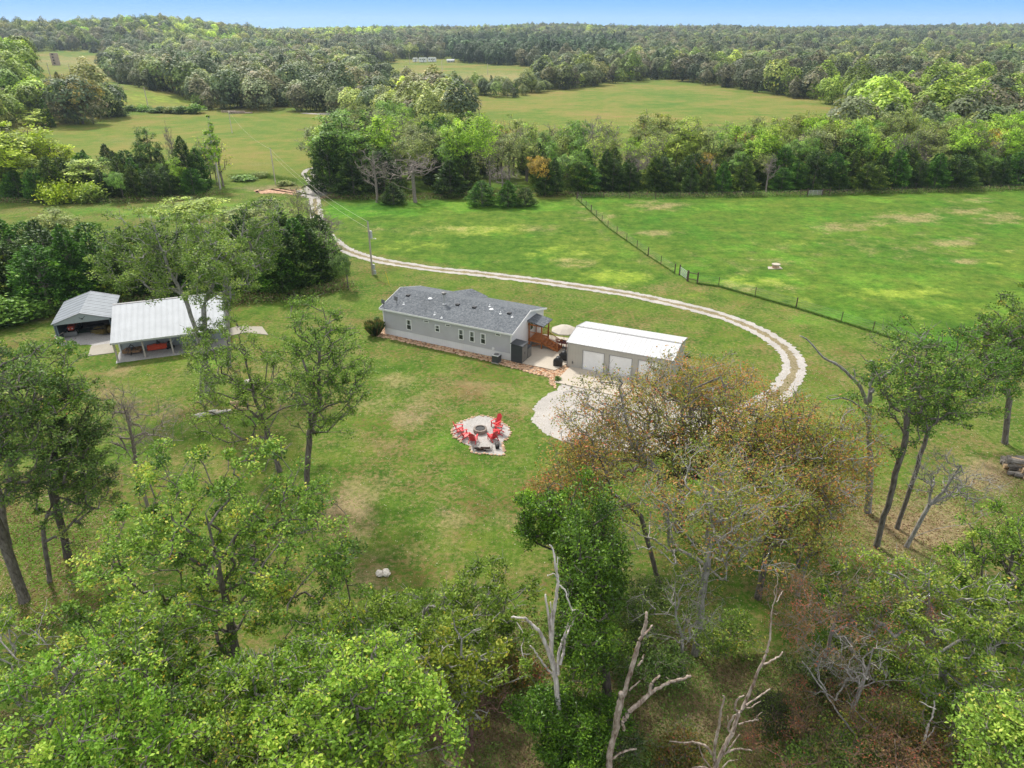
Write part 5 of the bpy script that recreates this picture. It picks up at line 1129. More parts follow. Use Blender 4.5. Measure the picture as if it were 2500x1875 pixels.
near('oak_tree', 'dark green oak just behind the paired dark trunks', (2190, 1290), (2310, 930, 120, 130), 'oak', 'bark', .15, seed=62, nclump=180, nleaf=70, lsize=.19, lobes=8, tint=(.7, .8, .75))
near('oak_tree', 'oak with straight trunk standing in grass near the log heap', (2454, 1082), (2440, 870, 100, 120), 'oak', 'bark', .24, seed=63, nclump=170, nleaf=110, lsize=.22, clump_r=.65, lobes=10, tint=(.7, .72, .7))
near('oak_tree', 'dark oak crown cut by the right edge above the log heap', (2540, 1020), (2520, 790, 80, 110), 'oak', 'bark_dark', .26, seed=64, nclump=130, nleaf=110, lsize=.22, lobes=8, tint=(.6, .68, .6))
near('bare_tree', 'low spreading leafless tree on the bare soil', (2212, 1335), (2330, 1180, 110, 70), None, 'bark_grey', .14, seed=65, nclump=110, nleaf=0, twigs=6, lobes=7, start=.15, extra=[(4.2, 0, 2), (5.2, .5, 2.4), (-1, 0, 5)])
near('bare_tree', 'thin pale leafless tree among the trunks left of the green clearing', None, (1640, 1470, 120, 140), 'olive', 'bark_grey', .09, depth=27, lean=-1.2, seed=66, nclump=90, nleaf=22, twigs=5, lobes=5, lsize=.12)
near('bare_tree', 'grey leafless tree with lichen limbs in the lower right brush', None, (2110, 1650, 130, 120), None, 'bark_grey', .11, depth=23.5, seed=67, nclump=80, nleaf=0, twigs=5, lobes=6, start=.15)

for i, (x, y, wx, wy, lf, lb, tn) in enumerate((
    (1330, 1190, 70, 55, 'rust', 'low rusty thicket at the left foot of the rusty group', (.8, .75, .8)), (1420, 1120, 60, 50, 'rust', 'rusty bush between gravel pad and vine covered tree', (.8, .8, .8)), (1560, 1480, 90, 70, 'olive', 'thin green brush between the dead snags', (.6, .65, .6)),
    (1600, 1640, 100, 60, 'olive', 'low green brush right of the thick brown snag', (.5, .6, .5)), (1480, 1800, 70, 60, 'oak_dark', 'dark brush at the foot of the thick brown snag', (1, 1, 1)), (2190, 1600, 90, 60, 'oak', 'light green sprouts in the lower right brush', (1.2, 1.1, 1)),
    (1990, 1640, 80, 60, 'oak_dark', 'dark green brush left of the lichen limbed tree', (1.2, 1.2, 1)), (2260, 1840, 110, 60, 'rust', 'brown brush at the bottom edge under the lichen snag', (.6, .5, .6)), (1250, 1640, 60, 60, 'rust', 'brown-green brush left of the round dark green tree', (.7, .7, .7)), (1640, 1840, 90, 50, 'rust', 'leafy brown brush at the bottom edge between two snags', (.5, .5, .5)), (2080, 1600, 60, 50, 'oak', 'small bright sapling behind the lichen limbed tree', (1.1, 1.0, 1)),
    (2290, 1740, 80, 55, 'oak_bright', 'light green sapling clump right of the lichen snag', (.7, .7, .7)), (2150, 1770, 70, 45, 'oak', 'low green sapling clump left of the lichen snag', (1.1, 1, 1)), (1990, 1830, 90, 50, 'olive', 'pale leafy sapling at the bottom edge below the leaning limb', (.8, .9, .7)), (1780, 1560, 80, 60, 'oak', 'green sapling clump beside the tallest branching snag', (.9, .85, .9)), (1540, 1580, 60, 50, 'oak', 'green sapling just right of the thick brown snag top', (.8, .8, .8)), (2380, 1870, 90, 50, 'oak', 'green thicket at the bottom edge beside the lime oak', (1, 1, 1)))):
    near('shrub', lb, None, (x, y, wx, wy), lf, 'twig', .05, depth=P(x, y + wy * .8).y, seed=80 + i, nclump=60, nleaf=70, lsize=.15, clump_r=.7, cat='shrub', start=.05, twigs=5, tint=tn)
# ---- dead snags: limbs traced as paths with their own depth and thickness
def snag(name, label, y0, limbs, m, cat='dead tree', seed=1):
    rg = np.random.default_rng(seed); B = PD(limbs[0][0][0][0], limbs[0][0][0][1], y0); B = Vector((B.x, B.y, 0)); t = thing(name, label, cat, B); V = []; F = []; off = 0
    VV = []; FF = []
    for li, (pts, r0, r1, dy) in enumerate(limbs):
        W = []
        for i, (px, py) in enumerate(pts):
            yy = y0 + dy * i / max(1, len(pts) - 1) + rg.normal(0, .05); p = PD(px, py, yy); W.append(p)
        if li == 0 and W[0].z > .1: W.insert(0, Vector((W[0].x, W[0].y, -.1)))
        W = smoothpath(W, 5); pts_ = np.array([list(p - B) for p in W]) + rg.normal(0, .012, (len(W), 3)); rr = (1.15 if y0 > 30 else .8) * np.linspace(r0, r1, len(W)) * rg.uniform(.88, 1.12, len(W))
        d = np.gradient(pts_, axis=0); d /= (np.linalg.norm(d, axis=1, keepdims=True) + 1e-9); ref = np.where(np.abs(d[:, 2:3]) < .9, np.array([[0, 0, 1.0]]), np.array([[1.0, 0, 0]])); x = np.cross(d, ref); x /= np.linalg.norm(x, axis=1, keepdims=True); y = np.cross(d, x); k = 9
        a = np.arange(k) * 2 * pi / k; ring = pts_[:, None, :] + rr[:, None, None] * (x[:, None, :] * np.cos(a)[None, :, None] + y[:, None, :] * np.sin(a)[None, :, None]) * (1 + rg.normal(0, .10, (len(W), k, 1)))
        m_ = len(W); i, j = np.meshgrid(np.arange(m_ - 1), np.arange(k), indexing='ij'); j2 = (j + 1) % k
        n0 = sum(len(v) for v in VV); VV.append(ring.reshape(-1, 3)); FF.append(np.stack([i * k + j, i * k + j2, (i + 1) * k + j2, (i + 1) * k + j], -1).reshape(-1, 4) + n0)
        endc = ring[-1].mean(axis=0) + d[-1] * rr[-1] * .6; n1 = sum(len(v) for v in VV); VV.append(endc[None]); FF.append(np.stack([n1 - k + np.arange(k), n1 - k + (np.arange(k) + 1) % k, np.full(k, n1), np.full(k, n1)], -1))
    V = np.concatenate(VV); F = [tuple(dict.fromkeys(int(q) for q in f)) for f in np.concatenate(FF)]
    me = bpy.data.meshes.new('trunk'); me.from_pydata([tuple(p) for p in V], [], F); me.materials.append(M[m]); me.polygons.foreach_set('use_smooth', [True] * len(me.polygons)); me.update(); link('trunk', me, t)
    return t
def za(x, y): return 1250 + x * .34658, 1300 + y * .34658
def zl(*p): return [za(*q) for q in p]
snag('dead_snag', 'silvery dead snag with several forks rising out of the round dark green tree', 22.0, [
    (zl((330, 1300), (315, 1100), (295, 950), (278, 820), (285, 650), (300, 520), (318, 420), (322, 330), (305, 220), (292, 130), (265, 88)), .17, .035, .4),
    (zl((290, 960), (265, 860), (225, 760), (185, 685), (130, 640), (90, 605), (0, 595)), .12, .05, -.8), (zl((280, 830), (270, 700), (255, 560), (235, 440)), .10, .05, .3),
    (zl((275, 640), (278, 560), (270, 490)), .05, .03, .2), (zl((325, 1000), (325, 880), (350, 780), (385, 690), (410, 600), (425, 550)), .09, .04, .8), (zl((340, 930), (365, 830), (375, 740), (410, 670), (440, 597)), .09, .045, 1.1),
    (zl((425, 550), (395, 480), (375, 410), (335, 375)), .035, .045, .3), (zl((425, 552), (460, 545), (490, 570), (515, 578)), .025, .012, .2), (zl((320, 330), (300, 290), (255, 300), (250, 305)), .03, .012, -.2), (zl((318, 260), (322, 200), (318, 170)), .03, .015, .2),
    (zl((295, 1010), (240, 950), (190, 880), (150, 820), (125, 795)), .06, .03, -.5), (zl((395, 450), (398, 420), (392, 395)), .015, .01, .1)], 'dead_pale', seed=3)
snag('dead_snag', 'thick brown broken snag with one long limb reaching right', 20.0, [
    (zl((680, 1700), (690, 1550), (735, 1380), (755, 1250), (800, 1100), (850, 930), (885, 800), (925, 700), (945, 620), (948, 562)), .19, .07, .9),
    (zl((735, 1400), (740, 1280), (765, 1180), (770, 1130)), .19, .13, -.4), (zl((930, 715), (960, 690), (990, 655)), .06, .045, .2), (zl((790, 1320), (840, 1250), (910, 1190), (975, 1135), (1030, 1095), (1110, 1055), (1190, 1035), (1260, 1010)), .13, .06, 1.0),
    (zl((975, 1135), (972, 1090), (1000, 1045), (1040, 1010)), .085, .055, .2), (zl((890, 940), (915, 900), (930, 860)), .06, .04, .2), (zl((830, 1110), (870, 1070), (905, 1045)), .045, .03, .2), (zl((1120, 1055), (1100, 1030), (1080, 1020)), .015, .01, .1),
    (zl((700, 1600), (760, 1555), (830, 1530), (880, 1525)), .07, .045, .5), (zl((790, 1390), (780, 1345), (785, 1330)), .09, .07, -.3)], 'dead', seed=4)
snag('dead_snag', 'tall branching brown snag with a long thin top and roots at its foot', 20.5, [
    (zl((1420, 1720), (1470, 1560), (1540, 1430), (1590, 1300), (1640, 1200), (1690, 1090), (1730, 990), (1780, 880), (1810, 790), (1822, 680), (1830, 560), (1855, 460), (1870, 370)), .14, .02, 1.2),
    (zl((1865, 490), (1890, 440), (1908, 415)), .03, .012, .2), (zl((1860, 460), (1845, 420), (1872, 350), (1865, 300), (1850, 285)), .025, .008, .2), (zl((1835, 560), (1860, 578), (1890, 560)), .02, .012, .1), (zl((1770, 930), (1830, 900), (1880, 870), (1910, 840)), .055, .035, .5),
    (zl((1430, 1640), (1430, 1500), (1455, 1380), (1470, 1260), (1495, 1170), (1487, 1150)), .10, .035, -.5), (zl((1640, 1220), (1700, 1180), (1760, 1140), (1820, 1100)), .06, .035, .6), (zl((1650, 1240), (1700, 1220), (1750, 1185)), .045, .02, .7),
    (zl((1600, 1260), (1570, 1240), (1585, 1180), (1630, 1150)), .06, .045, -.2), (zl((1600, 1350), (1660, 1330), (1735, 1320)), .045, .025, .4), (zl((1700, 1325), (1730, 1290), (1760, 1268)), .02, .012, .2), (zl((1735, 1320), (1725, 1285)), .015, .01, .1),
    (zl((1560, 1420), (1520, 1380), (1560, 1300), (1600, 1270)), .06, .05, -.3), (zl((1500, 1560), (1560, 1480), (1605, 1420)), .05, .03, .3), (zl((1490, 1560), (1560, 1530), (1620, 1525), (1690, 1540)), .06, .035, .5), (zl((1530, 1390), (1520, 1330), (1522, 1290)), .03, .015, .1),
    (zl((1430, 1590), (1370, 1510), (1290, 1480), (1200, 1480), (1110, 1470)), .08, .03, .4), (zl((1420, 1680), (1350, 1590), (1310, 1490), (1270, 1475)), .05, .03, .2), (zl((1440, 1680), (1340, 1650), (1270, 1655)), .05, .03, .0), (zl((1480, 1660), (1530, 1610), (1590, 1600)), .05, .02, .3)], 'dead', seed=5)
def zb(x, y): return 1950 + x * .34658, 1300 + y * .34658
snag('dead_snag', 'short pale lichen snag standing in the brush at the lower right', 21.5, [
    ([zb(*q) for q in ((850, 1700), (850, 1560), (885, 1460), (910, 1360), (945, 1280), (958, 1185))], .10, .035, .5), ([zb(*q) for q in ((965, 1245), (900, 1215), (845, 1185))], .035, .015, .2),
    ([zb(*q) for q in ((890, 1530), (950, 1490), (1015, 1470))], .045, .025, .3), ([zb(*q) for q in ((910, 1440), (940, 1400), (955, 1370))], .035, .015, .2)], 'dead_pale', seed=6)
snag('dead_snag', 'thin pink-brown stub at the bottom edge left of the lichen snag', 20.5, [([zb(*q) for q in ((690, 1700), (685, 1600), (680, 1465))], .05, .025, .2)], 'dead', seed=7)
snag('dead_snag', 'leaning grey dead limb crossing the brush in the lower right', 22.5, [
    ([zb(*q) for q in ((430, 1480), (300, 1300), (200, 1150), (120, 1040), (60, 950), (22, 905))], .07, .025, .8), ([zb(*q) for q in ((560, 1390), (450, 1310), (370, 1220), (340, 1190))], .04, .02, .2)], 'bark_grey', seed=8)
snag('dead_snag', 'pale fallen limb leaning into the dark hearted oak', 23.5, [([zb(*q) for q in ((1330, 1290), (1270, 1200), (1180, 1100), (1100, 1040), (1050, 990))], .10, .05, .6), ([zb(*q) for q in ((1290, 1440), (1220, 1330), (1150, 1275))], .05, .03, .3)], 'bark_grey', seed=9)
def zc(x, y): return 1600 + x * .45203, 750 + y * .45203
snag('bare_tree', 'tall bare grey tree with wide antler-like forks at the right', P(2121, 1250).y, [
    ([zc(*q) for q in ((1148, 1110), (1155, 950), (1158, 800), (1150, 650), (1155, 530), (1165, 430), (1178, 350), (1175, 295), (1160, 290))], .24, .06, .3), ([zc(*q) for q in ((1140, 520), (1105, 430), (1050, 370), (985, 310), (920, 280), (870, 230), (820, 175), (780, 155))], .11, .025, -1.5),
    ([zc(*q) for q in ((1170, 460), (1210, 400), (1280, 340), (1350, 280), (1410, 220), (1435, 170), (1450, 140))], .11, .025, 1.5), ([zc(*q) for q in ((1410, 220), (1480, 205), (1550, 180))], .04, .01, .5), ([zc(*q) for q in ((1190, 400), (1240, 320), (1300, 240), (1340, 160))], .04, .012, .8),
    ([zc(*q) for q in ((1140, 575), (1080, 520), (1010, 490), (950, 500), (925, 485))], .07, .02, -1), ([zc(*q) for q in ((1010, 490), (970, 475), (925, 480))], .03, .012, -.3), ([zc(*q) for q in ((1075, 400), (1078, 360), (1070, 335))], .04, .03, .1), ([zc(*q) for q in ((1160, 680), (1190, 640), (1205, 605))], .03, .012, .2),
    ([zc(*q) for q in ((1165, 300), (1130, 280), (1105, 250))], .03, .01, -.2), ([zc(*q) for q in ((1155, 740), (1100, 720), (1075, 710))], .025, .01, -.2), ([zc(*q) for q in ((1435, 170), (1400, 150), (1360, 130))], .025, .01, .2), ([zc(*q) for q in ((1340, 160), (1335, 130), (1320, 110))], .015, .008, .1), ([zc(*q) for q in ((1450, 140), (1490, 110), (1520, 95))], .015, .008, .2)], 'bark_grey', cat='tree', seed=10)
# ------------------------------------------------------------------ middle distance trees: a few meshes, many individual copies
def broad_var(seed, h, rx, rz_, ncl, nl, ls, leaf='mid', bark='bark', tw=2, **kw):
    return build_tree(seed, [(0, 0, -.2), (.1, 0, h * .25), (.0, .1, h * .5), (0, 0, h * .8)], (0, 0, h - rz_), (rx, rx, rz_), leaf, bark, R=.22, nclump=ncl, nleaf=nl, lsize=ls, clump_r=rx * .24, lobes=9, twigs=tw, sides=5, start=.3, step=1.3, outw=.8, **kw)
BROAD = [broad_var(101, 12, 4.3, 5.2, 105, 62, .36), broad_var(102, 12, 3.9, 4.9, 90, 62, .36), broad_var(103, 13, 4.8, 5.3, 120, 58, .36), broad_var(104, 11, 4.4, 4.6, 90, 64, .36), broad_var(105, 13, 3.5, 5.6, 95, 60, .36)]
AIRY = [broad_var(111, 12, 4.2, 4.9, 95, 16, .30, tw=4, bark='twig'), broad_var(112, 12, 3.9, 4.8, 80, 13, .30, tw=4, bark='twig')]
BARE = [(broad_var(121, 11, 3.5, 4.4, 110, 0, .3, None, 'twig', tw=6)[0], None), (broad_var(122, 12, 3.2, 5.0, 100, 0, .3, None, 'twig', tw=6)[0], None), (broad_var(123, 10, 4.0, 3.8, 120, 0, .3, None, 'twig', tw=6)[0], None)]
def cedar_var(seed, h=9.0, rm=2.5, n=5600, ls=.34, point=.75):
    rg = np.random.default_rng(seed); z = h * (1 - rg.uniform(0, 1, n) ** .62) * .98 + .12; a = rg.uniform(0, 2 * pi, n); ph = rg.uniform(0, 6, 6)
    prof = np.minimum(1, (z / h + .10) * 5) * np.clip(1 - z / h, 0.015, 1) ** point
    lump = 1 + .22 * np.sin(3 * a + ph[0] + z * 1.1) + .13 * np.sin(5 * a + ph[1] - z * 2.1) + .16 * np.sin(z * 3.6 + 2 * a + ph[2]) + .1 * np.sin(7 * a + z * 5 + ph[3])
    r = rm * prof * lump * rg.uniform(.25, 1, n) ** .38; c = np.stack([r * np.cos(a), r * np.sin(a), z + rg.normal(0, .1, n) + .12 * r], -1)
    out = np.stack([np.cos(a), np.sin(a), np.full(n, .45)], -1); d = out + rg.normal(0, .45, (n, 3)); d /= np.linalg.norm(d, axis=1, keepdims=True)
    nn = rg.normal(0, 1, (n, 3)); s_ = np.cross(d, nn); s_ /= np.linalg.norm(s_, axis=1, keepdims=True); L_ = (ls * rg.uniform(.6, 1.4, n))[:, None]; W_ = L_ * .22
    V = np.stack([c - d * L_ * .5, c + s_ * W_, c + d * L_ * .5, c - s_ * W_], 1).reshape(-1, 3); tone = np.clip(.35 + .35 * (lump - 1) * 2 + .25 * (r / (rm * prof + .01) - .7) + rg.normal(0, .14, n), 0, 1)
    cm = fast_mesh('crown', V, np.arange(4 * n).reshape(n, 4), 4, {'rnd': np.repeat(tone, 4)}, M['cedar'])
    N, par, ch = skeleton(rg, [(0, 0, -.2), (0, 0, h * .5), (0, 0, h * .93)], [(rm * .5 * cos(q) * (1 - z_ / h), rm * .5 * sin(q) * (1 - z_ / h), z_) for q, z_ in zip(rg.uniform(0, 6.3, 24), rg.uniform(.8, h * .8, 24))], start=.02, twigs=0, step=1.2)
    Vt, Ft = tubes(N, par, ch, .16, sides=5); return fast_mesh('trunk', Vt, Ft, 4, None, M['bark'], True), cm
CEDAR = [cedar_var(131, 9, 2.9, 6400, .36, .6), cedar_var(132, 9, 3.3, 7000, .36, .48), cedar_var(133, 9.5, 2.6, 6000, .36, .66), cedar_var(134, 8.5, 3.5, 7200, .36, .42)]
def shrub_var(seed, n=2200, r=1.5, h=1.6, ls=.24):
    rg = np.random.default_rng(seed); ce = [(unit(rg.normal(0, 1, 3)) * np.array([r * .6, r * .6, h * .35]) + np.array([0, 0, h * .55])) for _ in range(18)]; ce = np.array(ce)
    rep = rg.integers(0, 18, n); off = rg.normal(0, .3, (n, 3)) * np.array([1, 1, .8]) * r * .7; c = ce[rep] + off; c[:, 2] = np.abs(c[:, 2]); V, F, t_ = leaves(rg, c, ls, .6, tone=rg.uniform(.2, .8, 18)[rep])
    st = MB()
    for i in range(7): st.bar((0, 0, 0), tuple(ce[i]), .03, .012, 4, False)
    sm = bpy.data.meshes.new('trunk'); sm.from_pydata(st.v, [], st.f); sm.materials.append(M['bark']); return sm, fast_mesh('crown', V, F, 4, {'rnd': t_}, M['mid'])
SHRUB = [shrub_var(141), shrub_var(142, 2400, 1.8, 1.4), shrub_var(143, 2000, 1.3, 2.0)]
POPLAR = broad_var(151, 16, 1.9, 6.5, 80, 60, .34, 'mid', 'white_bark')
def scatter(poly, sp, seed, jit=.42):
    rg = np.random.default_rng(seed); W = [P(*p) for p in poly]; xs = [p.x for p in W]; ys = [p.y for p in W]
    X, Y = np.meshgrid(np.arange(min(xs) - sp, max(xs) + sp, sp), np.arange(min(ys) - sp, max(ys) + sp, sp)); X = X + (np.arange(X.shape[0]) % 2)[:, None] * sp * .5
    X = (X + rg.uniform(-jit, jit, X.shape) * sp).ravel(); Y = (Y + rg.uniform(-jit, jit, Y.shape) * sp).ravel(); Z = T(X, Y); a, b_ = proj(X, Y, Z); k = inpoly(a, b_, poly); return np.stack([X, Y, Z], -1)[k], a[k], b_[k]
TONES = {'olive': (1.0, .95, .95), 'lime': (1.2, 1.45, .55), 'yellow': (1.6, 1.55, .5), 'grey-green': (1.0, .92, 1.3), 'mid green': (.68, .95, .6), 'dark green': (.45, .62, .5), 'brownish': (1.25, .85, 1.0), 'pale yellow-green': (1.4, 1.4, .95), 'orange-tinged': (1.8, 1.0, .6)}
used_labels = {}
def add_mid(kind, pos, tone, where, sc, rg, group, sc2=None, lab=None):
    var = {'cedar': CEDAR, 'broad': BROAD, 'airy': AIRY, 'bare': BARE, 'shrub': SHRUB}[kind]; tm, lm = var[int(rg.integers(len(var)))]
    nm = {'cedar': 'cedar_tree', 'broad': 'leafy_tree', 'airy': 'thinning_tree', 'bare': 'bare_tree', 'shrub': 'shrub'}[kind]
    word = {'cedar': 'cedar', 'broad': 'leafy tree', 'airy': 'half-bare tree', 'bare': 'leafless tree', 'shrub': 'shrub'}[kind]
    size = 'tall' if sc > 1.13 else 'small' if sc < .85 else 'medium'
    if kind != 'cedar' and tone and tone.count('-') > 0 and len(where.split()) > 10: word = 'tree'
    if lab is None:
        base = f"{size} {tone} {word} {where}".replace('leafy tree back', 'tree back').replace('leafy tree front', 'tree front') if kind != 'bare' else f"{size} grey {word} {where}"; lab = base.replace("leafy tree in", "tree in")
    t = TONES.get(tone, (1, 1, 1))
    if kind == 'cedar': t = {'dark': (.9, .95, .95), 'fresh green': (1.1, 1.5, .85), 'olive dark': (1.5, 1.3, 1.0)}.get(tone, (1, 1, 1))
    j = rg.uniform(.88, 1.14)
    wq = rg.uniform(1.0, 1.45) if kind == 'cedar' else rg.uniform(.92, 1.12)
    s_ = sc2 or (sc * wq, sc * wq * rg.uniform(.92, 1.08), sc)
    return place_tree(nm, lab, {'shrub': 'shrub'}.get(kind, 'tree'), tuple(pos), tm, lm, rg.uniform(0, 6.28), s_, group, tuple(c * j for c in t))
def where_of(px, py, marks, rows):
    w_ = marks[-1][1]
    for x_, nm in marks:
        if px < x_: w_ = nm; break
    r_ = rows[-1][1]
    for y_, nm in rows:
        if py > y_: r_ = nm; break
    return f"{r_}, {w_}"
def belt(poly, sp, mix, tones, scr, seed, marks, rows, group, avoid=None):
    pts, a, b_ = scatter(poly, sp, seed); rg = np.random.default_rng(seed + 1); ks = list(mix); pr = np.array([mix[k] for k in ks]); pr /= pr.sum(); lab = {}
    out = []
    for p, x, y in zip(pts, a, b_):
        if avoid and inpoly(np.array([x]), np.array([y]), avoid)[0]: continue
        k = ks[int(rg.choice(len(ks), p=pr))]; tn = 'plain'
        if k in ('broad', 'airy', 'shrub'):
            tk = list(tones(x, y)); tn = tk[int(rg.integers(len(tk)))]
        elif k == 'cedar': tn = ['dark', 'dark', 'olive dark', 'fresh green'][int(rg.integers(4))]
        sc = rg.uniform(*scr[k]); wv = where_of(x, y, marks, rows)
        out.append((k, p, tn, wv, sc))
    for (k, p, tn, wv, sc) in out: add_mid(k, p, tn, wv, sc, rg, group)
    print('belt', group, len(out))
belt([(-250, 775), (20, 768), (110, 752), (270, 738), (420, 728), (600, 730), (700, 724), (790, 708), (835, 690), (825, 660), (790, 640), (700, 650), (560, 668), (450, 672), (300, 680), (150, 680), (0, 665), (-250, 660)], 3.3,
     {'cedar': .62, 'broad': .25, 'airy': .08, 'bare': .05}, lambda x, y: ('mid green', 'olive', 'mid green', 'grey-green'), {'cedar': (.72, 1.08), 'broad': (.5, .72), 'airy': (.5, .72), 'bare': (.55, .75)}, 201,
     [(120, 'left of the carport'), (270, 'behind the carport'), (400, 'behind the left end of the barn'), (560, 'behind the right end of the barn'), (700, 'between barn and gravel drive'), (9999, 'beside the gravel drive')], [(722, 'in the front row'), (695, 'in the middle'), (0, 'in the back row')], 'trees of the dark belt behind the barn')
belt([(-200, 478), (100, 492), (300, 490), (480, 482), (530, 465), (545, 445), (520, 440), (300, 444), (0, 438), (-200, 435)], 3.6,
     {'cedar': .6, 'broad': .28, 'airy': .12}, lambda x, y: ('yellow', 'lime', 'pale yellow-green') if x < 200 else ('mid green', 'olive', 'lime'), {'cedar': (.6, .98), 'broad': (.5, .75), 'airy': (.5, .7)}, 211,
     [(90, 'at the left edge'), (220, 'beside the big yellow-green tree'), (380, 'in the middle'), (9999, 'near the white trunked tree')], [(465, 'front of the left field belt'), (0, 'back of the left field belt')], 'trees of the belt across the left field')
belt([(1318, 480), (1400, 475), (1600, 478), (1950, 471), (2300, 466), (2620, 455), (2620, 436), (1900, 450), (1318, 455)], 4.0,
     {'cedar': .86, 'broad': .1, 'bare': .04}, lambda x, y: ('olive', 'mid green', 'orange-tinged'), {'cedar': (.6, 1.0), 'broad': (.6, .75), 'bare': (.6, .8)}, 221,
     [(1500, 'behind the fence corner post'), (1750, 'between corner post and far gate'), (1950, 'just left of the far pasture gate'), (2100, 'behind the far pasture gate'), (2300, 'right of the far pasture gate'), (9999, 'toward the right edge')], [(465, 'front of the cedar row'), (0, 'back of the cedar row')], 'cedars along the far side of the pasture')
belt([(1190, 458), (1318, 452), (1900, 448), (2620, 434), (2620, 372), (2250, 384), (2100, 398), (1500, 403), (1210, 405)], 5.3,
     {'broad': .56, 'airy': .26, 'bare': .12, 'cedar': .06}, lambda x, y: ('lime', 'mid green', 'olive', 'pale yellow-green', 'grey-green') + (('orange-tinged',) if int(x / 60) % 5 == 0 else ()), {'cedar': (.8, 1.0), 'broad': (.8, 1.2), 'airy': (.8, 1.15), 'bare': (.8, 1.2)}, 231,
     [(1400, 'behind the fence corner'), (1650, 'behind the cedar row left part'), (1900, 'behind the cedar row middle'), (2100, 'behind the far pasture gate'), (2350, 'behind the cedar row right part'), (9999, 'at the right edge')], [(430, 'near the cedars'), (0, 'on the far side')], 'leafy trees behind the cedar row')
belt([(775, 462), (900, 474), (1000, 476), (1090, 474), (1170, 466), (1190, 430), (1200, 400), (1150, 345), (1080, 362), (960, 335), (880, 330), (840, 345), (800, 390), (778, 430)], 5.6,
     {'cedar': .25, 'broad': .42, 'airy': .22, 'bare': .11}, lambda x, y: ('lime', 'mid green', 'olive', 'pale yellow-green', 'grey-green'), {'cedar': (.9, 1.3), 'broad': (.75, 1.1), 'airy': (.75, 1.1), 'bare': (.7, 1.0)}, 241,
     [(860, 'right of the creek crossing'), (980, 'behind the two pale bare trees'), (1100, 'left of the pair of small cedars'), (9999, 'behind the pair of small cedars')], [(440, 'in front'), (390, 'in the middle'), (0, 'at the back')], 'grove right of the creek crossing')
RG = np.random.default_rng(77)
def solo(kind, x, y, top, wpx, tone, lab, var=None):
    b_ = P(x, y); h = PD(x, top, b_.y).z - b_.z; Vs = {'cedar': CEDAR, 'broad': BROAD, 'airy': AIRY, 'bare': BARE, 'shrub': SHRUB}[kind]; tm, lm = Vs[var if var is not None else int(RG.integers(len(Vs)))]
    me = lm or tm; co = np.zeros(len(me.vertices) * 3, np.float32); me.vertices.foreach_get('co', co); co = co.reshape(-1, 3); hz = co[:, 2].max(); wz = np.percentile(co[:, 0], 98) - np.percentile(co[:, 0], 2)
    dist = math.hypot(b_.y, CAM_H - b_.z) ; sx_ = (wpx / FPX * dist) / wz; sz_ = h / hz; t = TONES.get(tone, (1, 1, 1)) if kind != 'cedar' else {'dark': (.9, .95, .95), 'fresh green': (1.1, 1.5, .85)}.get(tone, (1, 1, 1))
    place_tree({'cedar': 'cedar_tree', 'broad': 'leafy_tree', 'airy': 'thinning_tree', 'bare': 'bare_tree', 'shrub': 'shrub'}[kind], lab, 'shrub' if kind == 'shrub' else 'tree', tuple(b_), tm, lm, RG.uniform(0, 6.28), (sx_, sx_, sz_), None, t)
solo('broad', 55, 470, 292, 150, 'yellow', 'big yellow-green tree at the left edge of the field belt'); solo('broad', 150, 462, 330, 80, 'yellow', 'smaller yellow tree right of the big yellow-green tree')
solo('broad', 235, 478, 385, 90, 'pale yellow-green', 'pale silvery green tree in front of the left field belt'); solo('shrub', 160, 492, 430, 90, 'yellow', 'broad yellowish bush at the front of the left field belt'); solo('shrub', 225, 492, 440, 60, 'pale yellow-green', 'pale bush beside the broad yellowish bush')
solo('broad', 385, 455, 305, 55, 'dark green', 'dark rounded tree standing above the left field belt'); solo('cedar', 465, 470, 330, 55, 'dark', 'tallest pointed cedar in the left field belt'); solo('airy', 545, 455, 330, 60, 'yellow', 'yellowing tree at the right end of the left field belt')
b_ = P(538, 462); place_tree('leafy_tree', 'slender white trunked tree at the right end of the left field belt', 'tree', tuple(b_), *POPLAR, 0, (1.0, 1.0, 1.12), None, TONES['lime'])
solo('cedar', 266, 288, 240, 74, 'dark', 'round dark cedar alone in the left hay field', 3); solo('broad', 204, 306, 172, 78, 'brownish', 'tall brownish tree at the left field edge below the silo'); solo('broad', 90, 316, 262, 70, 'yellow', 'small yellowish tree at the left edge of the left hay field')
solo('broad', 298, 203, 146, 60, 'dark green', 'spreading dark tree at the edge of the left hill field'); solo('cedar', 230, 128, 115, 18, 'dark', 'small dark cedar at the top of the left hill field'); solo('cedar', 140, 191, 174, 10, 'dark', 'tiny dark cedar below the silo')
solo('bare', 274, 262, 200, 50, '', 'bare tree at the bottom of the left hill field'); solo('bare', 435, 440, 290, 24, '', 'thin bare tree behind the left field belt')
solo('bare', 786, 425, 308, 64, '', 'bare tree beside the track bend above the creek crossing'); solo('bare', 921, 494, 362, 60, '', 'pale bare tree at the front of the grove, left one'); solo('bare', 1014, 494, 372, 90, '', 'pale bare tree at the front of the grove, wide right one'); solo('bare', 957, 470, 372, 40, '', 'slim bare tree between the two pale bare trees')
solo('cedar', 962, 498, 445, 52, 'dark', 'low dark cedar between the pale bare trees'); solo('cedar', 1177, 503, 440, 62, 'fresh green', 'left cedar of the small pair at the edge of the hay field'); solo('cedar', 1240, 505, 440, 50, 'fresh green', 'middle cedar of the clump right of the small pair'); solo('cedar', 1282, 504, 458, 46, 'dark', 'right round cedar of the clump at the hay field edge', 3); solo('bare', 1226, 497, 395, 45, '', 'thin bare tree rising from the cedar clump')
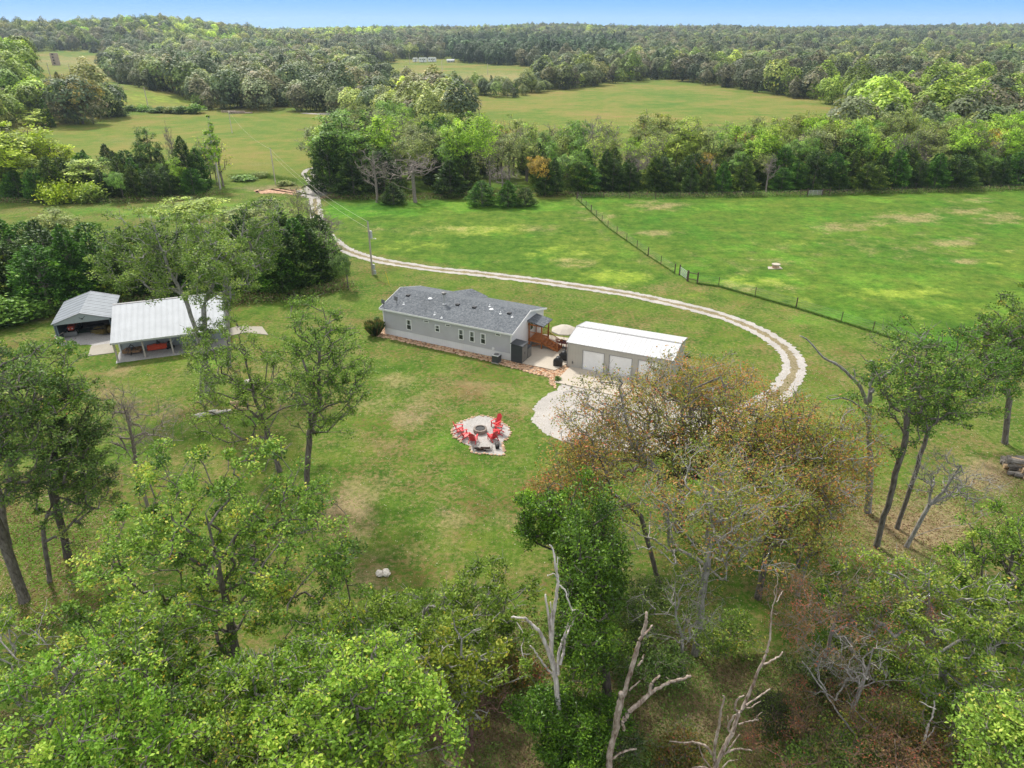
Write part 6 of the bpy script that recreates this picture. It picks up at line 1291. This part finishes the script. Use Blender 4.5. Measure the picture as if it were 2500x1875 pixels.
solo('broad', 850, 458, 262, 110, 'mid green', 'tallest green tree of the grove right of the creek crossing', 4); solo('broad', 930, 450, 262, 90, 'lime', 'tall yellow-green tree behind the pale bare trees'); solo('broad', 1142, 462, 272, 110, 'lime', 'tall bright lime tree behind the pair of small cedars', 2); solo('cedar', 810, 470, 330, 90, 'dark', 'big dark cedar beside the creek crossing'); solo('cedar', 865, 478, 380, 80, 'dark', 'dark cedar left of the pale bare trees'); solo('cedar', 1100, 478, 390, 75, 'dark', 'dark cedar right of the wide pale bare tree')
solo('bare', 1440, 440, 278, 40, '', 'bare tree standing above the leafy trees behind the fence corner'); solo('cedar', 780, 640, 535, 80, 'fresh green', 'fresh green cedar where the dark belt meets the gravel drive'); solo('cedar', 735, 690, 530, 105, 'fresh green', 'big fresh green cedar at the right end of the dark belt'); solo('cedar', 690, 715, 560, 90, 'fresh green', 'wide cedar beside the big fresh green one')
solo('broad', 850, 705, 610, 62, 'dark green', 'small dark tree leaning at the right tip of the dark belt'); solo('airy', 770, 600, 470, 60, 'olive', 'thin leafy tree beside the drive in front of the creek crossing'); solo('airy', 740, 590, 440, 50, 'olive', 'thin tall tree left of the drive near the creek crossing'); solo('bare', 810, 595, 510, 50, '', 'bare twiggy tree on the right verge of the drive')
solo('airy', 700, 600, 480, 80, 'olive', 'sparse tree leaning at the back of the dark belt by the drive')
solo('broad', 150, 600, 505, 90, 'olive', 'brownish olive tree at the back of the dark belt on the left'); solo('broad', 470, 570, 480, 130, 'pale yellow-green', 'pale leafy tree behind the barn oaks'); solo('broad', 600, 565, 500, 110, 'olive', 'olive tree behind the right end of the barn belt'); solo('bare', 130, 650, 555, 60, '', 'white twigged bare tree in the dark belt on the left')
for i, (x, y, tp, wd, tn) in enumerate(((325, 276, 253, 36, 'dark green'), (352, 275, 254, 34, 'mid green'), (385, 276, 257, 38, 'dark green'), (415, 276, 257, 34, 'olive'), (445, 277, 255, 38, 'dark green'), (475, 277, 249, 42, 'mid green'))):
    solo('shrub', x, y, tp, wd, tn, f"{['first', 'second', 'third', 'fourth', 'fifth', 'sixth'][i]} shrub from the left in the hedge between the two left fields")
solo('shrub', 30, 790, 725, 110, 'mid green', 'leafy thicket left of the carport'); solo('shrub', 90, 775, 740, 70, 'mid green', 'low bush beside the thicket left of the carport'); solo('shrub', -20, 800, 720, 110, 'mid green', 'thicket cut by the left edge level with the carport')
solo('shrub', 1362, 929, 918, 15, 'dark green', 'small round shrub in the rock bed beside the driveway slab'); solo('shrub', *z1(170, 295), 772, 13, 'dark green', 'small dark shrub in the rock bed behind the ornamental grass'); solo('shrub', 1668, 868, 850, 24, 'olive', 'rusty shrub in the rock bed at the right end of the garage')
for i, (x, y, wd) in enumerate(((640, 432, 40), (600, 440, 50), (700, 452, 34), (590, 520, 60), (650, 500, 50))):
    solo('shrub', x, y, y - 14, wd, ['olive', 'mid green', 'olive', 'mid green', 'olive'][i], ['low weeds bush on the bank left of the creek', 'bush left of the weeds on the creek bank', 'small bush beside the clay bank', 'broad bush in the bright grass behind the belt', 'bush right of the broad one in the bright grass'][i])

# ------------------------------------------------------------------ far woods: one mass
HILLF = [(66, 126), (257, 122), (259, 150), (264, 185), (292, 205), (330, 212), (396, 228), (480, 246), (490, 280), (300, 284), (238, 262), (165, 258), (108, 232), (80, 190)]
FIELDS = [HILLF, [(-900, 345), (60, 326), (115, 312), (235, 304), (305, 276), (470, 271), (792, 272), (870, 294), (960, 318), (1060, 345), (1150, 350), (1160, 480), (-900, 480)],
          [(880, 168), (915, 158), (1000, 154), (1130, 154), (1250, 161), (1312, 170), (1332, 197), (1290, 221), (1190, 222), (1130, 219), (1000, 216), (918, 202)],
          [(1100, 268), (1160, 248), (1250, 239), (1436, 213), (1583, 195), (1645, 196), (1759, 214), (1870, 229), (2035, 257), (2110, 282), (2135, 330), (2020, 384), (1205, 404), (1165, 350), (1110, 300)],
          [(2325, 124), (2400, 122), (2400, 136), (2335, 140)], [(2000, 236), (2130, 228), (2220, 246), (2060, 256)], [(960, 144), (1120, 144), (1125, 158), (960, 158)],
          [(740, 270), (860, 283), (960, 310), (1080, 345), (1080, 364), (950, 332), (850, 302), (740, 290)]]
rg = np.random.default_rng(99); pts = []
y = 205.0
while y < 2900:
    s_ = 6.4 + y * .0034; xs = np.arange(-.86 * y - 40, .86 * y + 40, s_); pts.append(np.stack([xs + rg.uniform(-1.2, 1.2, len(xs)) * s_, y + rg.uniform(-1.6, 1.6, len(xs)) * s_], -1)); y += s_ * .9
XY = np.concatenate(pts); Z = T(XY[:, 0], XY[:, 1]); a, b_ = proj(XY[:, 0], XY[:, 1], Z)
keep = (b_ < 402) & ~((b_ > 372) & (a > 1200)) & ~((a < 1210) & (b_ > 330) & (a > 760))
for poly in FIELDS: keep &= ~inpoly(a, b_, poly)
keep &= ~((b_ > 200) & (b_ < 330) & (a > 60) & (a < 240) & (rg.uniform(0, 1, len(a)) < .2))
X, Y, Z, a, b_ = XY[keep, 0], XY[keep, 1], Z[keep], a[keep], b_[keep]; n = len(X); print('far trees', n)
cl = np.sin(X * .021 + 1) * np.cos(Y * .013) + .7 * np.sin(X * .008 - Y * .011) + .5 * np.sin(X * .05 + Y * .03); u1 = rg.uniform(0, 1, n)
tint = np.tile(np.array([.80, .74, .95]), (n, 1))
def setk(m_, c): tint[m_] = c
setk(u1 < .22, (.52, .58, .66)); setk((u1 > .22) & (u1 < .40), (1.0, .76, 1.05)); setk((u1 > .40) & (u1 < .48), (.95, 1.05, .7)); setk((u1 > .92), (1.35, 1.25, .75)); setk((u1 > .5) & (u1 < .58), (1.05, 1.0, 1.2)); setk((u1 > .58) & (u1 < .66), (.36, .46, .42))
hi = (cl > .9) & (u1 > .3); tint[hi] *= np.array([1.25, 1.3, .85])
sunlit_crest = (Y > 1050) & (X < -260) & (u1 > .25); tint[sunlit_crest] *= np.array([1.5, 1.55, .8])  # sunlight on the left hill crest, put into the crown tint
sunlit_crest2 = (Y > 1300) & (a > 760) & (a < 1280) & (b_ < 100) & (u1 > .3); tint[sunlit_crest2] *= np.array([1.35, 1.35, .8])  # central ridge crest: sunlit look likewise painted into the tint
pine = (a > 1080) & (a < 1530) & (b_ < 160) & (b_ > 112); tint[pine] = np.array([.34, .46, .45]) * rg.uniform(.8, 1.2, (pine.sum(), 1))
leftb = (a < 130) & (Y < 520); tint[leftb] *= np.array([1.3, 1.5, .5])
right_y = (a > 1800) & (b_ > 232) & (b_ < 345); m_ = right_y & (u1 > .45); tint[m_] = np.array([1.45, 1.6, .5]) * rg.uniform(.75, 1.15, (m_.sum(), 1))
ctr = (a > 850) & (a < 1200) & (b_ > 225) & (u1 > .5); tint[ctr] *= np.array([1.5, 1.45, .9])
tint *= (rg.gamma(22, 1 / 22, n) * (1 + .16 * np.sin(X * .013 + Y * .007) + .12 * np.cos(Y * .019 - X * .004))).clip(.5, 1.6)[:, None]
scl = rg.gamma(14, 1 / 14, n).clip(.55, 1.6) * (1 + np.clip((Y - 900) / 2500, 0, .2)); scl[pine] *= 1.1; scl[(a > 870) & (a < 1330) & (b_ > 215) & (b_ < 262)] *= .66; scl[(b_ > 235)] *= .98
us = np.where((Y < 760) & (rg.uniform(0, 1, n) < .8))[0]; X = np.concatenate([X, X[us] + rg.uniform(-3, 3, len(us))]); Y = np.concatenate([Y, Y[us] + rg.uniform(-3, 1, len(us))]); Z = T(X, Y)
tint = np.concatenate([tint, tint[us] * .8]); scl = np.concatenate([scl, rg.uniform(.38, .6, len(us))]); a = np.concatenate([a, a[us]]); b_ = np.concatenate([b_, b_[us]]); u1 = np.concatenate([u1, u1[us]]); n = len(X)
me = bpy.data.meshes.new('woodland'); me.vertices.add(n); me.vertices.foreach_set('co', np.stack([X, Y, Z], -1).astype(np.float32).ravel())
at = me.attributes.new('tint', 'FLOAT_COLOR', 'POINT'); at.data.foreach_set('color', np.concatenate([tint, np.ones((n, 1))], 1).astype(np.float32).ravel())
at = me.attributes.new('scl', 'FLOAT', 'POINT'); at.data.foreach_set('value', scl.astype(np.float32)); at = me.attributes.new('rotz', 'FLOAT', 'POINT'); at.data.foreach_set('value', rg.uniform(0, 6.28, n).astype(np.float32))
at = me.attributes.new('pick', 'INT', 'POINT'); pk = rg.integers(0, 4, n); pk[(tint.sum(1) < 1.5) & (u1 > .5)] = 4; at.data.foreach_set('value', pk.astype(np.int32))
def far_var(seed, h, rx, rz_, n_, ls):
    rg = np.random.default_rng(seed); v = rg.normal(0, 1, (n_, 3)); v[:, 2] = np.where(rg.uniform(0, 1, n_) < .8, np.abs(v[:, 2]), v[:, 2]); v /= np.linalg.norm(v, axis=1, keepdims=True); ph = rg.uniform(0, 6, 6)
    lump = np.sin(4.2 * v[:, 0] + ph[0]) * np.sin(4.2 * v[:, 1] + ph[1]) + .7 * np.sin(6.5 * v[:, 2] + 5 * v[:, 0] + ph[2]) * np.sin(6 * v[:, 1] + ph[3]); rr = (1 + .15 * lump) * rg.uniform(.35, 1, n_) ** .16
    c = v * rr[:, None] * np.array([rx, rx, rz_]) + np.array([0, 0, h - rz_]); V, F, t_ = leaves(rg, c, ls, .85, tone=np.clip(.5 + .13 * lump, .2, .8), outc=(0, 0, h * .4), outw=1.5); V = V.astype(float); tg = c[::90]
    N, par, ch = skeleton(rg, [(0, 0, -.5), (0, 0, h * .7)], tg[:10], start=.3, twigs=0, step=2.0); Vt, Ft = tubes(N, par, ch, .22, sides=4)
    V2 = np.concatenate([V, Vt]); F2 = np.concatenate([F, Ft + len(V)]); m_ = fast_mesh('far_crown', V2, F2, 4, {'rnd': np.concatenate([t_, np.full(len(Vt), .3)])}, M['far']); return m_
FC = bpy.data.collections.new('far_crown_sources')
for i, args in enumerate(((301, 11.5, 4.7, 5.4, 1000, .8), (302, 10.5, 5.2, 5.0, 1000, .8), (303, 12.5, 4.5, 6.0, 1000, .8), (304, 11, 5.6, 5.2, 1050, .8))): o = bpy.data.objects.new('far_crown', far_var(*args)); FC.objects.link(o)
rg5 = np.random.default_rng(305); zc_ = 12 * (1 - rg5.uniform(0, 1, 600) ** .6); aa = rg5.uniform(0, 6.28, 600); rr = 2.9 * np.clip(1 - zc_ / 12, .02, 1) ** .7 * rg5.uniform(.4, 1, 600) ** .5
V, F, t_ = leaves(rg5, np.stack([rr * np.cos(aa), rr * np.sin(aa), zc_ + .3], -1), .95, .6); o = bpy.data.objects.new('far_crown', fast_mesh('far_crown', V, F, 4, {'rnd': t_ * .6}, M['far'])); FC.objects.link(o)
o = link('woodland', me); tag(o, 'distant mixed woods covering the hills', 'woods', kind='stuff')
ng = bpy.data.node_groups.new('woodland_trees', 'GeometryNodeTree'); ng.interface.new_socket('Geometry', in_out='INPUT', socket_type='NodeSocketGeometry'); ng.interface.new_socket('Geometry', in_out='OUTPUT', socket_type='NodeSocketGeometry')
gi = ng.nodes.new('NodeGroupInput'); go = ng.nodes.new('NodeGroupOutput'); ci = ng.nodes.new('GeometryNodeCollectionInfo'); ci.inputs['Collection'].default_value = FC; ci.inputs['Separate Children'].default_value = True; ci.inputs['Reset Children'].default_value = True
iop = ng.nodes.new('GeometryNodeInstanceOnPoints'); iop.inputs['Pick Instance'].default_value = True
def named(nm, ty):
    q = ng.nodes.new('GeometryNodeInputNamedAttribute'); q.data_type = ty; q.inputs['Name'].default_value = nm; return q.outputs['Attribute']
cx = ng.nodes.new('ShaderNodeCombineXYZ'); gl = ng.links.new
m2p = ng.nodes.new('GeometryNodeMeshToPoints'); gl(gi.outputs[0], m2p.inputs['Mesh']); gl(m2p.outputs[0], iop.inputs['Points']); gl(ci.outputs[0], iop.inputs['Instance']); gl(named('pick', 'INT'), iop.inputs['Instance Index']); gl(named('rotz', 'FLOAT'), cx.inputs['Z'])
gl(cx.outputs[0], iop.inputs['Rotation']); gl(named('scl', 'FLOAT'), iop.inputs['Scale']); gl(iop.outputs[0], go.inputs[0])
md = o.modifiers.new('trees', 'NODES'); md.node_group = ng

# ------------------------------------------------------------------ ground cover
def cover(name, polys, n, hgt, size, m_, seed, yr, label=None, vert=0.0):
    rg = np.random.default_rng(seed); C_ = []
    for poly, k in polys:
        W = [P(*p) for p in poly]; xs = [p.x for p in W]; ys = [p.y for p in W]; got = 0
        while got < n * k:
            x = rg.uniform(min(xs), max(xs), 20000); y = rg.uniform(min(ys), max(ys), 20000); a, b_ = proj(x, y, 0 * x); kk = inpoly(a, b_, poly); c = np.stack([x[kk], y[kk]], -1); C_.append(c); got += len(c)
            if kk.sum() == 0: break
    C_ = np.concatenate(C_); cl = np.sin(C_[:, 0] * 1.7) * np.cos(C_[:, 1] * 1.3) + .6 * np.sin(C_[:, 0] * .6 + C_[:, 1] * .8) + rg.normal(0, .5, len(C_)); hh = np.clip(cl, 0, 1.5)
    z = rg.uniform(0, 1, len(C_)) ** 1.6 * hgt * hh + .02; V, F, t_ = leaves(rg, np.stack([C_[:, 0], C_[:, 1], z], -1), size, .5, upb=vert, tone=np.clip(.45 + .2 * cl, 0, 1)); o = link(name, fast_mesh(name, V, F, 4, {'rnd': t_}, m_)); tag(o, kind='stuff'); return o
brushm = leafmat('brush', [(0, (.12, .08, .045)), (.2, (.26, .18, .11)), (.34, (.34, .26, .16)), (.44, (.17, .22, .06)), (.75, (.13, .27, .04)), (1, (.27, .38, .08))])
cover('undergrowth', [([(1000, 1560), (1500, 1480), (1800, 1600), (2300, 1560), (2560, 1700), (2700, 2100), (900, 2100), (980, 1800)], 1), ([(-200, 1750), (500, 1700), (1000, 1700), (1000, 2100), (-300, 2100)], .35)], 90000, 1.3, .13, brushm, 401, None)
cover('fallen_leaves', [([(1950, 1200), (2330, 1180), (2560, 1120), (2560, 1200), (2350, 1400), (2000, 1420)], 1), ([(0, 1150), (300, 1150), (300, 1500), (0, 1560)], .15)], 9000, .03, .14, leafmat('dry_leaf', [(0, (.12, .06, .03)), (.5, (.30, .19, .11)), (1, (.50, .40, .28))]), 402, None)
cover('scattered_leaves', [([(0, 900), (900, 880), (1330, 1000), (1350, 1400), (1000, 1500), (0, 1700), (-100, 1300)], 1), ([(1800, 900), (2500, 900), (2500, 1450), (1500, 1600), (1400, 1300)], .5)], 1100, .02, .12, leafmat('pale_leaf', [(0, (.30, .21, .10)), (.5, (.42, .36, .2)), (1, (.6, .55, .42))]), 405, None)
V = []; Fl = []; tl = []; rg = np.random.default_rng(403)
def strip(pxs, n, wd, h):
    W = [P(*p) for p in pxs]; L_ = [(b_ - a_).length for a_, b_ in zip(W[:-1], W[1:])]; tot = sum(L_); out = []
    for _ in range(n):
        q = rg.uniform(0, tot)
        for a_, b_, l_ in zip(W[:-1], W[1:], L_):
            if q <= l_: p = a_.lerp(b_, q / l_); break
            q -= l_
        out.append((p.x + rg.normal(0, wd), p.y + rg.normal(0, wd), rg.uniform(.05, h)))
    return out
cs = np.array(strip([(1703, 693), (1754, 700), (1843, 725), (1943, 753), (2053, 787), (2130, 811), (2290, 861)], 6000, .14, .16) + strip([(1408, 487), (1484, 557), (1582, 626), (1647, 668)], 2500, .1, .16) + strip([(1400, 479), (1600, 486), (1950, 480), (2500, 464)], 9000, .8, .6) + strip([(560, 435), (640, 432), (720, 446)], 5000, .8, .9))
V, F, t_ = leaves(rg, cs, .24, .22, upb=1.2); cs = np.array(strip([(1300, 477), (1400, 479), (1700, 481), (2000, 476), (2560, 462)], 9000, .9, .9) + strip([(800, 482), (900, 486), (1060, 484), (1190, 475), (1310, 468)], 6000, 1.1, .9) + strip([(0, 772), (110, 757), (270, 742), (420, 732), (600, 737), (700, 727), (850, 700)], 9000, .9, .9) + strip([(-50, 494), (300, 494), (480, 486), (540, 470)], 5000, .8, .9))
V2, F2, t2 = leaves(rg, cs, .3, .5, upb=.6); tag(link('edge_brush', fast_mesh('edge_brush', V2, F2, 4, {'rnd': t2}, brushm)), kind='stuff')
tag(link('tall_fence_grass', fast_mesh('tall_fence_grass', V, F, 4, {'rnd': t_}, leafmat('tall_grass', [(0, (.05, .11, .018)), (.6, (.10, .20, .03)), (1, (.19, .27, .05))]))), kind='stuff')
V, F, t_ = None, None, None
# ------------------------------------------------------------------ air
q = MB(); 
HAZE_D = 0.0001
if HAZE_D:
    q.box(-4200, 4200, -120, 5600, -4, 118); m = bpy.data.materials.new('haze'); m.use_nodes = True; nt = m.node_tree; nt.nodes.clear(); pv = nt.nodes.new('ShaderNodeVolumePrincipled'); pv.inputs['Color'].default_value = (.72, .85, 1.0, 1); pv.inputs['Density'].default_value = HAZE_D; pv.inputs['Anisotropy'].default_value = .2
    oo = nt.nodes.new('ShaderNodeOutputMaterial'); nt.links.new(pv.outputs[0], oo.inputs['Volume']); tag(q.build('haze', m), kind='stuff')
